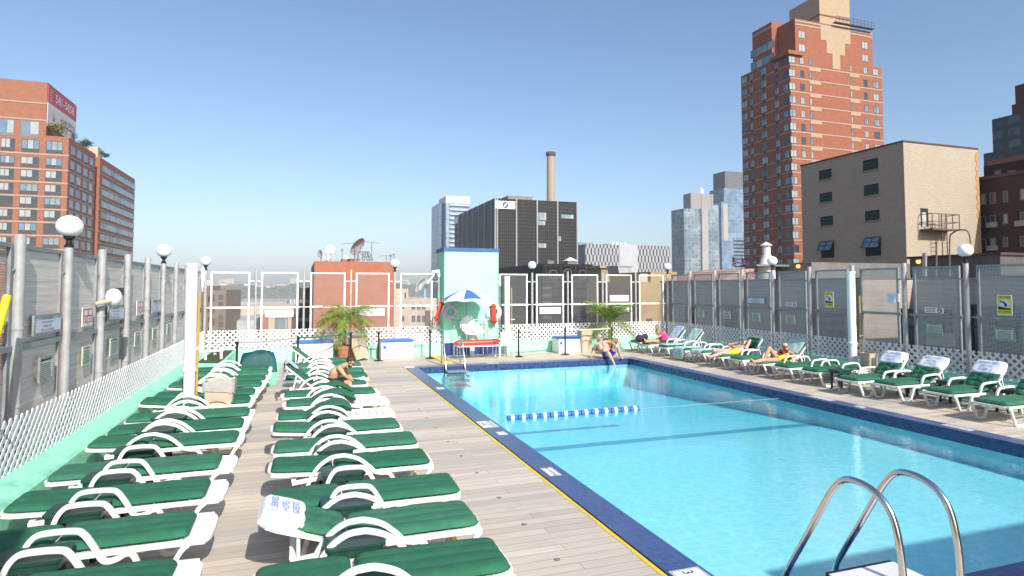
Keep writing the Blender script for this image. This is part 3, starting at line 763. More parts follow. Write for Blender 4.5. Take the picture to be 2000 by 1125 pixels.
def bin_(label, x, y, w=.62, d=.5, h=.72, liner=True, rz=0):
    t = thing('waste_bin', label, 'bin', (x, y, 0), rz)
    def ring(k, z, n=32):
        o = []
        for i in range(n):
            a = 2 * math.pi * i / n; c, s = math.cos(a), math.sin(a)
            o.append((math.copysign(abs(c) ** .3, c) * w / 2 * k, math.copysign(abs(s) ** .3, s) * d / 2 * k, z))
        return o
    def loft(mb, rings, cap=True):
        n = len(rings[0]); vs = [p for r in rings for p in r]
        fs = [(a * n + i, a * n + (i + 1) % n, (a + 1) * n + (i + 1) % n, (a + 1) * n + i) for a in range(len(rings) - 1) for i in range(n)]
        fs.append(tuple(range(n - 1, -1, -1)))
        if cap: fs.append(tuple(range((len(rings) - 1) * n, len(rings) * n)))
        mb.add(vs, fs)
    mb = MB(); loft(mb, [ring(.84, .003), ring(.86, .05), ring(.95, h * .62), ring(.955, h * .63), ring(1, h - .04), ring(1.04, h - .035), ring(1.04, h), ring(.97, h), ring(.9, h - .15)]); part('body', mb, BEIGE, t)
    mb = MB(); q = [Vector((-w * .46, -d * .49, h * .5)), Vector((-w * .1, -d * .495, h * .56)), Vector((w * .2, -d * .495, h * .52)), Vector((w * .48, -d * .49, h * .35))]
    mb.tube(smooth_path(q, 5), .006, 5); part('moulded_line', mb, DARK, t)
    if liner:
        rr = random.Random(4); mb = MB(); rings = []
        for k, z in ((1.05, h - .15), (1.06, h - .09), (1.08, h - .03), (1.06, h + .02), (.98, h + .025), (.93, h - .03), (.9, h - .1)):
            rings.append([(p[0] * (1 + rr.uniform(-.02, .02)), p[1] * (1 + rr.uniform(-.02, .02)), z + rr.uniform(-.025, .025) - (.05 if p[0] > .1 and z < h - .1 else 0)) for p in ring(k, z)])
        n = 32; vs = [p for r in rings for p in r]
        mb.add(vs, [(a * n + i, a * n + (i + 1) % n, (a + 1) * n + (i + 1) % n, (a + 1) * n + i) for a in range(len(rings) - 1) for i in range(n)])
        part('liner', mb, LINER, t, ang=25)
    return t
bin_('beige waste bin with white liner between the left loungers', -1.43, 12.66, .52, .42, .78)
bin_('beige waste bin behind the right white pipe, half hidden by a covered lounger', 14.22, 12.28, .34, .34, .80, False)
bin_('beige waste bin beside the far white chest at the back wall', 10.42, 21.6, .5, .48, .86, False)
b = bin_('beige waste bin tipped over against the potted palm', 2.02, 21.75, .56, .5, .82, False)
b.rotation_euler = (0, R(-17), R(-8)); b.location.z = .085
def chest(label, x, y, w_, d_, h_, rz=0):
    t = thing('deck_chest', label, 'chest', (x, y, 0), rz)
    mb = MB(); n = 3
    for i in range(n):
        z0 = .03 + i * (h_ - .03) / n; mb.box(-w_ / 2, w_ / 2, -d_ / 2, d_ / 2, z0, z0 + (h_ - .03) / n - .014)
    mb.box(-w_ / 2 + .015, w_ / 2 - .015, -d_ / 2 + .015, d_ / 2 - .015, .01, h_ - .01)
    for sx in (-1, 1):
        for sy in (-1, 1): mb.box(sx * (w_ / 2 - .02) - .035, sx * (w_ / 2 - .02) + .035, sy * (d_ / 2 - .02) - .035, sy * (d_ / 2 - .02) + .035, .003, h_)
    part('body', mb, WHITE, t, ang=30)
    mb = MB(); a, b = w_ / 2 + .03, d_ / 2 + .03
    mb.prism([(-a, h_ + .004), (a, h_ + .004), (a, h_ + .05), (a - .05, h_ + .085), (-a + .05, h_ + .085), (-a, h_ + .05)], -b, b)
    part('lid', mb, BLUEL, t, ang=30)
    mb = MB(); mb.box(-w_ / 2 + .06, -w_ / 2 + .16, -d_ / 2 - .018, -d_ / 2, h_ * .62, h_ * .8); part('latch', mb, BLUEL, t)
chest('white slatted deck chest with blue lid left of the palm', .42, 21.95, 1.18, .55, .64)
chest('white slatted deck chest with blue lid between palm and tower', 3.2, 21.98, 1.1, .55, .60)
chest('white slatted deck chest with blue lid right of the tower', 9.75, 21.8, .95, .55, .55)
# crowd-control posts and their belts
BG = mat('grey_belt', (.30, .31, .32), .7, .1, 9); BGN = mat('green_belt', (.01, .14, .10), .7, .1, 9); BT = mat('tan_belt', (.55, .50, .40), .7, .1, 9)
def stanchion(label, x, y):
    t = thing('barrier_post', label, 'barrier post', (x, y, 0), group='black retractable belt posts')
    mb = MB(); mb.lathe([(.165, .003), (.165, .018), (.12, .035), (.04, .05)], 24); part('base', mb, BLACKM, t)
    mb = MB(); mb.cyl((0, 0, .04), (0, 0, .9), .032, n=16); part('post', mb, BLACKM, t)
    mb = MB(); mb.cyl((0, 0, .9), (0, 0, 1.0), .042, n=16); part('head', mb, BLACKM, t)
    return Vector((x, y, .955))
sp = {}
for k, (x, y, l) in dict(a=(-1.72, 18.95, 'black belt post at the left end, beside the green tarpaulin'), b=(-.1, 20.3, 'black belt post left of the first white chest'),
        c=(1.58, 21.35, 'black belt post in front of the potted palm'), d=(2.51, 21.4, 'black belt post left of the middle white chest'),
        e=(4.32, 21.5, 'black belt post by the yellow striped mat'), f=(7.47, 20.98, 'black belt post in front of the white pipe'),
        g=(9.34, 21.04, 'black belt post before the far white chest'), h=(11.24, 20.94, 'black belt post behind the man at the pool edge')).items():
    sp[k] = stanchion(l, x, y)
for a, b, m, l in (('a', 'b', BG, 'grey belt stretched from the tarpaulin to the first chest'), ('b', 'c', BGN, 'dark green belt stretched before the first white chest'),
        ('c', 'd', BG, 'short grey belt before the tipped bin'), ('d', 'e', BG, 'grey belt stretched before the middle white chest'),
        ('f', 'g', BT, 'tan belt stretched left of the far chest'), ('g', 'h', BT, 'tan belt stretched before the right palm')):
    mb = MB(); pts = [sp[a].lerp(sp[b], i / 10) - Vector((0, 0, .03 * math.sin(math.pi * i / 10))) for i in range(11)]
    mb.tube(pts, 0, sec=[(.0025, .025), (-.0025, .025), (-.0025, -.025), (.0025, -.025)], up=(sp[b] - sp[a]).cross(Vector((0, 0, 1))))
    single('barrier_belt', mb, m, l, 'belt', tuple(sp[a]), world=True, smooth=False)
# tarpaulin heap
mb = MB(); rr = random.Random(5); n, k = 40, 22; vs = []
for j in range(k + 1):
    for i in range(n + 1):
        u, v = -1 + 2 * i / n, -1 + 2 * j / k
        z = .62 * max(0, 1 - abs(u) ** 6) ** .5 * max(0, 1 - abs(v) ** 5) ** .5
        z *= .92 + .05 * math.sin(3.4 * u + 1) + .025 * math.sin(7 * u + 5 * v) + .02 * math.sin(13 * v - 9 * u) + .03 * abs(math.sin(6 * u - 4 * v)) + .20 * math.exp(-((u + .82) ** 2 + (v + .3) ** 2) / .03) + .26 * math.exp(-((u - .86) ** 2 + (v + .3) ** 2) / .014)
        vs.append((u * .52 + .012 * math.sin(7 * v), v * .42 + .015 * math.sin(5 * u), z + .003))
mb.add(vs, [(j * (n + 1) + i, j * (n + 1) + i + 1, (j + 1) * (n + 1) + i + 1, (j + 1) * (n + 1) + i) for j in range(k) for i in range(n)])
single('tarpaulin', mb, TARP, 'dark teal tarpaulin covering a heap at the back left', 'tarpaulin', (-1.22, 20.0, 0), R(4), ang=60)
# raised turf corner with handrails
P4 = [onZ(*q, .45) for q in ((384, 711), (428, 711.5), (462, 679.5), (388, 679.5))]
P4[2].y = P4[3].y = 22.25; P4[0].x = P4[3].x = -2.72
mb = MB(); vs = [(q.x, q.y, z) for z in (.003, .45) for q in P4]
mb.add(vs, [(0, 1, 2, 3), (4, 5, 6, 7), (0, 1, 5, 4), (1, 2, 6, 5), (2, 3, 7, 6), (3, 0, 4, 7)])
t = thing('turf_platform', 'raised corner platform covered in green turf at the back left', 'platform', (P4[0].x, P4[0].y, 0))
part('turf', mb, TURF, t, True, False)
mb = MB()
for a, b in ((P4[0], P4[1]), (P4[1], P4[2])):
    d = (b - a).normalized(); nn = Vector((d.y, -d.x, 0)) * .09
    c = [a + nn * .1, b + nn * .1, b + nn, a + nn]
    mb.add([(q.x, q.y, z) for z in (.004, .475) for q in c], [(0, 1, 2, 3), (4, 5, 6, 7), (0, 1, 5, 4), (1, 2, 6, 5), (2, 3, 7, 6), (3, 0, 4, 7)])
part('kerb', mb, TURQP, t, True, False)
t = thing('handrail', 'white tube handrail on the green turf corner', 'handrail', (P4[0].x, 20.0, .45))
def hp(x, y, Y): return onY(x, y, Y)
mb = MB(); mb.tube([hp(388, 688, 19.2), hp(436, 684.5, 19.6)], .035, 8); mb.tube([hp(401, 703, 19.3), hp(401, 688, 19.3)], .04, 8); mb.tube([hp(432, 701, 19.5), hp(432, 685, 19.5)], .04, 8)
part('low_rail', mb, WHITE, t, True)
mb = MB(); mb.tube(smooth_path([hp(394, 690, 19.6), hp(420, 673, 20.4), hp(436, 664.5, 21), hp(452, 663.5, 21.6)], 5), .028, 8)
for a, b in (((419, 674), (419, 692)), ((435, 665.5), (435, 682)), ((452, 664), (449, 681))): mb.tube([hp(*a, 20.8), hp(*b, 20.8)], .024, 8); mb.cyl(hp(*b, 20.8), hp(b[0], b[1] - 3, 20.8), .07, .02, 8)
part('high_rail', mb, mat('weathered_tube', (.62, .58, .54), .5, .15, 6), t, True)

# pool ladder near: two polished rails and a white step block
t = thing('pool_ladder', 'large polished steel pool ladder at the near pool edge', 'pool ladder', (3.77, 3.6, 0))
for x in (3.77, 4.30):
    mb = MB(); pts = [(x, 3.05, .015), (x, 3.045, .60), (x, 3.07, .86), (x, 3.115, 1.01), (x, 3.19, 1.10), (x, 3.30, 1.15), (x, 3.42, 1.158), (x, 3.51, 1.13), (x, 3.575, 1.07), (x, 3.65, .96), (x, 3.83, .65), (x, 4.03, .31), (x, 4.09, .18), (x, 4.11, .02), (x, 4.115, -.5)]
    mb.tube(smooth_path(pts, 6), .024, 14); part('rail', mb, CHROME, t, True)
mb = MB()
for z in (-.25, -.42): mb.box(3.77, 4.30, 4.05, 4.17, z, z + .03)
part('tread', mb, PVC, t, True)
t = thing('step_block', 'white step block between the rails of the near ladder', 'step', (4.0, 3.7, 0))
mb = MB(); mb.box(3.85, 4.49, 3.20, 3.72, .004, .345); part('block', mb, mat('step_plastic', (.72, .70, .72), .35, .1, 4), t, True, False)
mb = MB(); mb.box(3.84, 4.50, 3.721, 3.75, .29, .355); part('nosing', mb, BLACKM, t, True, False)
mb = MB(); mb.box(3.84, 4.50, 3.19, 3.72, .346, .355); part('top', mb, mat('step_top', (.75, .73, .74), .4, .08, 4, .2, 60), t, True, False)
# pool ladder far
t = thing('pool_ladder', 'small steel pool ladder at the far left pool corner', 'pool ladder', (4.5, 19.3, 0))
for x in (4.35, 4.98):
    mb = MB(); mb.tube(smooth_path([(x, 19.75, .015), (x, 19.76, .75), (x, 19.70, .86), (x, 19.58, .88), (x, 19.48, .8), (x, 19.12, .05), (x, 19.05, -.3), (x, 19.05, -.7)], 6), .024, 10); part('rail', mb, CHROME, t, True)
mb = MB()
for i, z in enumerate((-.10, -.24, -.38, -.52)): mb.box(4.33, 5.0, 18.72 - i * .1, 19.1 - i * .1, z - .035, z)
part('tread', mb, mat('grey_tread', (.20, .24, .27), .6, .2, 8), t, True, False)
# yellow black mat
t = thing('floor_mat', 'yellow mat with black stripes lying behind the far pool ladder', 'mat', (4.5, 20.4, 0))
mb = MB(); q = [onZ(838, 695), onZ(852, 694), onZ(884, 708), onZ(866, 709.5)]
vs = [(p.x, p.y, z) for z in (.004, .03) for p in q]; mb.add(vs, [(0, 1, 2, 3), (4, 5, 6, 7), (0, 1, 5, 4), (1, 2, 6, 5), (2, 3, 7, 6), (3, 0, 4, 7)]); part('mat', mb, YEL, t, True, False)
mb = MB()
for i in range(7):
    a = (i + .3) / 7; b2 = (i + .75) / 7
    c = [q[0].lerp(q[3], a), q[1].lerp(q[2], a + .06), q[1].lerp(q[2], b2 + .03), q[0].lerp(q[3], b2 - .06)]
    mb.add([(p.x, p.y, .033) for p in c], [(0, 1, 2, 3)])
part('stripe', mb, INK, t, True, False)

# lane rope
t = thing('lane_rope', 'blue and white float line across the pool', 'lane rope', (3.8, 11.93, -.13))
mb = MB(); mb.tube([(PX0 + .002, 11.93, -.02), (3.9, 11.94, -.13), (7, 11.97, -.15), (PX1 - .002, 11.99, -.155)], .005, 6); part('rope', mb, BG, t, True)
fb = MB(); fb.lathe([(.015, -.045), (.055, -.035), (.068, 0), (.055, .035), (.015, .045)], 16); RXM = Matrix.Rotation(math.pi / 2, 4, 'Y'); fb.v = [RXM @ p for p in fb.v]
FW = fb.mesh('float', PVC); FB = fb.mesh('float', BLUEL)
x = 4.03
for i in range(13):
    for k in range(3 if i < 13 else 1):
        o = link('float', FB if k != 1 else FW, t, (x - 3.8, .0, -.005)); o.scale = (1.05 if k == 1 else .85,) * 3
        x += .079

# coping markers
def marker(label, x, y, w_, d_, lines, rz, size, m=PLATE, ink=INK, cat='depth marker'):
    t = thing('pool_marker', label, cat, (x, y, ct), rz)
    mb = MB(); mb.box(-w_ / 2, w_ / 2, -d_ / 2, d_ / 2, .001, .005); part('plate', mb, m, t, smooth=False)
    mb = MB()
    e = .012
    for a in ((-w_ / 2 + e, w_ / 2 - e, d_ / 2 - e - .006, d_ / 2 - e), (-w_ / 2 + e, w_ / 2 - e, -d_ / 2 + e, -d_ / 2 + e + .006), (-w_ / 2 + e, -w_ / 2 + e + .006, -d_ / 2 + e, d_ / 2 - e), (w_ / 2 - e - .006, w_ / 2 - e, -d_ / 2 + e, d_ / 2 - e)):
        quad(mb, *a, .0065)
    part('border', mb, ink, t, smooth=False)
    for i, s in enumerate(lines): mb = MB(); mb.text(s, size, Matrix.Translation((0, (len(lines) - 1) * size * .45 - i * size * .9, .007))); part('lettering', mb, ink, t, smooth=False)
RL, RRt = -math.pi / 2, math.pi / 2
marker('white 3 FT depth marker on the near left coping corner', 3.27, 4.62, .34, .30, ['3 FT'], RL, .15)
marker('white NO DIVING marker on the left coping nearest the camera', 3.26, 7.85, .36, .17, ['NO DIVING'], RL, .075)
marker('white multi line marker on the left coping near the float line', 3.26, 10.9, .52, .30, ['DEEP WATER', '3 1/2 FT', 'DIVING'], RL, .08)
marker('small white and red marker on the left coping near the float line', 3.30, 10.15, .22, .16, ['NO DIVING'], RL, .035, PLATE, INKR)
marker('small white marker on the left coping halfway to the far ladder', 3.3, 15.1, .3, .2, ['4 FT'], RL, .09)
marker('white marker on the far left coping corner', 3.22, 19.35, .34, .30, ['5 FT'], 0, .13)
marker('small white marker on the far coping before the lifeguard chair', 6.0, 19.42, .4, .12, ['NO DIVING'], 0, .06)
marker('long white NO DIVING marker on the right coping opposite the float line', 11.2, 10.95, .62, .2, ['NO DIVING'], RRt, .11)
marker('small white marker on the right coping just past the long one', 11.17, 9.9, .2, .14, ['3 1/2'], RRt, .06)
marker('white marker on the right coping nearest the camera', 11.2, 7.9, .5, .16, ['NO DIVING'], RRt, .08)
# round grey caps in the deck
cb = MB(); cb.lathe([(.03, 0), (.03, .004), (.02, .005), (.0, .005)], 16); CAPM = cb.mesh('floor_disc', mat('grey_cap', (.21, .19, .175), .5, .2, 9))
for i, q in enumerate(((1087.8, 1093.5), (1023.6, 1024.5), (974.8, 972.3), (931, 924.1), (900.4, 890.9), (875, 863), (851.3, 836), (833.7, 816.4), (818, 799.4), (1757, 776), (1872, 803), (1700, 757))):
    p = onZ(*q); o = link('floor_disc', CAPM, None, (p.x, p.y, .001)); tag(o, 'small round grey disc set flush in the deck boards', 'floor disc', 'grey discs in the deck boards')

# ================================================================ palms in pots
def palm(label, x, y, h, seed, spread, upright, n=26, pot_label=None, pot=.34):
    rr = random.Random(seed)
    t = thing('potted_palm', label, 'palm', (x, y, 0))
    mb = MB(); mb.lathe([(.20, .003), (.23, .05), (.30, pot + .02), (.335, pot + .03), (.335, pot + .14), (.29, pot + .15), (.27, pot + .08)], 26); part('pot', mb, TERRA, t)
    mb = MB(); z0 = pot + .07
    mb.lathe([(.26, z0 - .02), (.0, z0)], 16, 0); part('soil', mb, mat('soil', (.05, .035, .025), .95, .3, 20), t)
    mb = MB()
    for k in range(3):
        a = rr.uniform(0, 6.28); q = Vector((.05 * math.cos(a), .05 * math.sin(a), 0))
        prof = smooth_path([q + Vector((0, 0, z0 - .03)), q * 1.5 + Vector((0, 0, z0 + h * .5)), q * .6 + Vector((0, 0, z0 + h))], 5)
        for i in range(len(prof) - 1): mb.cyl(prof[i], prof[i + 1], .05 - .002 * i, .043 - .002 * i, 8, caps=False)
    part('trunk', mb, mat('palm_trunk', (.16, .11, .055), .9, .4, 12, .6, 40), t)
    mb = MB(); c0 = Vector((0, 0, z0 + h))
    for k in range(n):
        az = 2 * math.pi * k / n * 2.4 + rr.uniform(-.25, .25); el = upright + (1.45 - upright) * rr.random() ** 1.4 - .2
        if k % 4 == 0: el = rr.uniform(-.2, .35)
        ln = spread * rr.uniform(.8, 1.12); pts = []; p = c0.copy(); e = el; st = ln / 12
        for i in range(13):
            pts.append(p.copy()); d = Vector((math.cos(az) * math.cos(e), math.sin(az) * math.cos(e), math.sin(e))); p += d * st; e -= (.10 + .012 * i) * (1.2 - upright * .5)
        mb.tube(pts, .008, 4, 1)
        side = Vector((-math.sin(az), math.cos(az), 0))
        for i in range(2, 13):
            for sub in (0, .5):
                if i + sub > 12: continue
                b = pts[i].lerp(pts[min(i + 1, 12)], sub); d = (pts[min(i + 1, 12)] - pts[i - 1]).normalized()
                L_ = .33 * spread * (1.05 - abs((i + sub) / 12 - .45)) * rr.uniform(.8, 1.1)
                for s in (-1, 1):
                    dr = (side * s * .8 + d * .75 + Vector((0, 0, rr.uniform(-.15, .28)))).normalized()
                    tip = b + dr * L_ + Vector((0, 0, -L_ * L_ * .9)); mid = b + dr * L_ * .5 + Vector((0, 0, .012)); wv = d * .013
                    mb.add([b - wv * .4, b + wv * .4, mid + wv, tip, mid - wv], [(0, 1, 2, 4), (4, 2, 3)], 0 if rr.random() < .93 else 2)
    m1 = mat('palm_leaf', (.16, .28, .03), .5, .45, 3); m2 = mat('palm_rib', (.22, .24, .05), .5, .3, 6); m3 = mat('dry_palm_leaf', (.30, .22, .06), .7, .3, 6)
    part('fronds', mb, [m1, m2, m3], t, smooth=False)
palm('big spreading palm with arching fronds in a terracotta pot, left of the tower', 1.42, 21.85, .85, 3, 1.22, .62, 34, pot=.38)
palm('palm with upright fronds in a terracotta pot, at the far pool corner', 11.45, 21.5, .62, 8, 1.3, 1.2, 34, pot=.36)
mb = MB(); mb.box(-.18, .18, -.16, .16, .004, .52); mb.box(-.2, .2, -.18, .18, .522, .56)
single('green_box', mb, mat('green_box_paint', (.01, .15, .09), .6, .4, 14, dirt=(.10, .35, .26), dscale=9), 'dark green scuffed box between the white chest and the palm pot', 'box', (.98, 22.05, 0), smooth=False)

# ================================================================ lifeguard station
t = thing('bench', 'low white topped bench with steel legs before the turquoise tower', 'bench', (5.75, 21.1, 0))
mb = MB(); mb.box(5.17, 6.62, 20.72, 21.25, .44, .475); part('seat', mb, WHITE, t, True, ang=30)
for x in (5.24, 6.55):
    for y in (20.78, 21.19): mb = MB(); mb.cyl((x, y, .003), (x, y, .44), .022, n=10); part('leg', mb, CHROME, t, True)
t = thing('guard_chair', 'white round backed lifeguard seat on a pedestal behind the bench', 'lifeguard chair', (5.9, 21.7, 0))
mb = MB(); mb.cyl((5.93, 21.75, .003), (5.93, 21.75, .78), .09, n=16); part('pedestal', mb, PVC, t, True)
mb = MB(); mb.lathe([(.20, .78), (.30, .80), (.31, .84), (.0, .86)], 22, 0, None, (5.95, 21.72, 0)); part('seat', mb, PVC, t, True)
mb = MB(); mb.ball((5.80, 21.93, 1.16), (.30, .07, .33), 24, 12); part('backrest', mb, PVC, t, True)
mb = MB(); mb.prism([(5.98, .86), (6.42, .86), (6.16, 1.18), (6.10, 1.18)], 21.70, 21.78); part('side_guard', mb, PVC, t, True, False)
mb = MB()
mb.tube([(5.22, 21.95, 1.32), (6.62, 21.95, 1.32)], .018, 8)
for x in (5.30, 6.42, 6.58): mb.tube([(x, 21.95, .003), (x, 21.95, 1.32)], .018, 8)
mb.tube([(6.15, 21.95, .8), (6.42, 21.95, 1.28)], .014, 6); part('guard_rail', mb, GALV, t, True)
# rescue tubes
def rescue(label, a, b, r, flat=.55, ends=True):
    a, b = Vector(a), Vector(b); d = (b - a); L_ = d.length
    mb = MB(); n = 16; prof = [(.02, 0), (.6, .04), (.96, .1), (1, .2), (1, .8), (.96, .9), (.6, .96), (.02, 1)]
    ax = d.normalized(); u = ax.orthogonal().normalized(); v = ax.cross(u); vs = []
    for k, s in prof:
        for i in range(n):
            t_ = 2 * math.pi * i / n; vs.append(a + d * s + (u * math.cos(t_) + v * math.sin(t_) * flat) * r * k)
    fs = [(j * n + i, j * n + (i + 1) % n, (j + 1) * n + (i + 1) % n, (j + 1) * n + i) for j in range(len(prof) - 1) for i in range(n)]
    fs += [tuple(range(n - 1, -1, -1)), tuple(range((len(prof) - 1) * n, len(prof) * n))]
    mb.add(vs, fs)
    t = thing('rescue_tube', label, 'rescue tube', tuple(a)); part('float', mb, RED, t, True)
    mb = MB(); mb.cyl(a + d * .12, a + d * .17, r * 1.02, n=14); mb.cyl(a + d * .83, a + d * .88, r * 1.02, n=14); part('strap', mb, mat('dark_red_strap', (.35, .015, .012), .6, .2, 8), t, True)
    mb = MB(); mb.tube([a + d * .0 + Vector((0, 0, .01)), a - d * .06, a - d * .12 + Vector((0, 0, -.03))], .015, 6); part('buckle', mb, BLACKM, t, True)
rescue('red rescue tube lying on the low white bench', (5.02, 20.98, .56), (6.78, 20.98, .58), .105, .9)
rescue('red rescue tube leaning on the left side of the turquoise tower', onY(850, 628, 21.95), onY(865, 587, 22.05), .10)
rescue('red rescue tube hanging in front of the white life ring on the tower', onY(966, 634, 21.98), onY(963, 592, 22.02), .135)
def ring(label, c, Rr, r, m):
    t = thing('life_ring', label, 'life ring', tuple(c)); mb = MB(); n = 40
    mb.tube([Vector((Rr * math.cos(2 * math.pi * i / n), 0, Rr * math.sin(2 * math.pi * i / n))) + c for i in range(n)], r, 12, closed=True, up=(0, 1, 0)); part('ring', mb, m, t, True)
    for k in range(4):
        mb = MB(); a0 = math.pi / 4 + k * math.pi / 2
        mb.tube([Vector((Rr * math.cos(a0 + q), 0, Rr * math.sin(a0 + q))) + c for q in (-.12, 0, .12)], r * 1.05, 12, up=(0, 1, 0)); part('band', mb, mat('ring_band', (.5, .5, .48), .6, .1, 8), t, True)
    mb = MB(); mb.tube([c + Vector((math.cos(2 * math.pi * i / 24) * (Rr + r * 1.3), -.02, math.sin(2 * math.pi * i / 24) * (Rr + r * 1.3))) for i in range(24)], .008, 5, closed=True); part('rope', mb, PVC, t, True)
ring('grey white life ring hanging in shade on the left of the tower', onY(879.5, 609, 22.13), .20, .075, mat('worn_ring', (.62, .60, .58), .6, .12, 6))  # white ring, the grey of its shade is put into the colour
ring('white life ring on the right of the tower behind a red rescue tube', onY(964, 610, 22.13), .21, .08, PVC)
# umbrella
uc = onY(912, 575, 21.45)
t = thing('lifeguard_umbrella', 'blue and white sun umbrella shading the lifeguard bench', 'umbrella', (uc.x, uc.y, 0))
mb = MB(); mb.cyl((uc.x, uc.y, .003), (uc.x, uc.y, uc.z + .17), .019, n=10); part('pole', mb, GALV, t, True)
UW = mat('umbrella_white', (.78, .78, .78), .7, .06, 5); UB = mat('umbrella_blue', (.04, .14, .56), .7, .1, 5)
mb = MB(); apex = Vector((uc.x, uc.y, uc.z + .17)); ns = 8; Rm = .88; 
for k in range(ns):
    m = (k + 1) % 2; a0 = math.pi / ns + 2 * math.pi * k / ns + math.pi / 2 * 0 - math.pi / 2 - math.pi / ns * 2 + 0; a1 = a0 + 2 * math.pi / ns; G = []
    for i in range(7):
        f = i / 6; row = []
        for j in range(7):
            g = j / 6; e0 = Vector((math.cos(a0), math.sin(a0), 0)); e1 = Vector((math.cos(a1), math.sin(a1), 0))
            q = e0.lerp(e1, g) * Rm * f; sag = math.sin(math.pi * g)
            row.append(apex + q * (1 - .03 * sag * f) + Vector((0, 0, -.34 * f ** 1.7 + .03 * sag * f)))
        G.append(row)
    val = []
    for j in range(7): q = G[6][j]; val.append(Vector((apex.x + (q.x - apex.x) * 1.005, apex.y + (q.y - apex.y) * 1.005, q.z - .085)))
    vs = [p for r in G for p in r] + val
    mb.add(vs, [(i * 7 + j, i * 7 + j + 1, (i + 1) * 7 + j + 1, (i + 1) * 7 + j) for i in range(6) for j in range(6)], m)
    mb.add(vs, [(42 + j, 43 + j, 50 + j, 49 + j) for j in range(6)], 0)
part('canopy', mb, [UW, UB], t, True, ang=60)
for k in range(ns):
    a0 = math.pi / ns + 2 * math.pi * k / ns - math.pi / 2; mb = MB()
    mb.tube([apex + Vector((math.cos(a0) * Rm * f, math.sin(a0) * Rm * f, -.34 * f ** 1.7 - .012)) for f in (.05, .4, .7, .98)], .006, 5); part('rib', mb, GALV, t, True)
mb = MB(); mb.ball(apex + Vector((0, 0, .02)), .025); part('finial', mb, BLUEL, t, True)
# white plastic armchair
t = thing('plastic_chair', 'white plastic armchair beside the white pipe, facing the camera backwards', 'chair', (6.95, 21.05, 0))
mb = MB(); mb.box(-.25, .25, -.24, .24, .42, .45); part('seat', mb, WHITE, t, ang=30)
for sx in (-1, 1):
    for sy in (-1, 1):
        mb = MB(); mb.tube([(sx * .27, sy * .27, .003), (sx * .23, sy * .22, .43)], .025, 8); part('leg', mb, WHITE, t)
    mb = MB(); mb.tube(smooth_path([(sx * .24, .22, .44), (sx * .28, .24, .62), (sx * .29, .1, .66), (sx * .27, -.24, .70)], 4), .022, 8); part('arm', mb, WHITE, t)
mb = MB()
for i in range(7): mb.box(-.225 + i * .066, -.225 + i * .066 + .05, -.275, -.25, .45, .86)
mb.box(-.24, .24, -.28, -.245, .84, .92); mb.box(-.24, .24, -.28, -.245, .45, .52); part('backrest', mb, WHITE, t, ang=30)

# ================================================================ city: ground, river bank, buildings
GZ = -45.0
mb = MB(); quad(mb, -9000, 9000, -3000, 1480, GZ); quad(mb, -9000, 9000, 1480, 11000, GZ - .5, 1)
setting('city_ground', mb, [mat('street_ground', (.20, .19, .18), .9, .3, .02), mat('far_ground', (.10, .12, .08), .9, .3, .01)])
def grp(t, X0, X1, Y0, Y1, z0, z1, m, name='wall', label=None):
    mb = MB(); mb.box(X0, X1, Y0, Y1, z0, z1); return part(name, mb, m, t, True, False, label=label)
def bthing(name, label, cat, X0, X1, Y0, Y1, z0=GZ): return thing(name, label, cat, ((X0 + X1) / 2, (Y0 + Y1) / 2, z0))
GPANES = [glass('window_dark', (.035, .045, .055)), glass('window_blind', (.31, .34, .34), .3, .25, .5), glass('window_blue', (.12, .20, .28)), glass('window_pale', (.20, .26, .27), .15)]
FRM = mat('dark_window_frame', (.06, .055, .055), .5, .2, 3); FRL = mat('grey_window_frame', (.16, .16, .17), .5, .2, 3)
_wc = {}
def wmesh(w_, h_, pane, fr, mull, spandrel, ac=0):
    key = (round(w_, 1), round(h_, 1), pane, fr.name, mull, spandrel, ac)
    if key in _wc: return _wc[key]
    mb = MB(); b = .09; w_, h_ = round(w_, 1), round(h_, 1)
    mb.box(-w_ / 2, w_ / 2, -.05, .02, -h_ / 2, -h_ / 2 + b); mb.box(-w_ / 2, w_ / 2, -.05, .02, h_ / 2 - b, h_ / 2)
    for i in range(mull + 1):
        x = -w_ / 2 + (w_ - b) * i / mull; mb.box(x, x + b, -.045, .02, -h_ / 2 + b, h_ / 2 - b)
    if ac: mb.box(-w_ * .22, w_ * .22, -.3, .0, -h_ / 2 - .55, -h_ / 2 - .12, 0)
    if spandrel:
        zz = -h_ / 2 + spandrel; mb.box(-w_ / 2 + b, w_ / 2 - b, -.03, .02, -h_ / 2 + b, zz)
    else: zz = -h_ / 2 + b
    cell = (w_ - b) / mull
    for i in range(mull):
        x = -w_ / 2 + b + cell * i; pm = 1 + pane if (i + pane) % 3 else 1 + (pane * 2 + i) % 4
        mb.box(x, x + cell - b, -.012, .015, zz, h_ / 2 - b, pm)
    _wc[key] = mb.mesh('window', [fr] + GPANES, smooth=False); return _wc[key]
_cnt = {}
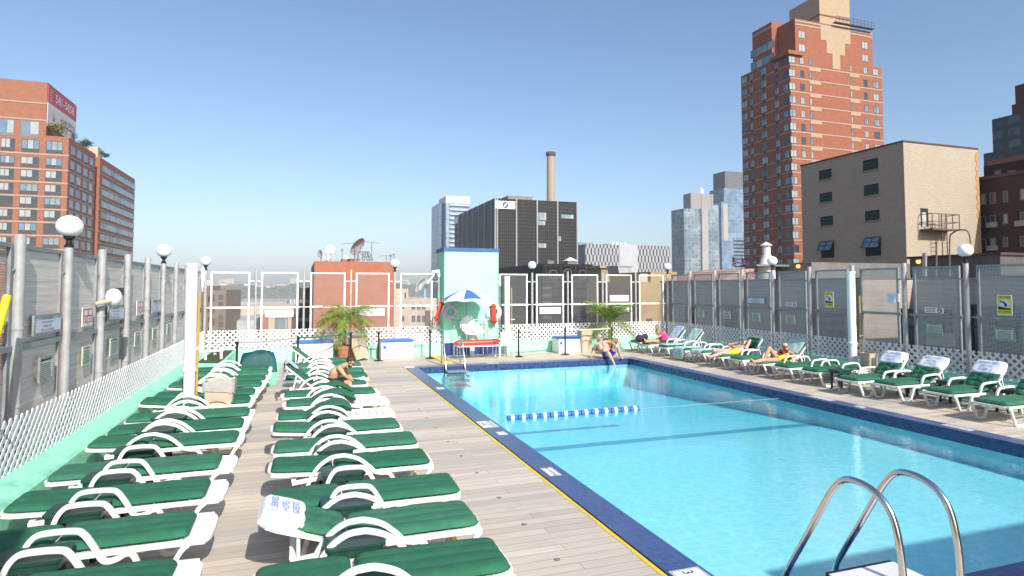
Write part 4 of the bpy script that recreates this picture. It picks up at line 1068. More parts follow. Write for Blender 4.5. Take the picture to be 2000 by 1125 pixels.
def window(t, face, plane, a0, a1, z0, z1, pane=0, fr=None, mull=2, spandrel=0, ac=0):
    fr = fr or FRM; me = wmesh(a1 - a0, z1 - z0, pane, fr, mull, spandrel, ac); am, zm = (a0 + a1) / 2, (z0 + z1) / 2
    p, rz = {'F': ((am, plane, zm), 0), 'L': ((plane, am, zm), -math.pi / 2), 'R': ((plane, am, zm), math.pi / 2)}[face]
    n = _cnt.get(t.name, 0); _cnt[t.name] = n + 1
    if n < 100:
        o = link('window', me, t, Vector(p) - wloc(t), rz)
    else:
        st = _cnt.setdefault(t.name + '_s', (MB(), t, [fr] + GPANES))
        M = Matrix.Translation(Vector(p) - wloc(t)) @ Matrix.Rotation(rz, 4, 'Z')
        st[0].add([v.co for v in me.vertices], [tuple(f.vertices) for f in me.polygons], 0, M)
        st[0].m[-len(me.polygons):] = [f.material_index for f in me.polygons]
def flush_windows():
    for k, s in list(_cnt.items()):
        if isinstance(s, tuple):
            o = link('window_rows', s[0].mesh('window_rows', s[2], smooth=False), s[1]); o['kind'] = 'stuff'
rw = random.Random(11)
def pick(ws): return rw.choices(range(4), ws)[0]

# ---- red brick tower, right
RB = brick('red_tower_brick', (.27, .088, .042), (.32, .110, .054), (.29, .13, .08), .6, .2, .012, .9, stain=.15, bmp=0)
TB = brick('tan_tower_brick', (.38, .28, .175), (.42, .31, .20), (.37, .28, .19), .6, .2, .012, .9, stain=.1, bmp=0)
BELT = mat('cream_band', (.36, .29, .235), .8, .1, 1)
Y0 = 110.0; c = onY(1543, 130, Y0); X0 = c.x; X1 = onY(1722, 130, Y0).x
Yf = onX(1447, 140, X0).y; zt = onX(1450, 140, X0).z
t = bthing('apartment_tower', 'tall red brick apartment tower with cream bands and tan stepped pattern', 'building', X0, X1, Y0, Yf)
zsh = onY(1543, 104, Y0).z
grp(t, X0, X1, Y0, Yf, GZ, zsh, RB)
XB0, XB1 = onY(1553, 60, Y0).x, onY(1703, 60, Y0).x; zB = onY(1600, 44, Y0).z
grp(t, XB0, XB1, Y0 + .02, Y0 + 14, zsh, zB, RB, 'upper_block')
YA0, YA1 = onX(1507, 60, X0).y, onX(1469, 66, X0).y; zA = onX(1507, 42, X0).z
grp(t, X0 + .02, X0 + 12, YA0, YA1, zsh, zA, RB, 'upper_block')
grp(t, XB0 + 6, XB1 - 2, Y0 + 14.05, Y0 + 16.3, zsh, zB - 1, RB, 'roof_core')
XP0, XP1 = onY(1601, 40, Y0 + 4).x, onY(1660, 40, Y0 + 4).x; YP = Y0 + 4
grp(t, XP0, XP1, YP, onX(1542, 40, XP0).y, zB - 1, zB + 9.5, TB, 'penthouse', 'tan brick penthouse on the roof')
mb = MB(); mb.box(XP0 - .15, XP1 + .15, YP - .15, YP + 5, zB + 4.2, zB + 4.5); part('cornice', mb, RB, t, True, False)
zr = onY(1551, 273, Y0).z; fh = zr - onY(1551, 299.3, Y0).z
rows = [zr + fh * (6 - k) for k in range(16)]          # top shaft row first
cols = [(1543.6, 1556), (1565.5, 1573.7), (1583.5, 1588), (1663.5, 1667.5), (1690, 1697), (1708, 1719)]
colsX = [(onY(a, 270, Y0).x, onY(b, 270, Y0).x) for a, b in cols]
sideY = [(onX(b, 300, X0).y, onX(a, 300, X0).y) for a, b in ((1451, 1461.5), (1467, 1473.5), (1488.5, 1500), (1515.5, 1524.5), (1532, 1542.2))]
for k, z in enumerate(rows):
    if z < -6: break
    for j, (a, b) in enumerate(colsX): window(t, 'F', Y0, a, b, z - .85, z + .85, pick((1, 5, 1, 3)), FRM, 2 if j in (0, 1, 4, 5) else 1)
    for j, (a, b) in enumerate(sideY): window(t, 'L', X0, a, b, z - .85, z + .85, pick((2, 3, 3, 3)), FRM, 2, 0, int(j in (1, 2, 3)))
for z in (rows[0] + fh, rows[0] + 2 * fh):
    for a, b in (colsX[1], colsX[4]): window(t, 'F', Y0 + .02, a - .3, b + .5, z - .9, z + .9, 1, FRM, 2)
for z, p in ((rows[0] + fh * 1.75, 3), (rows[0] + fh * .75, 2)):
    ym = (YA0 + YA1) / 2; window(t, 'L', X0 + .02, ym - 4, ym + 4, z - .9, z + 1.1, p, FRM, 4)
mb = MB()
for z in rows:
    if z < -8: break
    zz = z - 1.22; mb.box(X0 - .06, X1 + .06, Y0 - .06, Y0, zz - .12, zz + .12); mb.box(X0 - .06, X0, Y0, Yf, zz - .12, zz + .12)
part('belt_course', mb, BELT, t, True, False)
e = .05; mb = MB()
for a, b, y0, y1 in ((1603, 1661, 54, 82), (1614, 1650, 82, 106), (1625, 1640, 106, 135)):
    mb.box(onY(a, 90, Y0).x, onY(b, 90, Y0).x, Y0 - e, Y0 - .005, onY(1630, y1, Y0).z, onY(1630, y0, Y0).z)
part('tan_pattern', mb, TB, t, True, False)
for k, z in enumerate(rows):
    if z < 0: break
    for a, b in ((1584, 1606), (1663, 1682)):
        mb = MB(); mb.box(onY(a, 270, Y0).x, onY(b, 270, Y0).x, Y0 - e, Y0 - .005, z - 2.02, z - 1.36)
        part('tan_panel', mb, TB, t, True, False)
mb = MB()
for zc, a0, a1 in ((zB - .5, XB0, XB1), (zB - 1.3, XB0, XB1)): mb.box(a0 - .04, a1 + .04, Y0 - .06, Y0 + .01, zc - .22, zc + .1)
mb.box(X0 - .05, X0 + .02, YA0, YA1, zA - 1.4, zA - .9); part('coping_band', mb, BELT, t, True, False)
mb = MB(); z0 = zB + .1; xa, xb = XP0 - .5, XP1 + 2.0
mb.box(xa, xb, Y0 - 1.2, Y0 - .3, z0 + .1, z0 + .3)
for i in range(12): x = xa + (xb - xa) * i / 11; mb.box(x, x + .07, Y0 - 1.2, Y0 - 1.13, z0 + .3, z0 + 1.6)
mb.box(xa, xb, Y0 - 1.2, Y0 - 1.13, z0 + 1.55, z0 + 1.65); mb.box(xa, xb, Y0 - 1.2, Y0 - 1.13, z0 + .9, z0 + 1.0)
part('scaffold', mb, mat('dark_scaffold', (.07, .07, .07), .6, .3, 2), t, True, False)
mb = MB(); zb = rows[0] + fh * .62
mb.box(X0 - .9, X0 + 3.5, Y0 - .6, YA0 - .2, zb - .9, zb); part('balcony', mb, RB, t, True, False)

# ---- tan brick building, right
Y0 = 37.0; c = onY(1764, 277, Y0); X0 = c.x; zt = c.z; X1 = onY(1909, 290, Y0).x; Yf = onX(1564, 322, X0).y
TAN = brick('tan_wall_brick', (.44, .375, .285), (.37, .31, .235), (.28, .235, .18), .42, .145, .02, .9, stain=.22, sscale=.10)
t = bthing('brick_building', 'windowless tan brick building with green louvres and a fire ladder', 'building', X0, X1, Y0, Yf)
grp(t, X0, X1, Y0, Yf, GZ, zt, TAN)
mb = MB(); mb.box(X0 - .06, X1 + .06, Y0 - .06, Yf + .05, zt, zt + .13); part('coping', mb, mat('rust_coping', (.12, .045, .03), .8, .3, 2), t, True, False)
mb = MB()
for k in range(40):
    z = zt - .25 - k * .42
    if z < -2: break
    mb.box(X1 - (.38 if k % 2 else .25), X1 + .02, Y0 - .03, Y0 + 1, z - .40, z)
part('orange_quoin', mb, mat('orange_brick_edge', (.45, .24, .09), .9, .2, 5), t, True, False)
LOUV = mat('green_louvre', (.012, .07, .045), .5, .3, 6)
def faceL(x0, x1, y0, y1, X): 
    ya, yb = onX(x1, (y0 + y1) / 2, X).y, onX(x0, (y0 + y1) / 2, X).y; xm = (x0 + x1) / 2
    return ya, yb, onX(xm, y1, X).z, onX(xm, y0, X).z
for q in ((1600, 1624, 335, 350), (1686, 1715, 315, 332), (1601.5, 1625.4, 380, 394.4), (1687.6, 1716, 364, 381), (1603, 1627, 426, 440.4), (1690, 1718, 415, 430.5)):
    ya, yb, z0, z1 = faceL(*q, X0); mb = MB()
    n = 9
    for i in range(n):
        za = z0 + (z1 - z0) * i / n; mb.prism([(X0 - .05, za), (X0 - .01, za + (z1 - z0) / n * .9), (X0 + .02, za)], ya, yb)
    mb.box(X0 - .02, X0 + .02, ya, yb, z1, z1 + .18, 1); mb.box(X0 - .10, X0 + .02, ya - .08, yb + .08, z0 - .1, z0, 2)
    part('louvre', mb, [LOUV, DARK, mat('stone_sill', (.30, .26, .2), .9, .2, 4)], t, True, False)
for q in ((1604, 1629, 471.5, 504), (1691, 1720.5, 464, 500)):
    ya, yb, z0, z1 = faceL(*q, X0); mb = MB(); zm = z0 + (z1 - z0) * .42
    mb.box(X0 - .02, X0 + .02, ya, yb, z0, z1, 0)
    M = Matrix.Translation((X0 - .03, 0, z1)) @ Matrix.Rotation(R(28), 4, 'Y'); h_ = (z1 - z0) * .62
    mb.box(-.03, .01, ya - .03, yb + .03, -h_, 0, 1, M)
    for f in (0, .5, 1): y = ya + (yb - ya) * f; mb.box(-.06, -.03, y - .04, y + .04, -h_, 0, 2, M)
    for f in (0, .5, 1): z = -h_ * f; mb.box(-.06, -.03, ya, yb, z - .04, z + .04, 2, M)
    mb.box(X0 - .12, X0 + .02, ya - .1, yb + .1, z0 - .12, z0, 3)
    part('window', mb, [DARK, GPANES[2], FRM, mat('stone_sill2', (.36, .31, .24), .9, .2, 4)], t, True, False)
def faceF(x0, x1, y0, y1, Y): xm, ym = (x0 + x1) / 2, (y0 + y1) / 2; return onY(x0, ym, Y).x, onY(x1, ym, Y).x, onY(xm, y1, Y).z, onY(xm, y0, Y).z
a, b, z0, z1 = faceF(1798, 1812.6, 407, 443, Y0)
mb = MB(); mb.box(a, b, Y0 - .03, Y0 + .02, z0, z1, 0); mb.box(a + .1, b - .3, Y0 - .06, Y0 - .03, z0, z1 - .35, 1); part('door', mb, [DARK, mat('grey_door', (.42, .40, .36), .6, .1, 3)], t, True, False)
IRON = mat('rusty_iron', (.14, .10, .075), .7, .3, 4)
a, b, z0, z1 = faceF(1795, 1848, 421, 451, Y0); mb = MB()
mb.box(a, b, Y0 - 1.15, Y0, z0 - .02, z0 + .1)
for zz in (z1, (z0 + z1) / 2):
    mb.box(a, b, Y0 - 1.15, Y0 - 1.1, zz - .03, zz + .03)
    for x in (a, b - .05): mb.box(x, x + .05, Y0 - 1.1, Y0, zz - .03, zz + .03)
for i in range(5): x = a + (b - a - .05) * i / 4; mb.box(x, x + .05, Y0 - 1.15, Y0 - 1.1, z0 + .1, z1)
part('balcony', mb, IRON, t, True, False)
a, b, q0, q1 = faceF(1820.5, 1830, 451, 500, Y0); mb = MB()
for x in (a, b): mb.box(x - .03, x + .03, Y0 - .9, Y0 - .84, q0, z1)
k = q0
while k < z1: mb.box(a, b, Y0 - .88, Y0 - .85, k, k + .04); k += .33
part('fire_ladder', mb, IRON, t, True, False)

# ---- low neighbour across the gap: wall, windows, recess
NX = 18.0; NZ = 2.78; NB = brick('grey_neighbour_brick', (.33, .28, .225), (.39, .335, .27), (.42, .37, .31), .36, .12, .014, .9, stain=.2)
t = bthing('brick_building', 'low grey brown brick neighbour seen through the right fence', 'building', NX, 44, -6, 28)
rA, rB, rD = 12.9, 15.75, 20.4                            # recess
mb = MB(); mb.box(NX, 44, -6, rA, GZ, NZ); mb.box(rD, 44, rA, rB, GZ, NZ - .01); mb.box(NX, 44, rB, 28, GZ, NZ); part('wall', mb, NB, t, True, False)
mb = MB(); COP = mat('red_coping', (.22, .09, .06), .8, .3, 3)
mb.box(NX - .05, NX + .3, -6, rA, NZ, NZ + .07); mb.box(NX - .05, NX + .3, rB, 28.05, NZ, NZ + .07); mb.box(NX + .3, rD, rB, rB + .3, NZ, NZ + .07); part('coping', mb, COP, t, True, False)
for q in ((1602, 1650, 612, 700), (1757, 1860, 604, 678), (1897, 1995, 596, 692), (1340, 1362, 600, 640), (1418, 1440, 600, 645)):
    ya, yb, z0, z1 = faceL(*q, NX); mb = MB()
    mb.box(NX - .012, NX + .02, ya, yb, z0, z1, 1); n = max(2, int((yb - ya) / .75))
    for i in range(n + 1): y = ya + (yb - ya - .07) * i / n; mb.box(NX - .05, NX - .012, y, y + .07, z0, z1, 0)
    for f in (0, .5, .93): z = z0 + (z1 - z0) * f; mb.box(NX - .045, NX - .012, ya, yb, z, z + .07, 0)
    for i in range(n):
        if (i + int(ya)) % 2 == 0: y = ya + (yb - ya) * i / n + .1; mb.box(NX - .02, NX - .012, y, y + (yb - ya) / n - .15, z0 + (z1 - z0) * .55, z1 - .1, 2)
    mb.box(NX - .09, NX + .02, ya - .08, yb + .08, z0 - .09, z0, 3)
    part('window', mb, [mat('steel_casement', (.05, .05, .055), .6, .2, 4), GPANES[0], mat('window_shade', (.13, .125, .115), .5, .2, 3), COP], t, True, False)
p = onX(1847, 662, NX); mb = MB(); mb.box(NX - .35, NX - .05, p.y - .33, p.y + .33, p.z - .2, p.z + .2); part('air_conditioner', mb, mat('ac_beige', (.40, .36, .28), .6, .2, 6), t, True, False)
# roof hut on the neighbour with lamp and pipes
HX0 = 30.0; p0, p1 = onX(1777, 506, HX0), onX(1953, 500, HX0)
t = bthing('roof_hut', 'dark grey roof hut below the tan building, lit bulb on its wall', 'hut', HX0, 42, p1.y, p0.y, NZ)
grp(t, HX0, 42, p1.y, p0.y, NZ + .003, p0.z, brick('hut_brick', (.085, .075, .072), (.10, .088, .08), (.13, .12, .11), .4, .13, .012, .9), 'wall')
mb = MB(); mb.box(HX0 - .1, 42.1, p1.y - .1, p0.y + .1, p0.z, p0.z + .12); part('roof_edge', mb, mat('rust_edge', (.06, .035, .028), .8, .3, 4), t, True, False)
ya, yb, z0, z1 = faceL(1783, 1812, 518, 545, HX0); mb = MB(); mb.box(HX0 - .04, HX0, ya, yb, z0, z1); part('door', mb, mat('hut_door', (.10, .11, .14), .6, .2, 4), t, True, False)
AMB = bpy.data.materials.new('amber_bulb'); AMB.use_nodes = True
_b = AMB.node_tree.nodes['Principled BSDF']; _b.inputs['Base Color'].default_value = (.5, .2, .03, 1); _b.inputs['Emission Color'].default_value = (1, .45, .08, 1); _b.inputs['Emission Strength'].default_value = 2.0
def bulb(label, p):
    t = thing('wall_lamp', label, 'lamp', tuple(p)); mb = MB(); mb.ball((-.12, 0, 0), .11, 12, 8); part('bulb', mb, AMB, t)
    mb = MB(); mb.lathe([(.03, .12), (.16, .06), (.17, .03), (.05, .1)], 14, 0, None, (-.12, 0, .05)); mb.box(-.1, .05, -.04, .04, .12, .2); part('shade', mb, BLACKM, t)
bulb('glowing amber bulb on the dark roof hut below the tan building', onX(1797, 511, HX0 - .03))
for i, (x, y0, y1, lab) in enumerate(((1806, 494, 540, 'short grey vent pipe before the roof hut'), (1829, 470, 540, 'thin vent pipe below the fire ladder'), (1855, 468, 540, 'thin hooked pipe left of the right globe lamp'))):
    a, b = onX(x, y1, 29.0), onX(x, y0, 29.0); mb = MB()
    if i == 2: mb.tube(smooth_path([a, b, b + Vector((0, -.15, .3)), b + Vector((0, -.5, .42)), b + Vector((0, -.85, .3)), b + Vector((0, -.95, -.25))], 4), .035, 6)
    else: mb.cyl(a, b, .10 if i == 0 else .04, n=8)
    single('roof_pipe', mb, IRON if i else GALVF, lab, 'pipe', tuple(a), world=True)
# grey roof hut left with lamp, plank and conical vent
HX1 = 26.0; p0, p1 = onX(1513, 521, HX1), onX(1585, 512, HX1)
t = bthing('roof_hut', 'grey roof hut with lit bulb left of the tan building', 'hut', HX1, 36, p1.y, p0.y, NZ)
grp(t, HX1, 36, p1.y, p0.y, NZ + .003, p1.z, mat('hut_render', (.16, .15, .145), .9, .25, 1.5), 'wall')
bulb('small amber bulb on the grey hut by the red tower', onX(1562, 520, HX1 - .03))
v0 = onX(1498, 545, 25.0); t = thing('roof_vent', 'white vent stack with conical hat before the red tower', 'vent', tuple(v0))
def zz_(y): return onX(1498, y, 25.0).z - v0.z
mb = MB(); s_ = 1190 / 32.0
mb.lathe([(.46, zz_(545)), (.46, zz_(517)), (.38, zz_(515)), (.27, zz_(500)), (.225, zz_(497)), (.225, zz_(481))], 18); part('stack', mb, mat('vent_white', (.56, .53, .50), .5, .15, 3), t)
mb = MB(); mb.lathe([(.33, zz_(480)), (.34, zz_(479.3)), (.02, zz_(472))], 18); part('hat', mb, PVC, t)
mb = MB()
for a in (0, 2.1, 4.2): mb.cyl((.22 * math.cos(a), .22 * math.sin(a), zz_(482)), (.25 * math.cos(a), .25 * math.sin(a), zz_(479)), .025, n=6)
mb.box(-1.3, 1.3, -.7, .7, zz_(521), zz_(517.5)); part('stand', mb, mat('vent_stand', (.12, .18, .16), .7, .2, 3), t)
# flags and brick vault
for i, (x, lab) in enumerate(((1430, 'left one of two small striped flags before the glass tower'), (1448, 'right one of two small striped flags by the red tower'))):
    Yq = 60.0; a, b = onY(x, 545, Yq), onY(x, 498 + i * 2, Yq); t = thing('flag', lab, 'flag', tuple(a))
    mb = MB(); mb.cyl(a, b, .05, n=8); part('pole', mb, PVC, t, True)
    mb = MB(); top = b - Vector((0, 0, .15)); w_, h_ = .75, 1.05
    for k in range(7):
        zt_ = -k * h_ / 7; n = 6; vs = []
        for q in range(n + 1): u = q / n * w_; vs += [top + Vector((u * .8, .08 * math.sin(u * 9), zt_ - u * .45)), top + Vector((u * .8, .08 * math.sin(u * 9), zt_ - h_ / 7 - u * .45))]
        mb.add(vs, [(2 * q, 2 * q + 1, 2 * q + 3, 2 * q + 2) for q in range(n)], k % 2)
    vs = [top + Vector((u * .8, -.02 + .08 * math.sin(u * 9), z - u * .45)) for u, z in ((0, 0), (.3, 0), (.3, -.55), (0, -.55))]; mb.add(vs, [(0, 1, 2, 3)], 2)
    part('cloth', mb, [INKR, PLATE, NAVY], t, True, False)
Yq = 52.0; mb = MB(); a, b = onY(1398, 552, Yq), onY(1475, 552, Yq); n = 14; r_ = b.x - a.x; h_ = onY(1470, 524, Yq).z - a.z
vs = []
for j, y in enumerate((Yq, Yq + 9)):
    for i in range(n + 1): f = i / n; vs.append((a.x + r_ * f, y, a.z + h_ * math.sin(f * math.pi / 2) ** 1.0))
    vs.append((b.x, y, GZ)); vs.append((a.x, y, GZ))
k = n + 3; mb.add(vs, [tuple(range(k - 1, -1, -1)), tuple(range(k, 2 * k))] + [(i, (i + 1) % k, k + (i + 1) % k, k + i) for i in range(k)])
single('vaulted_roof_building', mb, brick('vault_brick', (.34, .15, .10), (.42, .2, .14), (.55, .45, .38), 1.0, .28, .05, .9), 'curved red and cream roof below the two flags', 'building', (a.x, Yq, GZ), world=True, smooth=False)

# ---- dark buildings at the right edge
DX = 57.0; p0, p1 = onX(1912, 353, DX), onX(2010, 336, DX)
DBR = brick('dark_brown_brick', (.055, .026, .02), (.07, .033, .026), (.06, .035, .03), .5, .16, .012, .9)
t = bthing('brick_building', 'dark brown brick block with air conditioners at the right edge', 'building', DX, 90, 20, p0.y)
grp(t, DX, 90, 20, p0.y, GZ, p0.z, DBR)
q0 = onX(1921, 325, DX + 2); grp(t, DX + 2, 90, 20, q0.y, p0.z, q0.z, DBR, 'setback')
q = onX(1921, 316, DX + 6); grp(t, DX + 6, 90, 22, q.y - .4, q0.z, q.z, mat('pink_brick', (.32, .14, .10), .9, .2, 2), 'roof_block')
mb = MB(); mb.box(DX - .12, DX + .3, 20, p0.y + .05, p0.z, p0.z + .3); part('cornice', mb, mat('dark_cornice', (.09, .06, .055), .8, .2, 3), t, True, False)
for r, (y0, y1) in enumerate(((376, 398), (420, 440), (464, 485), (505, 528))):
    for c_, (a, b) in enumerate(((1915, 1926), (1933, 1946), (1960, 1969), (1993, 2003))):
        d = (b - 1933) * -.0; ya, yb, z0, z1 = faceL(a, b, y0, y1, DX); zc = onX(1940, (y0 + y1) / 2, DX).z; hh = (onX(1940, y0, DX).z - onX(1940, y1, DX).z) / 2
        window(t, 'L', DX, ya, yb, zc - hh, zc + hh, 1 if (r + c_) % 3 == 0 else 0, FRL, 1)
for x, y in ((1940, 439), (1941, 484), (1996, 436)):
    p = onX(x, y, DX); mb = MB(); mb.box(DX - .35, DX - .05, p.y - .38, p.y + .38, p.z - .25, p.z + .2); part('air_conditioner', mb, mat('ac_grey', (.30, .30, .29), .5, .2, 8), t, True, False)
for a, b in ((1942, 1956), (1968, 1984)):
    ya, yb, z0, z1 = faceL(a, b, 332, 347, DX + 2); window(t, 'L', DX + 2, ya, yb, z0, z1, 1, FRL, 1)
GX = 110.0; p0 = onX(1919, 238, GX)
t = bthing('glass_tower', 'dark glass apartment tower behind the brown block at the right edge', 'building', GX, 150, 40, p0.y)
GRD = brick('dark_glass_grid', (.02, .03, .035), (.16, .22, .24), (.03, .028, .03), 2.6, 2.0, .42, .3, stain=.2, offset=0, bmp=0, bias=-.25)
grp(t, GX, 150, 40, p0.y - 1.5, GZ, p0.z, GRD)
q = onX(1917, 300, GX); grp(t, GX + .5, 150, p0.y - 1.5, q.y, GZ, q.z, GRD, 'side_wing')
q = onX(1976, 205, GX + 4); grp(t, GX + 4, 150, 40, q.y, p0.z, q.z, mat('tower_brick', (.085, .03, .024), .9, .2, .5), 'upper_block')
q = onX(1982, 168, GX + 5); grp(t, GX + 5, 150, 40, q.y, onX(1976, 205, GX + 4).z, q.z, mat('tower_brick2', (.11, .04, .03), .9, .2, .5), 'crown')

# ---- left red brick apartment block
Y0 = 150.0; c = onY(135, 268, Y0); X1 = c.x; zt = c.z; X0 = X1 - 60; Yf = onX(263.5, 353, X1).y
LB = brick('left_block_brick', (.275, .108, .06), (.32, .132, .076), (.29, .15, .10), .6, .2, .012, .9, stain=.12, bmp=0)
t = bthing('apartment_block', 'red brick apartment block with billboard and roof shrubs on the left', 'building', X0, X1, Y0, Yf)
ya = onX(186, 330, X1).y; yb = onX(195, 330, X1).y
mb = MB(); mb.box(X0, X1, Y0, ya, GZ, zt); mb.box(X0, X1 - 1.5, ya, yb, GZ, zt - 1); mb.box(X0, X1, yb, Yf, GZ, zt); part('wall', mb, LB, t, True, False)
XU = onY(93, 162, Y0).x; zu = onY(93, 161, Y0).z; YU = onX(149, 206, XU).y
grp(t, X0, XU, Y0 + .02, YU, zt, zu, LB, 'upper_block')
rz_ = [onY(105, y, Y0).z for y in (288, 317.4, 342.7, 369.7, 395, 420, 446, 473, 499)]
for k, z in enumerate(rz_):
    for j, (a, b) in enumerate(((-60, -45), (-1, 27.5), (40, 75), (88.5, 120.5))):
        if j == 0: continue
        xa, xb = onY(a, 340, Y0).x, onY(b, 340, Y0).x
        window(t, 'F', Y0, xa, xb, z - 1.25, z + (1.35 if k == 0 else .95), pick((3, 4, 1, 2)), FRM, 3, .75)
    for a, b in ((137.5, 145), (150, 158), (163, 170.5), (175, 181.5)):
        yy0, yy1 = onX(a, 330, X1).y, onX(b, 330, X1).y; window(t, 'R', X1, yy0, yy1, z - .95, z + 1.0, pick((2, 1, 3, 3)), FRL, 1)
    yy = [onX(x, 400, X1).y for x in (198, 213, 228, 241, 253, 263)]
    for a, b in zip(yy, yy[1:]): window(t, 'R', X1, a, b - .25, z - .75, z + .95, pick((2, 1, 3, 4)), FRL, 4)
    window(t, 'R', X1 - 1.5, ya + .3, yb - .3, z - 1, z + 1.1, 2, FRM, 2)
zz = onY(60, 255, Y0).z
for a, b in ((-1, 27.5), (41, 76)): window(t, 'F', Y0 + .02, onY(a, 255, Y0).x, onY(b, 255, Y0).x, zz - 1.3, zz + 2.0, 2, FRM, 2, .6)
mb = MB()
for k, z in enumerate(rz_):
    q = z - 1.55; mb.box(X0, X1 + .06, Y0 - .06, Y0, q - .13, q + .13); mb.box(X1, X1 + .06, Y0, ya, q - .13, q + .13); mb.box(X1, X1 + .06, yb, Yf, q - .13, q + .13)
q = onY(60, 200, Y0).z; mb.box(X0, XU + .05, Y0 - .06, Y0, q - .12, q + .12); q = onY(60, 233, Y0).z; mb.box(X0, XU + .05, Y0 - .06, Y0, q - .12, q + .12)
part('belt_course', mb, BELT, t, True, False)
# billboard on the upper block
bz = [onX(93, y, XU).z for y in (163, 200, 240)]
t = thing('billboard', 'red and white billboard with phone number on the left apartment block', 'billboard', (XU, Y0, bz[2]))
by0, by1 = Y0 + .3, YU - .1; zmid = onX(93, 199, XU).z; zbot = onX(118, 262, XU).z; ztop = onX(93, 165, XU).z
mb = MB(); mb.box(XU, XU + .12, by0, by1, zmid, ztop); part('red_panel', mb, mat('billboard_red', (.50, .07, .08), .6, .1, 1), t, True, False)
mb = MB(); mb.box(XU, XU + .11, by0, by1, zbot, zmid); part('white_panel', mb, mat('billboard_white', (.62, .60, .58), .6, .06, 1), t, True, False)
BW = by1 - by0; MR = Matrix.Translation((XU + .15, 0, 0)) @ Matrix(((0, 0, 1, 0), (1, 0, 0, 0), (0, 1, 0, 0), (0, 0, 0, 1)))
def TX(y, z): return MR @ Matrix.Translation((y, z, 0))
hr = ztop - zmid
mb = MB(); mb.text('581-5858', hr * .72, TX(by0 + BW * .57, zmid + hr * .5), sx=BW * .8 / (hr * .72 * 4.55)); part('phone_number', mb, mat('billboard_ink', (.75, .73, .72), .6, .05, 1), t, True, False); mb = MB(); mb.text('(212)', hr * .34, TX(by0 + BW * .085, zmid + hr * .5) @ Matrix.Rotation(math.pi / 2, 4, 'Z')); part('area_code', mb, bpy.data.materials['billboard_ink'], t, True, False)
hw = zmid - zbot; mb = MB(); mb.text('LUXURY RENTALS', hw * .22, TX(by0 + BW * .68, zmid - hw * .36), sx=BW * .56 / (hw * .22 * 8.6)); mb.box(XU + .11, XU + .13, by0 + BW * .42, by0 + BW * .9, zmid - hw * .62, zmid - hw * .58); part('lettering', mb, mat('billboard_grey', (.14, .12, .12), .6, .1, 1), t, True, False)
mb = MB()
for a, h_ in ((-.3, .7), (-.1, .9), (.12, .8), (.3, .55)): y = by0 + BW * .2; mb.add([(XU + .14, y - .25, zbot + hw * .35), (XU + .14, y + .25, zbot + hw * .35), (XU + .14, y + a * 5, zbot + hw * (.35 + .5 * h_))], [(0, 1, 2)])
part('leaf_emblem', mb, mat('emblem_tan', (.45, .36, .2), .6, .1, 1), t, True, False)
def shrub(label, c, r, col, seed):
    rr = random.Random(seed); mb = MB()
    for i in range(420):
        d = Vector((rr.gauss(0, 1), rr.gauss(0, 1), rr.gauss(0, 1))).normalized(); p = Vector(c) + Vector((d.x * r[0], d.y * r[0], d.z * r[1])) * rr.uniform(.4, 1) * (1 + .25 * math.sin(5 * d.x + seed) * math.cos(4 * d.z))
        a = d.orthogonal().normalized(); b = d.cross(a); s = rr.uniform(.10, .22) * r[0] / 1.5; a = (a + d * rr.uniform(-.8, .8)) * s; b = b * s
        mb.add([p - a, p - b * .5, p + a, p + b * .5], [(0, 1, 2, 3)])
    t = thing('roof_shrub', label, 'shrub', tuple(Vector(c) - Vector((0, 0, r[1])))); part('foliage', mb, col, t, True, False)
    mb = MB(); mb.cyl(Vector(c) - Vector((0, 0, r[1])), Vector(c), .12, .06, 6); part('stem', mb, mat('stem', (.1, .07, .04), .9, .2, 3), t, True)
FOL1 = mat('yellow_green_foliage', (.14, .13, .02), .8, .5, .7); FOL2 = mat('dark_foliage', (.03, .06, .02), .8, .5, .7)
for i, (x, y, r, m, l) in enumerate(((112, 250, (2.2, 1.5), FOL1, 'large yellow green shrub below the billboard'), (144, 266, (.8, 1.3), FOL2, 'small dark conifer right of the billboard'), (168, 280, (1.8, 1.1), FOL2, 'dark roof shrub left of the white roof box'), (194, 297, (1.3, .9), FOL1, 'low roof shrub right of the white roof box'), (206, 303, (1.2, .7), FOL2, 'farthest low dark shrub on the left block roof'))):
    p = onX(x, y, X1 - 1.2 - r[0] * .6); shrub(l, p, r, m, i + 3)
p = onX(183, 292, X1 - 3); mb = MB(); mb.box(p.x - 1.3, p.x + 1.3, p.y - 1.5, p.y + 1.5, zt + .003, p.z + .5); mb.box(p.x - 1, p.x + 1, p.y + 1.5, p.y + 3, zt + .003, p.z - .2)
single('roof_cabin', mb, BEIGE, 'small white cabin among shrubs on the left block roof', 'cabin', (p.x, p.y, zt), world=True, smooth=False)

# ---- black office building with roundel
Y0 = 260.0; c = onY(965.5, 387, Y0); X0 = c.x; zt = c.z; X1 = onY(1127.5, 396, Y0).x; Yf = onX(888, 424, X0).y
BK = brick('black_curtain_wall', (.012, .011, .010), (.022, .020, .018), (.11, .105, .10), 1.0, 1.56, .07, .5, stain=.2, offset=0, bmp=0, spec=.12)
t = bthing('office_building', 'black grid office building with white roundel sign and grey fins', 'building', X0, X1, Y0, Yf)
grp(t, X0, X1, Y0, Yf, GZ, zt, BK)
FIN = mat('grey_fin', (.28, .28, .29), .5, .1, .3); mb = MB()
for x in (965.5, 969.5, 1007, 1047.5, 1087.5, 1125.5): xx = onY(x, 450, Y0).x; mb.box(xx, xx + .6, Y0 - .5, Y0 - .02, GZ, zt + .2)
for x in (896, 905, 914, 924.5, 935.5, 947, 960): yy = onX(x, 450, X0).y; mb.box(X0 - .25, X0 - .02, yy, yy + .45, GZ, zt + .1)
part('fin', mb, FIN, t, True, False)
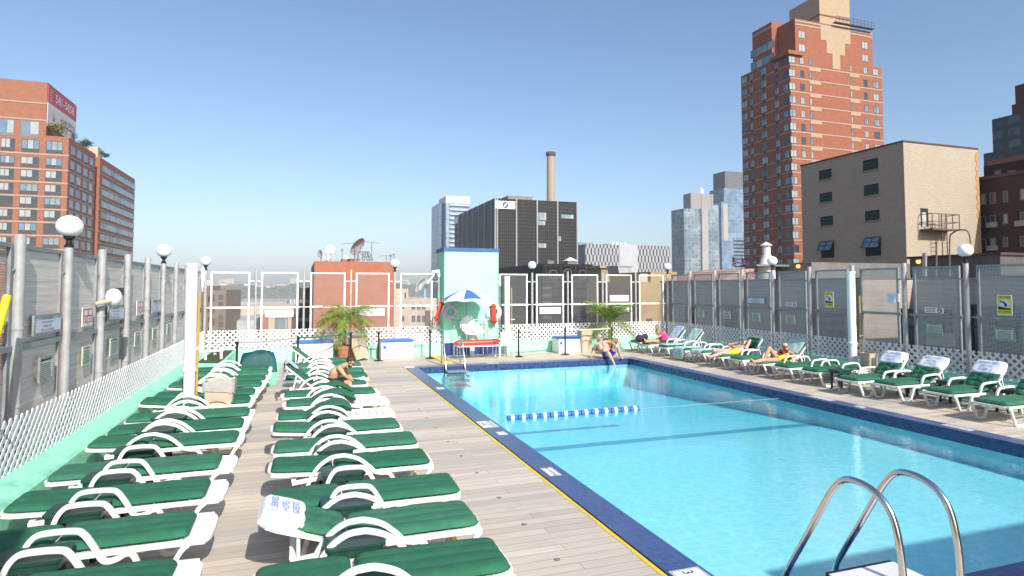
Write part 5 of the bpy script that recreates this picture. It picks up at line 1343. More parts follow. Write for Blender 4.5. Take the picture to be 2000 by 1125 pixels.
a, b, z0, z1 = faceF(967.3, 1005.5, 393, 408, Y0); mb = MB(); mb.box(a, b, Y0 - .55, Y0 - .02, z0, z1); part('sign_panel', mb, PLATE, t, True, False)
cx_, cz_ = (a + b) / 2, (z0 + z1) / 2; rr_ = (z1 - z0) * .40; mb = MB(); n = 32
def disc(mb, r, y, a0, a1, m, n=32):
    vs = [(cx_, y, cz_)] + [(cx_ + r * math.cos(a0 + (a1 - a0) * i / n), y, cz_ + r * math.sin(a0 + (a1 - a0) * i / n)) for i in range(n + 1)]
    mb.add(vs, [(0, i + 1, i + 2) for i in range(n)], m)
disc(mb, rr_, Y0 - .60, 0, 2 * math.pi, 0)
for q in range(4): disc(mb, rr_ * .62, Y0 - .65, q * math.pi / 2, (q + 1) * math.pi / 2, 1 + q % 2, 10)
part('roundel', mb, [INK, PLATE, BLUEL], t, True, False)
ya2, yb2, z0, z1 = faceL(888.6, 895, 424, 437, X0); mb = MB(); mb.box(X0 - .5, X0 - .02, ya2, yb2, z0, z1); part('side_sign', mb, PLATEB, t, True, False)
z_ = zt; mb = MB(); a, b = onY(992, 388, Y0 + 12).x, onY(1040, 388, Y0 + 12).x; mb.box(a, b, Y0 + 12, Y0 + 22, zt - .5, onY(1015, 383, Y0 + 12).z); part('roof_plant', mb, mat('roof_plant_grey', (.22, .19, .17), .8, .2, .3), t, True, False)
for q in ((1049, 1067, 415, 430), (1049, 1065, 431, 440), (1096, 1120, 419, 427), (1089, 1096, 461, 471), (1048, 1067, 475, 484)):
    a, b, z0, z1 = faceF(*q, Y0); window(t, 'F', Y0 - .005, a, b, z0, z1, 3, FRM, 4)
# chimney behind
p = onY(1076, 391, 330); zt2 = onY(1076, 297, 330).z; r0 = (onY(1084, 380, 330).x - onY(1068, 380, 330).x) / 2
t = thing('chimney', 'tall tan brick power station chimney behind the black office building', 'chimney', (p.x, 330, GZ)); h_ = zt2 - GZ
mb = MB(); mb.lathe([(r0 * 1.25, 0), (r0, h_ * .6), (r0 * .9, h_ - 5), (r0 * .9, h_)], 28); part('shaft', mb, brick('chimney_brick', (.36, .285, .205), (.41, .325, .235), (.34, .28, .21), 1.4, .8, .05, .9, stain=.2, bmp=0), t, ang=60)
mb = MB(); mb.lathe([(r0 * .92, h_ - 2.8), (r0 * 1.15, h_ - 1.6), (r0 * 1.15, h_ - .3), (r0 * .85, h_ + .05)], 28); part('crown', mb, mat('sooty_crown', (.10, .075, .06), .9, .2, .4), t)
# ---- blue glass tower, left of the black office
Y0 = 420.0
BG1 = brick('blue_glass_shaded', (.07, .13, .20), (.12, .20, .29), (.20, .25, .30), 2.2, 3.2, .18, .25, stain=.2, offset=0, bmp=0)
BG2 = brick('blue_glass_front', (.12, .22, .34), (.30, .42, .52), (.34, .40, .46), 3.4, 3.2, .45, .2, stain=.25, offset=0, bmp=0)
X0 = onY(871, 400, Y0).x; X1 = onY(918, 400, Y0).x; z1 = onY(871, 382, Y0).z
t = bthing('glass_tower', 'blue glass tower with balconies left behind the black office building', 'building', X0, X1, Y0, Y0 + 40)
grp(t, X0, X1, Y0, onX(858, 395, X0).y, GZ, onY(871, 396, Y0).z, BG2)
grp(t, X0, X1, Y0 + .5, onX(857.5, 380, X0).y, onY(871, 396, Y0).z, z1, mat('pale_crown', (.52, .54, .56), .5, .1, .3), 'crown')
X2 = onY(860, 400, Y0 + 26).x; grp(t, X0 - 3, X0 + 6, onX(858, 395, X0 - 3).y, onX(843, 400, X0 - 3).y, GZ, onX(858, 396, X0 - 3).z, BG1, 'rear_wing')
mb = MB(); z = onY(871, 399, Y0).z
while z > -20: mb.box((X0 + X1) / 2 - 6, X1 - 1, Y0 - 1.4, Y0 - .02, z - 1.0, z - .1); z -= 3.2
part('balcony', mb, mat('balcony_grey', (.42, .46, .50), .5, .1, .3), t, True, False)
# ---- grey and white striped building
def stripes(name, dark, light, fu, fv, ratio):
    m, N, L, B = nmat(name); uv, s = uvface(N, L); sp = N.new('ShaderNodeSeparateXYZ'); L.new(uv, sp.inputs[0])
    row = math_(N, L, 'FLOOR', math_(N, L, 'MULTIPLY', sp.outputs[1], fv)); sh = math_(N, L, 'MULTIPLY', math_(N, L, 'FRACT', math_(N, L, 'MULTIPLY', row, .5)), 1.0)
    a = math_(N, L, 'LESS_THAN', math_(N, L, 'FRACT', math_(N, L, 'ADD', math_(N, L, 'MULTIPLY', sp.outputs[0], fu), sh)), ratio)
    n = noise(N, L, uv, .3, 2)
    L.new(mixc(N, L, a, light, mixc(N, L, n.outputs[0], [q * .6 for q in dark], [q * 1.6 for q in dark])), B.inputs['Base Color']); B.inputs['Roughness'].default_value = .45; return m
Y0 = 330.0; X0 = onY(1143.5, 480, Y0).x; X1 = onY(1308, 480, Y0).x; zt = onY(1200, 478, Y0).z; Yf = onX(1129.5, 482, X0).y
t = bthing('office_building', 'grey and white striped building with four roof domes', 'building', X0, X1, Y0, Yf)
grp(t, X0, X1, Y0, Yf, GZ, zt, stripes('striped_cladding', (.03, .032, .036), (.31, .31, .32), .42, .24, .42))
mb = MB(); mb.box(onY(1209, 480, Y0).x, onY(1245, 480, Y0).x, Y0 - .3, Y0 - .02, GZ, zt + .1); part('plain_panel', mb, mat('pale_cladding', (.38, .385, .40), .5, .06, .3), t, True, False)
mb = MB(); mb.box(X0 - .3, X0 - .02, Y0 + .1, Yf, GZ, zt - .3); part('dark_side', mb, glass('side_glass', (.06, .09, .12)), t, True, False)
for x in (1196.5, 1205, 1213, 1221): p = onY(x, 475, Y0 + 10); mb = MB(); mb.ball((p.x, p.y, zt + .5), (1.1, 1.1, 1.9), 14, 8); part('roof_dome', mb, PVC, t, True)
mb = MB(); mb.box(onY(1130, 474, Y0 + 8).x, onY(1158, 474, Y0 + 8).x, Y0 + 8, Y0 + 20, zt, onY(1140, 473.5, Y0 + 8).z); mb.box(onY(1190, 474, Y0 + 9).x, onY(1228, 474, Y0 + 9).x, Y0 + 13, Y0 + 20, zt, zt + 1.5); part('roof_plant', mb, mat('plant_grey', (.2, .22, .25), .7, .2, .3), t, True, False)
# ---- glass towers between the striped building and the red tower
Y0 = 380.0; X0 = onY(1336, 430, Y0).x; X1 = onY(1404, 430, Y0).x; zt = onY(1340, 407, Y0).z
GA = brick('glass_a', (.09, .15, .19), (.24, .32, .36), (.28, .30, .30), 3.0, 3.1, .42, .2, stain=.3, offset=0, bmp=0, sscale=.02)
t = bthing('glass_tower', 'pale glass residential tower with grey concrete core', 'building', X0, X1, Y0, Y0 + 35)
grp(t, X0, X1, Y0, onX(1311, 415, X0).y, GZ, zt, GA)
xa, xb = onY(1348.5, 390, Y0 + 5).x, onY(1393, 390, Y0 + 5).x; CONC = brick('grey_core', (.26, .25, .24), (.28, .27, .26), (.12, .12, .12), 9, 40, .4, .8, stain=.15, offset=0, bmp=0)
grp(t, xa, xb, Y0 + 5, onX(1334.5, 390, xa).y, zt, onY(1365, 378, Y0 + 5).z, CONC, 'crown')
grp(t, onY(1369, 450, Y0).x, onY(1381, 450, Y0).x, Y0 - 1.2, Y0 - .02, GZ, zt + 1, mat('core_concrete', (.30, .29, .28), .8, .12, .2), 'core')
mb = MB(); p = onY(1369, 370, Y0 + 8); mb.cyl((p.x, p.y, zt + 10), (p.x, p.y, onY(1369, 366, Y0 + 8).z), .5, n=6); mb.cyl((p.x + 1.6, p.y, zt + 10), (p.x + 1.6, p.y, onY(1369, 369, Y0 + 8).z), .6, n=6); part('flue', mb, PVC, t, True)
Y0 = 430.0; X0 = onY(1409, 430, Y0).x; X1 = X0 + 30
GBm = brick('glass_b', (.11, .18, .28), (.21, .30, .40), (.25, .31, .37), 4.0, 3.1, .22, .12, stain=.35, offset=0, bmp=0, sscale=.02)
t = bthing('glass_tower', 'stepped blue glass tower with dark louvred top beside the red tower', 'building', X0, X1, Y0, Y0 + 30)
grp(t, X0, X1, Y0, onX(1403, 395, X0).y, GZ, onY(1409, 394, Y0).z, GBm)
a = onY(1414.5, 380, Y0).x; grp(t, a, X1, Y0 + .4, Y0 + 20, onY(1409, 394, Y0).z, onY(1420, 367, Y0).z, GBm, 'upper_block')
a = onY(1419, 350, Y0).x; grp(t, a, X1, Y0 + 2, Y0 + 18, onY(1420, 367, Y0).z, onY(1430, 334, Y0).z, brick('louvre_grid', (.05, .055, .06), (.06, .065, .07), (.18, .19, .2), 2.0, 1.2, .3, .6, offset=0, bmp=0), 'mechanical_top')
mb = MB(); mb.box(onY(1412, 430, Y0).x, onY(1421, 430, Y0).x, Y0 - .4, Y0 - .02, onY(1410, 470, Y0).z, onY(1410, 398, Y0).z); part('tan_strip', mb, mat('tan_strip_stone', (.34, .31, .27), .7, .1, .2), t, True, False)
mb = MB(); z = onY(1440, 470, Y0).z
for i in range(8): mb.box(X0 + 12, X0 + 26, Y0 - 1.6, Y0 - .02, z - 3.1 * i, z - 3.1 * i + .3); 
part('balcony', mb, FRM, t, True, False)

# ---- near rooftops behind the back fence
Y0 = 70.0; X0 = onY(614, 510, Y0).x; X1 = onY(769, 512, Y0).x; zt = onY(614, 510, Y0).z
OB = brick('orange_brick', (.36, .125, .065), (.40, .145, .08), (.34, .16, .11), .42, .14, .012, .9, stain=.12, bmp=0)
t = bthing('brick_building', 'plain orange brick box with satellite dishes behind the back fence', 'building', X0, X1, Y0, Y0 + 12)
grp(t, X0, X1, Y0, onX(608, 512, X0).y, GZ, zt, OB)
mb = MB(); mb.box(onY(668, 508, 74).x, onY(700, 508, 74).x, 74, 77, zt, onY(680, 505.5, 74).z); part('roof_block', mb, OB, t, True, False)
AL = mat('dish_grey', (.42, .43, .45), .5, .2, 2); ALM = mat('dish_cream', (.62, .57, .48), .5, .1, 2)
def dish(label, c, r, dirv, m, deep=.25, legs=True, zb=None):
    c = Vector(c); d = Vector(dirv).normalized(); M = Matrix.Translation(c) @ d.to_track_quat('Z', 'Y').to_matrix().to_4x4()
    t = thing('satellite_dish', label, 'satellite dish', (c.x, c.y, zb if zb else c.z - r))
    mb = MB(); P = [(r * f, r * deep * f * f) for f in (.02, .3, .55, .8, 1.0)] + [(r * f, r * deep * f * f - .03) for f in (1.0, .7, .35, .02)]; mb.lathe(P, 26, 0, M); part('reflector', mb, m, t, True, ang=60)
    mb = MB(); b = Vector((c.x, c.y, zb if zb else c.z - r)); mb.cyl(c - d * .05, b, .06, n=8)
    for q in range(3): a = M @ Vector((r * .85 * math.cos(q * 2.1), r * .85 * math.sin(q * 2.1), r * deep * .7)); mb.cyl(a, M @ Vector((0, 0, r * .75)), .018, n=5)
    part('mount', mb, GALVF, t, True); return t
dish('round cream dish facing the camera on the orange brick box', onY(645, 486.5, 72.5), .50, (.1, -1, .1), ALM, .1, zb=zt)
dish('dark grey drum dish leftmost on the orange brick box', onY(627, 496, 72), .46, (-.8, -.55, 0), AL, .4, zb=zt)
dish('small grey dish low between the two bigger ones on the brick box', onY(637.5, 501.5, 71.5), .42, (.3, -1, .25), AL, .2, zb=zt)
def bigdish(label, tip, low, back, Yd, m, zb):
    a, b = onY(*tip, Yd), onY(*low, Yd); c = (a + b) / 2; r = (a - b).length / 2; u = (a - b).normalized(); d = Vector((u.z * .85, -.5, -u.x * .85)).normalized()
    t = dish(label, c, r, Vector((d.x, -.6, .35)) if back else Vector((d.x, d.y, d.z)), m, .28, zb=zb); return t
t = bigdish('big tilted mesh dish on a steel frame on the orange brick box', (707, 464), (682, 494), False, 73, AL, zt)
mb = MB(); fr = [onY(x, 510, 73.5) for x in (702, 712, 722, 729)]; tp = [onY(x, 492, 73.5) for x in (700, 710, 716, 721)]
for a, b in zip(fr, tp): mb.cyl(a, b, .05, n=6); mb.cyl(a + Vector((0, 2, 0)), b + Vector((0, 2, 0)), .05, n=6)
mb.cyl(tp[0], tp[3], .06, n=6); mb.cyl(fr[0], tp[2], .03, n=6); mb.cyl(fr[2], tp[0], .03, n=6); mb.cyl(onY(709, 501, 73.5), onY(724, 501, 73.5), .03, n=6); part('steel_frame', mb, FRL, t, True)
def yagi(label, a, b, mast, Yd):
    A, B = onY(*a, Yd), onY(*b, Yd); t = thing('antenna', label, 'antenna', tuple(onY(*mast, Yd))); mb = MB(); mb.cyl(A, B, .025, n=6)
    for i in range(9): p = A.lerp(B, i / 8); mb.cyl(p - Vector((.1, .5, 0)), p + Vector((.1, .5, 0)), .012, n=4)
    part('boom', mb, FRL, t, True)
    mb = MB(); mb.cyl(onY(*mast, Yd), A.lerp(B, max(0, min(1, (mast[0] - a[0]) / (b[0] - a[0])))), .035, n=6); part('mast', mb, FRL, t, True)
yagi('long thin antenna above the orange brick box, left of the big dish', (666, 477), (704, 473), (692, 508), 74)
yagi('long thin antenna above the orange brick box, right of the big dish', (706, 471), (742, 475), (726, 508), 74)
yagi('short antenna on the right corner of the orange brick box', (741, 500), (763, 499), (754.5, 511), 72)
for x, y0, y1, l in ((668, 486, 509, 'thin mast in the middle of the orange brick box roof'), (763, 497, 511, 'thin mast near the right end of the brick box roof'), (769, 495, 511, 'thin mast at the right corner of the brick box roof')):
    a, b = onY(x, y1, 72.5), onY(x, y0, 72.5); mb = MB(); mb.cyl(a, b, .035, n=6); mb.box(b.x - .12, b.x + .12, b.y - .03, b.y + .03, b.z - .3, b.z); single('mast', mb, FRL, l, 'mast', tuple(a), world=True)
dish('tiny white dome dish in the middle of the brick box roof', onY(675, 503, 73), .24, (.2, -1, .3), PVC, .3, zb=zt)
def plainb(name, label, xl, xr, yt, Y0, m, depth=12, wins=(), side=None, fr=None):
    X0, X1 = onY(xl, yt, Y0).x, onY(xr, yt, Y0).x; zt = onY((xl + xr) / 2, yt, Y0).z
    t = bthing(name, label, 'building', X0, X1, Y0, Y0 + depth); grp(t, X0, X1, Y0, Y0 + depth, GZ, zt, m)
    for q in wins:
        a, b, z0, z1 = faceF(*q[:4], Y0); window(t, 'F', Y0, a, b, z0, z1, q[4] if len(q) > 4 else 0, fr or FRM, 2)
    return t, X0, X1, zt
CREAM = brick('cream_brick', (.50, .43, .33), (.54, .47, .36), (.45, .39, .31), .5, .16, .012, .9, bmp=0); STONE = mat('beige_stone', (.52, .42, .31), .9, .1, .3)
ws = [(804, 811, 594, 605), (814, 821.5, 594, 605), (824, 831, 594, 605), (804, 811, 616, 629), (814, 821.5, 616, 629), (824, 831, 616, 629), (783, 790, 597, 603, 0), (783, 790, 617, 628, 0), (783, 790, 638, 648), (804, 811, 638, 650), (814, 821.5, 638, 650)]
t, X0, X1, zt = plainb('loft_building', 'cream building with window rows right of the orange brick box', 772, 858, 583, 80, CREAM, 14, ws, None, FRL)
a, b, z0, z1 = faceF(773, 797.5, 564, 583, 84); grp(t, a, b, 84, 90, zt, z1, CREAM, 'roof_house'); window(t, 'F', 84, a + 1.2, b - .3, z1 - 1.6, z1 - .5, 0, FRM, 2)
mb = MB(); mb.box(onY(830, 610, 80).x, onY(846, 610, 80).x, 79.9, 79.99, GZ, onY(838, 606, 80).z); part('brown_panel', mb, mat('brown_brick_panel', (.12, .07, .055), .9, .2, 2), t, True, False)
bigdish('white tilted mesh dish on the cream building, behind the fence', (827, 542), (808.5, 567), False, 81, PVC, zt)
p = onY(829.5, 578, 81); mb = MB(); mb.cyl((p.x, p.y, zt), (p.x, p.y, onY(829.5, 564, 81).z), .16, n=10); mb.cyl((p.x, p.y, zt), (p.x, p.y, zt + .1), .3, n=10); single('pipe_stub', mb, mat('pale_blue_pipe', (.25, .5, .6), .5, .1, 4), 'pale blue stub pipe under the white dish on the cream building', 'pipe', (p.x, p.y, zt), world=True)
plainb('dark_garage', 'dark grey banded building left of the orange brick box', 583.5, 609, 562, 85, brick('banded_concrete', (.05, .05, .05), (.06, .06, .06), (.34, .27, .2), 60, 2.4, .22, .8, offset=0, bmp=0))
BRW = brick('brown_loft_brick', (.19, .135, .09), (.22, .155, .105), (.16, .12, .085), .5, .16, .012, .9, bmp=0)
ws = [(427, 436, y, y + 11, 0) for y in (575, 589, 614, 628, 642)] + [(406, 412, y, y + 12, 0) for y in (578, 598, 618, 638)] + [(415, 420, y, y + 13, 3) for y in (576, 598, 622)]
plainb('loft_building', 'brown brick loft building at the left end behind the back fence', 399, 442, 567, 60, BRW, 14, ws)
plainb('loft_building', 'narrow taller brown block at the extreme left behind the back fence', 388, 409, 558, 62.5, BRW, 8)
t, X0, X1, zt = plainb('warehouse', 'low beige warehouse behind the back fence, left part', 441, 500, 602, 95, STONE, 20)
t, X0, X1, zt = plainb('warehouse', 'low beige and brick warehouse with a shutter, behind the back fence', 499, 585, 600, 90, STONE, 20)
for q, m in (((500, 524, 614, 660), OB), ((569, 584, 614, 660), mat('rusty_red', (.42, .12, .07), .9, .2, 1))):
    a, b, z0, z1 = faceF(*q, 90); grp(t, a, b, 89.9, 89.98, z0 - 8, z1, m, 'brick_panel')
a, b, z0, z1 = faceF(537, 562, 621, 642, 90); window(t, 'F', 90, a, b, z0, z1, 3, FRL, 4)
plainb('truck_shed', 'pale grey flat shed below the beige warehouse', 441, 497, 626, 70, mat('pale_shed', (.42, .42, .43), .7, .2, .8), 12)
t, X0, X1, zt = plainb('pier_shed', 'long pale pier shed with white columns on the river', 470, 576, 585, 700, mat('pier_grey', (.26, .29, .31), .8, .15, .05), 60)
mb = MB(); x = X0 + 1
while x < X1: mb.box(x, x + 1, 699.0, 699.9, zt - 7, zt - .5); x += 4
part('columns', mb, PVC, t, True, False)
plainb('warehouse', 'grey flat roofed sheds before the river', 442, 560, 590, 300, mat('grey_roof', (.36, .34, .32), .9, .2, .1), 60)
# right of the tower
Y0 = 100.0; X0 = onY(1059, 516, Y0).x; X1 = onY(1158.5, 517, Y0).x; zt = onY(1100, 515.5, Y0).z
BL = brick('black_tile_grid', (.012, .010, .009), (.016, .014, .013), (.075, .07, .066), .95, .95, .045, .5, offset=0, bmp=0, spec=.12)
t = bthing('low_black_building', 'low black tiled building with ring ornaments behind the back fence', 'building', X0, X1, Y0, Y0 + 60)
grp(t, X0, X1, Y0, onX(974, 524, X0).y, GZ, zt, BL)
for x, y in ((1080.6, 536), (1109, 534.5), (1138, 536)):
    p = onY(x, y, Y0 - .05); mb = MB(); r_ = 9 / 1190 * 105; mb.tube([p + Vector((r_ * math.cos(i * .2618), 0, r_ * math.sin(i * .2618))) for i in range(24)], .05, 5, closed=True, up=(0, 1, 0)); part('ring_ornament', mb, FRL, t, True)
mb = MB()
for i in range(7):
    z = zt - 4.5 - i * 1.3
    mb.box(X0 + .05, X1 - .05, Y0 - .12, Y0 - .02, z, z + .45)
part('louvre_band', mb, mat('dark_band', (.06, .055, .05), .6, .2, 1), t, True, False)
for x, w_, l in ((1113.5, 11.5, 'white pyramid skylight on the low black building'), (1073, 8, 'grey pyramid skylight left on the low black building')):
    p = onY(x, 509.5, Y0 + 6); hw = w_ / 1190 * 112; tp = onY(x, 502 if w_ > 10 else 507, Y0 + 6)
    mb = MB(); mb.add([(p.x - hw, p.y - hw, p.z), (p.x + hw, p.y - hw, p.z), (p.x + hw, p.y + hw, p.z), (p.x - hw, p.y + hw, p.z), (p.x, p.y, tp.z)], [(0, 3, 2, 1), (0, 1, 4), (1, 2, 4), (2, 3, 4), (3, 0, 4)], 0)
    mb.box(p.x - hw * .85, p.x + hw * .85, p.y - hw * .85, p.y + hw * .85, zt, p.z - .02, 1); single('skylight', mb, [PVC if w_ > 10 else FRL, FRL], l, 'skylight', (p.x, p.y, zt), world=True, smooth=False)
plainb('low_building', 'dark grey shadowed building between the black building and the ochre one', 1158, 1252, 551, 62, brick('dark_bands', (.10, .09, .085), (.13, .12, .11), (.035, .033, .03), 40, 1.1, .12, .8, offset=0, bmp=0), 12, [(1186, 1200, 568, 578, 3), (1206, 1222, 568, 578, 1), (1170, 1180, 590, 606, 1), (1200, 1214, 592, 606, 0)])
p0, p1 = onY(1207, 550, 60), onY(1235, 521, 60); mb = MB(); mb.prism([(p0.x + .35, p0.z), (p1.x - .35, p0.z), (p1.x, p1.z), (p0.x, p1.z)], 60, 62.5); mb.prism([(p0.x - .1, p1.z), (p1.x + .1, p1.z), (p1.x + .1, p1.z + .12), (p0.x - .1, p1.z + .12)], 59.9, 62.6)
single('cooling_tower', mb, mat('galv_louvre', (.34, .36, .37), .5, .2, 1.5), 'tapered grey cooling unit left of the ochre building', 'cooling unit', ((p0.x + p1.x) / 2, 61, p0.z), world=True, smooth=False)
p0, p1 = onY(1174, 533, 75), onY(1208, 524, 75); mb = MB(); mb.box(p0.x, p1.x, 75, 79, GZ, p1.z); mb.box(p0.x - .3, p1.x + .3, 74.7, 79.3, p1.z, p1.z + .35)
single('stone_parapet_building', mb, mat('ochre_stone', (.34, .27, .15), .9, .25, 1), 'ochre stone cornice peeping over the white mesh fence', 'building', ((p0.x + p1.x) / 2, 77, GZ), world=True, smooth=False)
OCH = mat('ochre_wall', (.34, .235, .115), .9, .12, .8, dirt=(.22, .15, .08), dscale=.5)
t, X0, X1, zt = plainb('ochre_building', 'ochre rendered building at the back right corner', 1249, 1322, 551, 40, OCH, 9)
a, b, z0, z1 = faceF(1271, 1322, 531, 551, 40.5); grp(t, a, b, 40.5, 47, zt, z1, OCH, 'upper_block')
a, b, z0, z1 = faceF(1262, 1274, 622, 630, 40); window(t, 'F', 40, a, b, z0, z1, 0, FRM, 2)
p = onY(1254, 540, 40.6); mb = MB(); mb.box(p.x - .3, p.x + .3, 40.3, 40.9, zt, p.z + .2); single('roof_box', mb, BEIGE, 'small cream box on the ochre building', 'roof box', (p.x, 40.6, zt), world=True, smooth=False)

# ---- far shore
rr = random.Random(2); mb = MB(); nx, ny = 150, 12; vs = []
for j in range(ny + 1):
    for i in range(nx + 1):
        x = -900 + 1900 * i / nx; f = j / ny; y = 1500 + 260 * f
        h = GZ + 8 + (42 + 7 * math.sin(x * .011) + 4 * math.sin(x * .037 + 1)) * (1 - (1 - min(1, f * 1.5)) ** 2.2)
        vs.append((x, y, h + rr.uniform(-2.2, 2.2)))
mb.add(vs, [(j * (nx + 1) + i, j * (nx + 1) + i + 1, (j + 1) * (nx + 1) + i + 1, (j + 1) * (nx + 1) + i) for j in range(ny) for i in range(nx)])
setting('far_shore_hill', mb, mat('wooded_slope', (.055, .075, .045), .95, .5, .09), True)
mb = MB()
for i in range(2600):
    x = rr.uniform(-420, 420); f = rr.random() ** .8; y = 1505 + 230 * f
    z = GZ + 8 + (42 + 7 * math.sin(x * .011) + 4 * math.sin(x * .037 + 1)) * (1 - (1 - min(1, f * 1.5)) ** 2.2)
    s = rr.uniform(2.5, 6); mb.ball((x, y, z + s * .5), (s, s, s * .9), 6, 4)
o = single('woodland', mb, mat('far_trees', (.05, .075, .04), .95, .6, .06), 'green wooded slope on the far shore beyond the back fence', 'woodland', smooth=False); o['kind'] = 'stuff'
FH = [mat('far_house_white', (.60, .57, .52), .9, .15, .05), mat('far_house_tan', (.46, .37, .28), .9, .15, .05), mat('far_house_red', (.36, .17, .12), .9, .2, .05), mat('far_roof', (.22, .16, .14), .9, .2, .05)]
def hill(x, f): return GZ + 8 + (42 + 7 * math.sin(x * .011) + 4 * math.sin(x * .037 + 1)) * (1 - (1 - min(1, f * 1.5)) ** 2.2)
for i in range(150):
    px = rr.choice((rr.uniform(405, 608), rr.uniform(405, 608), rr.uniform(772, 860))); f = rr.uniform(.5, 1); y = 1500 + 260 * f; x = onY(px, 560, y).x
    w_, d_, h_ = rr.uniform(5, 13), rr.uniform(7, 12), rr.uniform(6, 12); z = hill(x, f); mb = MB(); k = rr.choices((0, 1, 2), (4, 4, 1.4))[0]
    if i % 29 == 0: h_ = 20; w_ = 22; k = rr.choice((1, 2))
    mb.box(-w_ / 2, w_ / 2, -d_ / 2, d_ / 2, -6, h_, 0)
    if h_ < 15: mb.prism([(-w_ / 2 - .5, h_ + .02), (w_ / 2 + .5, h_ + .02), (0, h_ + w_ * .35)], -d_ / 2 - .4, d_ / 2 + .4, 1)
    lab = {0: 'small white house among the houses on the far wooded ridge', 1: 'small tan house among the houses on the far wooded ridge', 2: 'small red house among the houses on the far wooded ridge'}[k]
    single('far_house', mb, [FH[k], FH[3]], lab, 'house', (x, y, z), 0, 'houses on the far ridge', smooth=False)
# ---- buildings behind the camera whose shadow falls into the frame
for x0, x1, h_, lab in ((6.05, 16, 4.72, 'roof stair house behind the camera, casting shade on the near pool'), (-9, -.75, 6.4, 'taller roof stair house behind the camera on the left')):
    t = thing('stair_house', lab, 'building', ((x0 + x1) / 2, -4, 0)); grp(t, x0, x1, -7, -2, .003, h_, TAN)
    mb = MB(); mb.box(x0 + .8, x0 + 1.7, -2, -1.95, .01, 2.1); part('door', mb, GALVF, t, True, False)
flush_windows()

# ================================================================ signs
def sgn(face, plane, x0, x1, y0, y1):
    xm, ym = (x0 + x1) / 2, (y0 + y1) / 2
    if face == 'B': a, b = onY(x0, ym, plane), onY(x1, ym, plane); c0, c1 = onY(xm, y1, plane), onY(xm, y0, plane)
    else: a, b = onX(x0, ym, plane), onX(x1, ym, plane); c0, c1 = onX(xm, y1, plane), onX(xm, y0, plane)
    c = (a + b) / 2; c.z = (c0.z + c1.z) / 2
    return c, (b - a).length, c1.z - c0.z
FR_ = {'L': ((0, 1, 0), (1, 0, 0)), 'R': ((0, -1, 0), (-1, 0, 0)), 'B': ((1, 0, 0), (0, -1, 0))}
def sign(name, label, face, plane, px, plate, draw, ink=INK, group=None, frame=None):
    c, w_, h_ = sgn(face, plane, *px); u, n = FR_[face]
    M = Matrix(((u[0], 0, n[0], 0), (u[1], 0, n[1], 0), (0, 1, 0, 0), (0, 0, 0, 1)))
    t = thing(name, label, 'sign', tuple(c), 0, group)
    mb = MB(); mb.box(-w_ / 2, w_ / 2, -h_ / 2, h_ / 2, -.008, .004, 0, M); part('plate', mb, plate, t, smooth=False)
    if frame:
        mb = MB(); e = .02
        for a in ((-w_ / 2 - .012, w_ / 2 + .012, h_ / 2 - e, h_ / 2 + .01), (-w_ / 2 - .012, w_ / 2 + .012, -h_ / 2 - .01, -h_ / 2 + e), (-w_ / 2 - .01, -w_ / 2 + e, -h_ / 2 + e, h_ / 2 - e), (w_ / 2 - e, w_ / 2 + .01, -h_ / 2 + e, h_ / 2 - e)):
            mb.box(*a, -.012, .014, 0, M)
        part('frame', mb, frame, t, smooth=False)
    for nm, m, fn in draw:
        for one in (fn if isinstance(fn, list) else [fn]): mb = MB(); one(mb, w_, h_, M); part(nm, mb, m, t, smooth=False)
    return t
def words(lines, fill=.84, k=.8, z=.006):
    def line(i, s):
        def f(mb, w_, h_, M):
            lh = h_ * fill / len(lines); q = MB(); q.text(s, lh * k, Matrix.Identity(4)); wid = max(p.x for p in q.v) - min(p.x for p in q.v)
            sx = min(1.0, w_ * .9 / wid); y = h_ * fill / 2 - lh * (i + .5)
            mb.add([(p.x * sx, p.y + y, z) for p in q.v], q.f, 0, M)
        return f
    return [line(i, s) for i, s in enumerate(lines)]
def smallprint(n, seed, top=.4, bot=-.42, z=.006, wid=.82):
    """lines of print too small to read: short strokes"""
    def f(mb, w_, h_, M):
        rr = random.Random(seed); lh = h_ * (top - bot) / n
        for i in range(n):
            y = h_ * top - lh * (i + .5); ww = w_ * wid * rr.uniform(.7, 1); x = -ww / 2
            while x < ww / 2:
                l = rr.uniform(.03, .09) * w_; mb.box(x, min(x + l, ww / 2), y - lh * .22, y + lh * .22, z, z + .001, 0, M); x += l + w_ * .022
    return f
SAF = ['FOR YOUR SAFETY', 'WE ASK YOU KINDLY', 'REFRAIN FROM', 'SITTING ON THE LEDGE']
for px, l in (((65, 117, 615, 650), 'nearest'), ((211, 241, 597, 625), 'second'), ((297, 313, 587, 610), 'third')):
    sign('safety_sign', f'{l} pale framed safety notice on the left mesh fence, ledge warning in grey capitals', 'L', -3.14, px, PLATEB, [('lettering', INKG, words(SAF))], frame=GALVF)
def redmap(mb, w_, h_, M):
    for a in ((-.42, .42, .39, .42), (-.42, .42, -.30, -.27), (-.42, -.38, -.27, .39), (.38, .42, -.27, .39), (-.38, .38, .02, .06), (-.12, -.07, -.27, .02), (-.02, .03, .06, .39)):
        mb.box(a[0] * w_, a[1] * w_, a[2] * h_, a[3] * h_, .006, .008, 0, M)
    for x in (-.25, .1, .24): mb.box(x * w_, (x + .04) * w_, -.22 * h_, -.05 * h_, .006, .008, 0, M)
    mb.box(-.05 * w_, .05 * w_, -.42 * h_, -.36 * h_, .006, .008, 0, M)
for px, l in (((-9, 7, 609, 651), 'red lined plan sign behind the bright yellow pole'), ((160.5, 181, 600, 636), 'red lined plan sign right of the first globe lamp'), ((267, 280, 587, 615), 'red lined plan sign between the second and third safety notices')):
    sign('plan_sign', l, 'L', -3.14, px, PLATE, [('plan', INKR, redmap)])
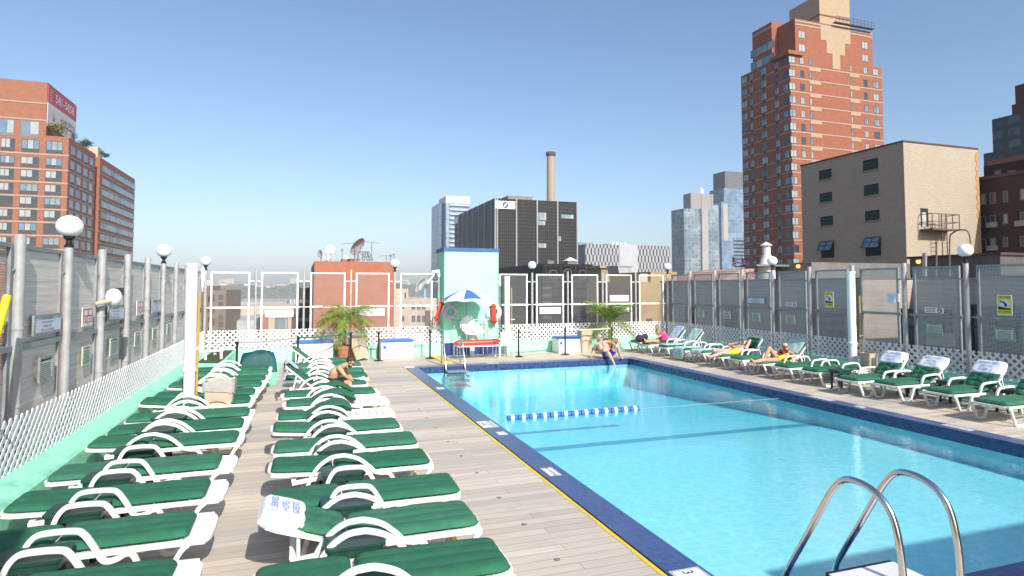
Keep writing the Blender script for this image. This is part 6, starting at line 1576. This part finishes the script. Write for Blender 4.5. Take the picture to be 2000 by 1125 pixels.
gl_ = [(76.5, 101, 697, 742), (160.5, 176.6, 675, 712), (214.7, 228.5, 660, 693), (263, 273.6, 648, 675), (298, 306, 641, 662), (326, 333.5, 632, 652)]
for i, px in enumerate(gl_):
    sign('notice', f'pale green notice with small print low on the left mesh fence, {ord_[i]} from the camera', 'L', -3.14, px, PLATEG, [('heading', INKR if i % 2 else INK, smallprint(1, i, .46, .30)), ('small_print', INKG, smallprint(8, i + 20, .26, -.44))], frame=GALVF if i == 0 else None)
gr_ = [(1943, 1981.6, 640, 666), (1809.6, 1840, 631, 654), (1535, 1553, 614.5, 632), (1469, 1484.5, 611, 627), (1413, 1427, 607, 622.7), (1363, 1375, 604.5, 619)]
for i, px in enumerate(gr_):
    sign('notice', f'pale green notice with small print on the right mesh fence, {ord_[i]} from the camera', 'R', 14.80, px, PLATEG, [('heading', INKR, smallprint(1, i, .46, .30)), ('small_print', INKG, smallprint(7, i + 40, .26, -.44))], frame=mat('notice_border', (.22, .38, .30), .5, .1, 9) if i < 2 else None)
def divesign(mb, w_, h_, M):
    n = 24; cy_ = .06 * h_; r_ = w_ * .36
    mb.add([(0, cy_, .0075)] + [(r_ * math.cos(2 * math.pi * i / n), cy_ + r_ * math.sin(2 * math.pi * i / n), .0075) for i in range(n)], [(0, i + 1, (i + 1) % n + 1) for i in range(n)], 0, M)
def diveblack(mb, w_, h_, M):
    mb.add([(-.42 * w_, -.06 * h_, .009), (.42 * w_, -.17 * h_, .009), (.42 * w_, -.22 * h_, .009), (-.42 * w_, -.22 * h_, .009)], [(0, 3, 2, 1)], 0, M)
    mb.tube([M @ Vector((x * w_, y * h_, .012)) for x, y in ((-.26, .17), (-.10, .15), (.03, .10), (.08, .0), (.06, -.05))], .018 * w_ / .35, 5)
    mb.ball(M @ Vector((.10 * w_, -.03 * h_, .012)), .025 * w_ / .35, 8, 6); mb.tube([M @ Vector((x * w_, y * h_, .012)) for x, y in ((.02, .10), (.16, .03))], .012 * w_ / .35, 5)
    for s, y in (('CAUTION', .38), ('NO DIVING', -.33)):
        q = MB(); q.text(s, h_ * .15, Matrix.Identity(4)); wid = max(p.x for p in q.v) - min(p.x for p in q.v); sx = min(1, w_ * .84 / wid)
        mb.add([(p.x * sx, p.y + y * h_, .009) for p in q.v], q.f, 0, M)
def inner(mb, w_, h_, M): mb.box(-.44 * w_, .44 * w_, -.46 * h_, .46 * h_, .004, .006, 0, M)
for px, l in (((1611.5, 1628, 570, 600), 'yellow CAUTION NO DIVING sign on the right fence left of the white pipe'), ((1947.5, 1977, 576, 616), 'large yellow CAUTION NO DIVING sign on the right fence near the picture edge')):
    sign('warning_sign', l, 'R', 14.80, px, PLATE, [('yellow_panel', PLATEY, inner), ('white_disc', PLATE, divesign), ('figure_and_lettering', INK, diveblack)])
sign('safety_sign', 'pale blue framed safety notice on the right mesh fence', 'R', 14.80, (1458.7, 1494, 581, 593.5), PLATEB, [('lettering', INKG, words(SAF))], frame=GALVF)
def nosmoke(mb, w_, h_, M):
    n = 20; r_ = h_ * .36; c = w_ * .33
    mb.tube([M @ Vector((c + r_ * math.cos(2 * math.pi * i / n), r_ * math.sin(2 * math.pi * i / n), .008)) for i in range(n)], h_ * .05, 5, closed=True)
    mb.tube([M @ Vector((c - r_ * .7, r_ * .7, .008)), M @ Vector((c + r_ * .7, -r_ * .7, .008))], h_ * .05, 5)
def nsprint(mb, w_, h_, M):
    q = MB(); smallprint(3, 5, .4, -.4, wid=.6)(q, w_, h_, Matrix.Identity(4)); mb.add([(p.x - .16 * w_, p.y, p.z) for p in q.v], q.f, 0, M)
for px, l in (((1806, 1842, 600.4, 611.6), 'white no smoking strip sign on the right fence, near one'), ((1535, 1555.5, 590.7, 599), 'white no smoking strip sign on the right fence, far one')):
    sign('no_smoking_sign', l, 'R', 14.80, px, PLATE, [('symbol', INK, nosmoke), ('small_print', INKR, nsprint)])
bs = [(518, 573, 605.6, 619), (702, 751, 603, 617), (1054, 1095, 600, 613), (1191, 1228, 576.5, 588.5), (1202, 1229, 598, 610)]
bl = ['white sign with faint red print on the back fence, second panel from the left', 'white sign with faint red print behind the left palm', 'white sign with faint red print right of the tower pipe', 'white sign above the right palm on the back fence', 'white sign half hidden by the right palm']
FRED = mat('faint_red_ink', (.68, .36, .34), .7, .1, 9)
for i, px in enumerate(bs): sign('notice_board', bl[i], 'B', 22.585, px, PLATE, [('small_print', FRED, smallprint(3, i + 60, .36, -.36))])
# loudspeaker / floodlight boxes on the fences
c, w_, h_ = sgn('R', 14.74, 1737, 1751.6, 572, 591); t = thing('loudspeaker', 'small white loudspeaker box on the right fence', 'loudspeaker', tuple(c))
mb = MB(); mb.prism([(-.08, -h_ / 2), (.09, -h_ / 2 + .02), (.09, h_ / 2 - .02), (-.08, h_ / 2)], -w_ / 2, w_ / 2); part('case', mb, PVC, t, smooth=False)
mb = MB(); mb.box(-.086, -.081, -w_ / 2 + .02, w_ / 2 - .02, -h_ / 2 + .03, h_ / 2 - .03); part('grille', mb, PLATEB, t, smooth=False)
c = onX(222, 581, -2.95); t = thing('floodlight', 'round white floodlight with black hood on the left mesh fence', 'floodlight', tuple(c))
mb = MB(); mb.ball((0, 0, 0), (.12, .155, .15), 20, 12); part('housing', mb, PVC, t)
mb = MB(); mb.box(-.05, .1, .09, .2, .03, .16); part('hood', mb, BLACKM, t)
mb = MB(); mb.cyl((-.2, -.22, -.1), (0, -.12, -.05), .035, n=8); part('bracket', mb, BEIGE, t)
for i, (x, y) in enumerate(((850, 534),)):
    c = onY(x, y, 22.3); t = thing('floodlight', 'white angled floodlight at the top left of the turquoise tower', 'floodlight', tuple(c))
    mb = MB(); mb.prism([(-.14, .1), (.14, .14), (.17, -.1), (.10, -.12), (.07, .04), (-.14, .0)], -.1, .1); part('housing', mb, PVC, t, smooth=False)
    mb = MB(); mb.tube([(-.3, 0, -.38), (-.1, 0, -.12), (-.02, 0, .02)], .035, 8); part('arm', mb, PVC, t)

# ================================================================ people
def cap(mb, p0, r0, p1, r1, n=12, ends=True):
    p0, p1 = Vector(p0), Vector(p1)
    if (p1 - p0).length > 1e-4: mb.cyl(p0, p1, r0, r1, n)
    if ends: mb.ball(p0, r0, n, 8); mb.ball(p1, r1, n, 8)
def skin_wrap(name, mb, m, parent, voxel=.010, smooth=4, label=None):
    me = mb.mesh('tmp', m, True, wloc(parent)); o = bpy.data.objects.new('tmp', me); COL.objects.link(o)
    q = o.modifiers.new('r', 'REMESH'); q.mode = 'VOXEL'; q.voxel_size = voxel
    q = o.modifiers.new('s', 'SMOOTH'); q.factor = .5; q.iterations = smooth
    dg = bpy.context.evaluated_depsgraph_get(); me2 = bpy.data.meshes.new_from_object(o.evaluated_get(dg)); me2.name = name
    bpy.data.objects.remove(o); bpy.data.meshes.remove(me)
    me2.materials.clear(); me2.materials.append(m); me2.polygons.foreach_set('use_smooth', [True] * len(me2.polygons))
    o = link(name, me2, parent)
    if label: o['label'] = label
    return o
def hand(mb, w_, e_, pn, curl=.5, thumb=1):
    """w_ wrist, direction from elbow e_, pn back-of-hand normal"""
    d = (w_ - e_).normalized(); pn = (pn - d * pn.dot(d)).normalized(); s = d.cross(pn)
    k = w_ + d * .085
    for q in (-.026, 0, .026): cap(mb, w_ + d * .012 + s * q * .6, .017, k + s * q, .014, 8)
    for i, (q, l) in enumerate(((-.033, .062), (-.011, .075), (.011, .07), (.033, .055))):
        a = k + s * q; d1 = (d * math.cos(curl * .6) - pn * math.sin(curl * .6)); b = a + d1 * l * .55 + s * q * .12; d2 = (d * math.cos(curl * 1.5) - pn * math.sin(curl * 1.5)); c = b + d2 * l * .5
        cap(mb, a, .0095, b, .0085, 7); cap(mb, b, .0085, c, .0072, 7)
    a = w_ + d * .03 - s * .03 * thumb; b = a + (d * .7 - s * .7 * thumb - pn * .3).normalized() * .042; c = b + (d * .95 - s * .25 * thumb - pn * .3).normalized() * .034
    cap(mb, a, .013, b, .0105, 7); cap(mb, b, .0105, c, .009, 7)
def person(label, J, skin, hair, fd, up=(0, 0, 1), fem=False, belly=0, bulk=1.0, hairlen=0, bald=False, stub=None, curls=(.5, .5)):
    """J: pelvis chest neck head + L/R: sh el wr hip kn an toe"""
    J = {k: Vector(v) for k, v in J.items()}
    t = thing('person', label, 'person', (J['pelvis'].x, J['pelvis'].y, 0)); mb = MB(); b = bulk
    pe, ch, ne, hd = J['pelvis'], J['chest'], J['neck'], J['head']
    lat = (J['shL'] - J['shR']).normalized(); hl = (J['hipL'] - J['hipR']).normalized()
    wst = pe.lerp(ch, .5)
    for s in (-1, 1):
        cap(mb, pe + hl * s * .075 * b, .115 * b, wst + lat * s * .055 * b, (.092 if fem else .105) * b)
        cap(mb, wst + lat * s * .055 * b, (.092 if fem else .105) * b, ch + lat * s * .08 * b, .112 * b)
        cap(mb, ch + lat * s * .08 * b, .11 * b, ne + lat * s * .05 - (ne - ch).normalized() * .05, .065)
    cap(mb, ne - (ne - ch) * .25, .06, hd, .055)
    fdv = Vector(fd).normalized(); upv = (hd - ne).normalized() * .6 + Vector(up) * .4; upv = (upv - fdv * upv.dot(fdv)).normalized(); sd = fdv.cross(upv)
    front = lat.cross(ch - pe).normalized()
    if front.dot(fdv) < 0: front = -front
    if belly: mb.ball(wst + front * .075 * b - (ch - pe).normalized() * .03, belly)
    if fem:
        for s in (-1, 1): mb.ball(ch + lat * s * .075 + front * .095 - (ch - pe).normalized() * .02, .068)
    else:
        for s in (-1, 1): mb.ball(ch + lat * s * .075 + front * .055 + (ch - pe).normalized() * .02, .078 * b)
    for S, sg in (('L', 1), ('R', -1)):
        sh, el, wr = J['sh' + S], J['el' + S], J['wr' + S]; f_ = .86 if fem else b
        cap(mb, ch.lerp(sh, .55) + (ne - ch) * .3, .075 * b, sh, .062 * f_); cap(mb, sh, .058 * f_, sh.lerp(el, .4), .052 * f_); cap(mb, sh.lerp(el, .4), .052 * f_, el, .040 * f_)
        cap(mb, el, .041 * f_, el.lerp(wr, .3), .043 * f_); cap(mb, el.lerp(wr, .3), .043 * f_, wr, .027 * f_)
        pn = J.get('pn' + S, Vector((0, 0, 1))); hand(mb, wr, J.get('he' + S, el), pn, curls[0 if S == 'L' else 1], sg)
        hp, kn, an, toe = J['hip' + S], J['kn' + S], J['an' + S], J['toe' + S]
        cap(mb, hp, .098 * b, hp.lerp(kn, .45), .083 * b); cap(mb, hp.lerp(kn, .45), .083 * b, kn, .057 * b)
        cap(mb, kn, .056 * b, kn.lerp(an, .32), .058 * b); cap(mb, kn.lerp(an, .32), .058 * b, an, .036 * b)
        ft = (toe - an); heel = an - ft * .28 + (an - kn).normalized() * .03
        cap(mb, an, .036, heel, .032); cap(mb, heel, .032, toe, .03); cap(mb, an, .036, an.lerp(toe, .6), .032)
        side = ft.normalized().cross((an - kn).normalized())
        for q in (-1, 0, 1): cap(mb, an.lerp(toe, .7) + side * q * .02, .02, toe + side * q * .024 + ft.normalized() * (.03 - .008 * abs(q)), .014, 8)
    H = hd + upv * .03
    Mh = Matrix((( sd.x, fdv.x, upv.x, 0), (sd.y, fdv.y, upv.y, 0), (sd.z, fdv.z, upv.z, 0), (0, 0, 0, 1)))
    hm = lambda x, y, z: H + sd * x + fdv * y + upv * z
    q = MB(); q.ball((0, -.012, .015), (.076, .097, .092), 18, 12); q.ball((0, .03, -.055), (.058, .062, .066), 16, 10); q.ball((0, .052, -.092), (.03, .03, .024), 10, 8); q.ball((0, .094, -.022), (.013, .022, .016), 10, 8); q.ball((0, .085, .0), (.009, .016, .024), 8, 6)
    q.ball((0, .070, .028), (.05, .022, .014), 12, 8); q.ball((0, .086, -.058), (.022, .009, .009), 10, 6)
    for s in (-1, 1): q.ball((s * .078, -.012, -.012), (.011, .022, .032), 8, 8); q.ball((s * .035, .055, -.03), (.022, .022, .018), 10, 8)
    q.v = [H + (Mh @ p.to_4d()).to_3d() for p in q.v]; mb.add(q.v, q.f)
    skin_wrap('body', mb, skin, t, .0085, 5)
    if not bald:
        q = MB(); q.ball((0, -.02, .022), (.086, .106, .098), 24, 16)
        if hairlen: q.ball((0, -.055, -.05), (.080, .062, .09 + hairlen), 16, 12)
        keep = MB(); vs = [p for p in q.v]
        fs = [f for f in q.f if all(not (vs[i].y > .03 and vs[i].z < .052) and vs[i].z > (-.055 - hairlen) for i in f)]
        keep.add([H + (Mh @ (p * (1 + .03 * math.sin(p.x * 160) * math.sin(p.z * 140 + p.y * 120))).to_4d()).to_3d() for p in vs], fs); part('hair', keep, hair, t, True)
    for s in (-1, 1):
        mb = MB(); mb.ball(hm(s * .032, .079, .006), .0105, 10, 8); part('eye', mb, mat('eye', (.03, .025, .02), .2, .1, 9) if s < 0 else bpy.data.materials['eye'], t, True)
    mb = MB(); q = MB(); q.ball((0, .091, -.060), (.021, .007, .005), 10, 6); mb.add([H + (Mh @ p.to_4d()).to_3d() for p in q.v], q.f); part('mouth', mb, mat('lips', (.35, .12, .10), .5, .1, 9), t, True)
    if stub:
        q = MB(); q.ball((0, .034, -.064), (.062, .064, .062), 16, 12); q2 = MB(); q2.add(q.v, [f for f in q.f if all(q.v[i].z < -.062 or (q.v[i].y < .02 and q.v[i].z < -.03) for i in f)]); q2.v = [H + (Mh @ p.to_4d()).to_3d() for p in q2.v]; part('beard', q2, stub, t, True)
    return t, hm, Mh, H
def shades(t, hm, fr=BLACKM):
    mb = MB()
    for s in (-1, 1):
        pts = [hm(s * (.034 + .027 * math.cos(a)), .096 - .012 * abs(math.cos(a)) * (math.cos(a) > 0), .004 + .019 * math.sin(a)) for a in [2 * math.pi * i / 14 for i in range(14)]]
        c = hm(s * .034, .104, .004); mb.add([c] + pts, [(0, i + 1, (i + 1) % 14 + 1) for i in range(14)]); mb.tube(pts, .003, 5, closed=True); mb.tube([hm(s * .06, .085, .008), hm(s * .08, .0, .005)], .0035, 5)
    mb.tube([hm(-.01, .098, .008), hm(.01, .098, .008)], .003, 5); part('sunglasses', mb, fr, t, True)
def shorts(t, J, m, length=.55, b=1.0, name='shorts', top=.3):
    J = {k: Vector(v) for k, v in J.items()}; mb = MB(); pe, ch = J['pelvis'], J['chest']; hl = (J['hipL'] - J['hipR']).normalized()
    w2 = pe.lerp(ch, top)
    for s in (-1, 1): cap(mb, pe + hl * s * .078 * b, .130 * b, w2 + hl * s * .065 * b, .118 * b, 14)
    for S in 'LR':
        hp, kn = J['hip' + S], J['kn' + S]; e = hp.lerp(kn, length)
        mb.ball(hp, .115 * b, 14, 10); mb.cyl(hp, e, .114 * b, (.098 if length > .3 else .1) * b, 16)
    skin_wrap(name, mb, m, t, .011, 2)
SK1 = mat('tanned_skin', (.52, .30, .18), .55, .08, 6, spec=.4); SK2 = mat('pink_skin', (.62, .36, .28), .5, .09, 5, dirt=(.58, .26, .19), dscale=3); SK3 = mat('sunburnt_skin', (.56, .30, .18), .5, .1, 5)
H1 = mat('dark_brown_hair', (.035, .022, .015), .7, .3, 40, .4, 90); H2 = mat('blond_hair', (.36, .20, .09), .7, .3, 40, .4, 90); H3 = mat('grey_hair', (.50, .46, .40), .7, .2, 40, .4, 90)
BLK = mat('black_swim_fabric', (.012, .012, .013), .8, .3, 12); BLUEF = mat('blue_swim_fabric', (.03, .03, .22), .7, .25, 10); PINK = mat('pink_jersey', (.72, .05, .22), .85, .12, 10, .3, 50); BRN = mat('brown_shorts_fabric', (.055, .03, .025), .9, .2, 10); YF = mat('yellow_print_fabric', (.78, .52, .02), .8, .2, 14, dirt=(.35, .06, .02), dscale=16); RW = mat('red_swim_fabric', (.55, .03, .025), .8, .15, 10)
P = onY
# man hunched over a magazine
J = dict(pelvis=P(648, 748, 14.33), chest=P(654.5, 726, 14.3), neck=P(671, 713.5, 14.28), head=P(683.5, 708.5, 14.25),
         shR=P(663, 719, 14.08), elR=P(673, 733, 14.0), wrR=P(684, 741, 14.1), shL=P(670, 716, 14.5), elL=P(680, 732, 14.6), wrL=P(688, 741, 14.45),
         hipR=P(650, 750, 14.22), knR=P(682, 747.5, 14.0), anR=P(690, 778, 13.86), toeR=P(701, 782, 13.84), hipL=P(650, 748, 14.44), knL=P(683, 744, 14.55), anL=P(712, 748, 14.55), toeL=P(722, 744, 14.55))
t, hm, Mh, H = person('shirtless man in black shorts hunched over a magazine on a poolside lounger', J, SK1, H1, (.62, -.1, -.55), stub=H1)
shorts(t, J, BLK, .78); mb = MB(); c = Vector(J['hipR']); mb.tube([P(648.5, 744.5, 14.12), P(654, 749, 14.09), P(660, 752, 14.06)], .02, 6); part('green_side_stripe', mb, mat('green_stripe', (.02, .35, .14), .8, .1, 8), t, True)
shades(t, hm)
c = P(704, 742.5, 14.45); mb = MB(); MM = Matrix.Translation(c) @ Matrix.Rotation(.3, 4, 'Z') @ Matrix.Rotation(-.15, 4, 'Y')
for s in (-1, 1):
    vs = []
    for i in range(7): u = i / 6; vs += [(-.14, s * u * .2, .04 * math.sin(u * 3) + .0), (.14, s * u * .2, .04 * math.sin(u * 3))]
    mb.add(vs + [(x, y, z + .006) for x, y, z in vs], [(2 * i, 2 * i + 1, 2 * i + 3, 2 * i + 2) for i in range(6)] + [(14 + 2 * i, 14 + 2 * i + 2, 14 + 2 * i + 3, 14 + 2 * i + 1) for i in range(6)], 0, MM)
single('magazine', mb, mat('magazine_paper', (.72, .72, .74), .4, .2, 12, dirt=(.25, .35, .5), dscale=18), 'open magazine in front of the hunched man', 'magazine', tuple(c), world=True)
# man at the pool edge
J = dict(pelvis=P(1187, 693.5, 19.38), chest=P(1177.5, 677, 19.62), neck=P(1173, 668.5, 19.70), head=P(1171.8, 660.5, 19.68),
         shR=P(1164.5, 672.5, 19.78), elR=P(1160.5, 685, 19.92), wrR=P(1156.5, 694.5, 19.78), shL=P(1184, 667.5, 19.58), elL=P(1195.5, 669, 19.36), wrL=P(1201.5, 674, 19.15),
         hipR=P(1185, 694.5, 19.28), knR=P(1188.5, 689.5, 18.98), anR=P(1198, 707, 18.92), toeR=P(1201, 714, 18.80), hipL=P(1191.5, 692.5, 19.36), knL=P(1205.5, 674.5, 19.10), anL=P(1210.5, 694.5, 19.22), toeL=P(1215.5, 699.0, 19.08),
         pnR=Vector((0, 0, 1)), heR=P(1161.5, 692.5, 19.9))
t, hm, Mh, H = person('bald pink skinned man in blue shorts leaning back on the far pool edge', J, SK2, H3, (.62, -.75, .05), bald=True, belly=.125, bulk=1.1, stub=H3, curls=(.9, .15))
shorts(t, J, BLUEF, .50, 1.08); shades(t, hm, mat('red_brown_lens', (.12, .02, .015), .2, .2, 9))
# woman in pink
J = dict(pelvis=P(1294, 667, 20.32), chest=P(1297.5, 656, 20.32), neck=P(1292, 650, 20.27), head=P(1286.5, 648, 20.22),
         shR=P(1294, 653, 20.12), elR=P(1285.5, 658.5, 20.05), wrR=P(1281, 664, 20.12), shL=P(1295, 652.5, 20.5), elL=P(1288, 658, 20.58), wrL=P(1282, 663.5, 20.45),
         hipR=P(1291, 668, 20.22), knR=P(1275.5, 665.5, 20.15), anR=P(1261.5, 667.3, 20.18), toeR=P(1259, 664, 20.12), hipL=P(1291, 667.5, 20.45), knL=P(1275, 664.5, 20.45), anL=P(1261, 666, 20.42), toeL=P(1258.5, 662.5, 20.42))
t, hm, Mh, H = person('woman in pink top and brown shorts sitting bent forward on a far lounger', J, SK3, H2, (-.75, -.2, -.45), fem=True, hairlen=.03, bulk=1.1)
shorts(t, J, BRN, .42, 1.12)
mb = MB(); J2 = {k: Vector(v) for k, v in J.items()}; lat = (J2['shL'] - J2['shR']).normalized()
for s in (-1, 1):
    a = J2['pelvis'].lerp(J2['chest'], .15); cap(mb, a + lat * s * .07, .135, J2['chest'] + lat * s * .085, .135); cap(mb, J2['chest'] + lat * s * .085, .135, J2['neck'].lerp(J2['chest'], .35) + lat * s * .08, .085)
    S = 'L' if s > 0 else 'R'; cap(mb, J2['sh' + S], .075, J2['sh' + S].lerp(J2['el' + S], .3), .066)
skin_wrap('pink_top', mb, PINK, t, .012, 4)
c = P(1250, 661, 20.55); mb = MB(); mb.ball(c, (.19, .15, .14), 18, 12); mb.ball(c + Vector((.2, -.05, .06)), (.12, .1, .12), 14, 10); tb = thing('beach_bag', 'dark navy beach bag at the feet of the woman in pink', 'bag', tuple(c)); skin_wrap('bag', mb, mat('bag_navy', (.02, .022, .05), .8, .3, 12), tb, .02, 2)
mb = MB(); mb.tube(smooth_path([c + Vector((-.1, 0, .1)), c + Vector((0, 0, .27)), c + Vector((.14, 0, .14))], 6), .012, 6); part('handle', mb, BLACKM, tb, True)
# man in yellow shorts
J = dict(pelvis=P(1433.5, 688.5, 16.12), chest=P(1447.5, 682, 16.15), neck=P(1452.5, 676.5, 16.15), head=P(1455, 671, 16.15),
         shL=P(1443, 678.5, 16.36), elL=P(1423.5, 674, 16.48), wrL=P(1438, 669.8, 16.3), shR=P(1457, 680, 15.94), elR=P(1465, 665, 15.95), wrR=P(1459.5, 668, 16.1),
         hipR=P(1433, 690, 16.02), knR=P(1410, 689, 15.95), anR=P(1387.5, 697, 15.9), toeR=P(1380, 694.5, 15.86), hipL=P(1433, 687.5, 16.25), knL=P(1411.5, 684.5, 16.32), anL=P(1396.5, 686, 16.42), toeL=P(1392.5, 681.5, 16.45), pnL=Vector((0, 1, 0)), pnR=Vector((0, -1, 0)))
t, hm, Mh, H = person('man in yellow shorts lying on a lounger with one arm over his head', J, SK2, H1, (-.55, -.3, .6), curls=(.7, .6))
shorts(t, J, YF, .42)
# woman in sunglasses
J = dict(pelvis=P(1523, 703, 14.32), chest=P(1535, 692.5, 14.36), neck=P(1536.5, 686.5, 14.36), head=P(1534.5, 679.5, 14.33),
         shL=P(1526.5, 690, 14.56), elL=P(1519, 697.5, 14.66), wrL=P(1512, 701.5, 14.6), shR=P(1546.5, 690.5, 14.15), elR=P(1553.5, 695, 14.0), wrR=P(1556.5, 704.5, 13.94),
         hipL=P(1519, 703, 14.42), knL=P(1502.5, 679.5, 14.42), anL=P(1492, 704, 14.42), toeL=P(1484, 706.5, 14.42), hipR=P(1519, 705, 14.2), knR=P(1494, 703, 14.15), anR=P(1473, 706.5, 14.15), toeR=P(1467.5, 701.5, 14.15), pnR=Vector((.5, -1, 0)))
t, hm, Mh, H = person('woman in sunglasses and dark bikini reclining with one knee raised', J, SK3, H3, (-.55, -.8, .02), fem=True, hairlen=.0, curls=(.3, .3))
shades(t, hm)
J2 = {k: Vector(v) for k, v in J.items()}; lat = (J2['shL'] - J2['shR']).normalized(); upv = (J2['chest'] - J2['pelvis']).normalized(); fr = lat.cross(upv).normalized()
if fr.dot(Vector((-.5, -.6, .4))) < 0: fr = -fr
mb = MB()
for s in (-1, 1): mb.ball(J2['chest'] + lat * s * .075 + fr * .105 - upv * .02, (.078, .078, .075), 14, 10)
for s in (-1, 1): mb.tube([J2['chest'] + lat * s * .09 + fr * .16, J2['chest'] + lat * s * .1 + fr * .09 + upv * .13], .012, 6)
part('bikini_top', mb, BLK, t, True)
mb = MB(); mb.tube([J2['chest'] + lat * .1 + fr * .15 - upv * .1, J2['chest'] + fr * .17 - upv * .06, J2['chest'] - lat * .12 + fr * .14 - upv * .12], .04, 8); part('red_sash', mb, RW, t, True)
mb = MB(); pe = J2['pelvis']
for s in (-1, 1): mb.ball(pe + lat * s * .075, .128, 14, 10)
skin_wrap('bikini_bottom', mb, RW, t, .014, 2)
pth = [J2['pelvis'] + Vector((-.12, -.02, .12)), J2['pelvis'] + Vector((.02, -.04, .16)), J2['pelvis'] + Vector((.16, -.05, .14))]
mb = MB()
for i in range(26):
    rr = random.Random(i); mb.ball(J2['pelvis'] + Vector((rr.uniform(-.12, .2), rr.uniform(-.28, -.02), rr.uniform(-.03, .12))), rr.uniform(.04, .07), 8, 6)
tb = thing('cloth', 'bright yellow cloth bunched at the hips of the woman in sunglasses', 'cloth', tuple(J2['pelvis'])); skin_wrap('folds', mb, mat('bright_yellow_cloth', (.80, .62, .02), .9, .1, 10, .4, 60), tb, .014, 3)
# ================================================================ summer haze
mb = MB(); mb.box(-2600, 2600, -60, 2600, GZ - 2.5, 110)
mz = bpy.data.materials.new('haze_air'); mz.use_nodes = True; N = mz.node_tree.nodes; N.remove(N['Principled BSDF'])
pv = N.new('ShaderNodeVolumePrincipled'); pv.inputs['Color'].default_value = (.80, .88, 1, 1); pv.inputs['Density'].default_value = .0002; pv.inputs['Anisotropy'].default_value = -.2
mz.node_tree.links.new(pv.outputs[0], N['Material Output'].inputs[1])
o = link('haze', mb.mesh('haze', mz, False)); o['kind'] = 'stuff'
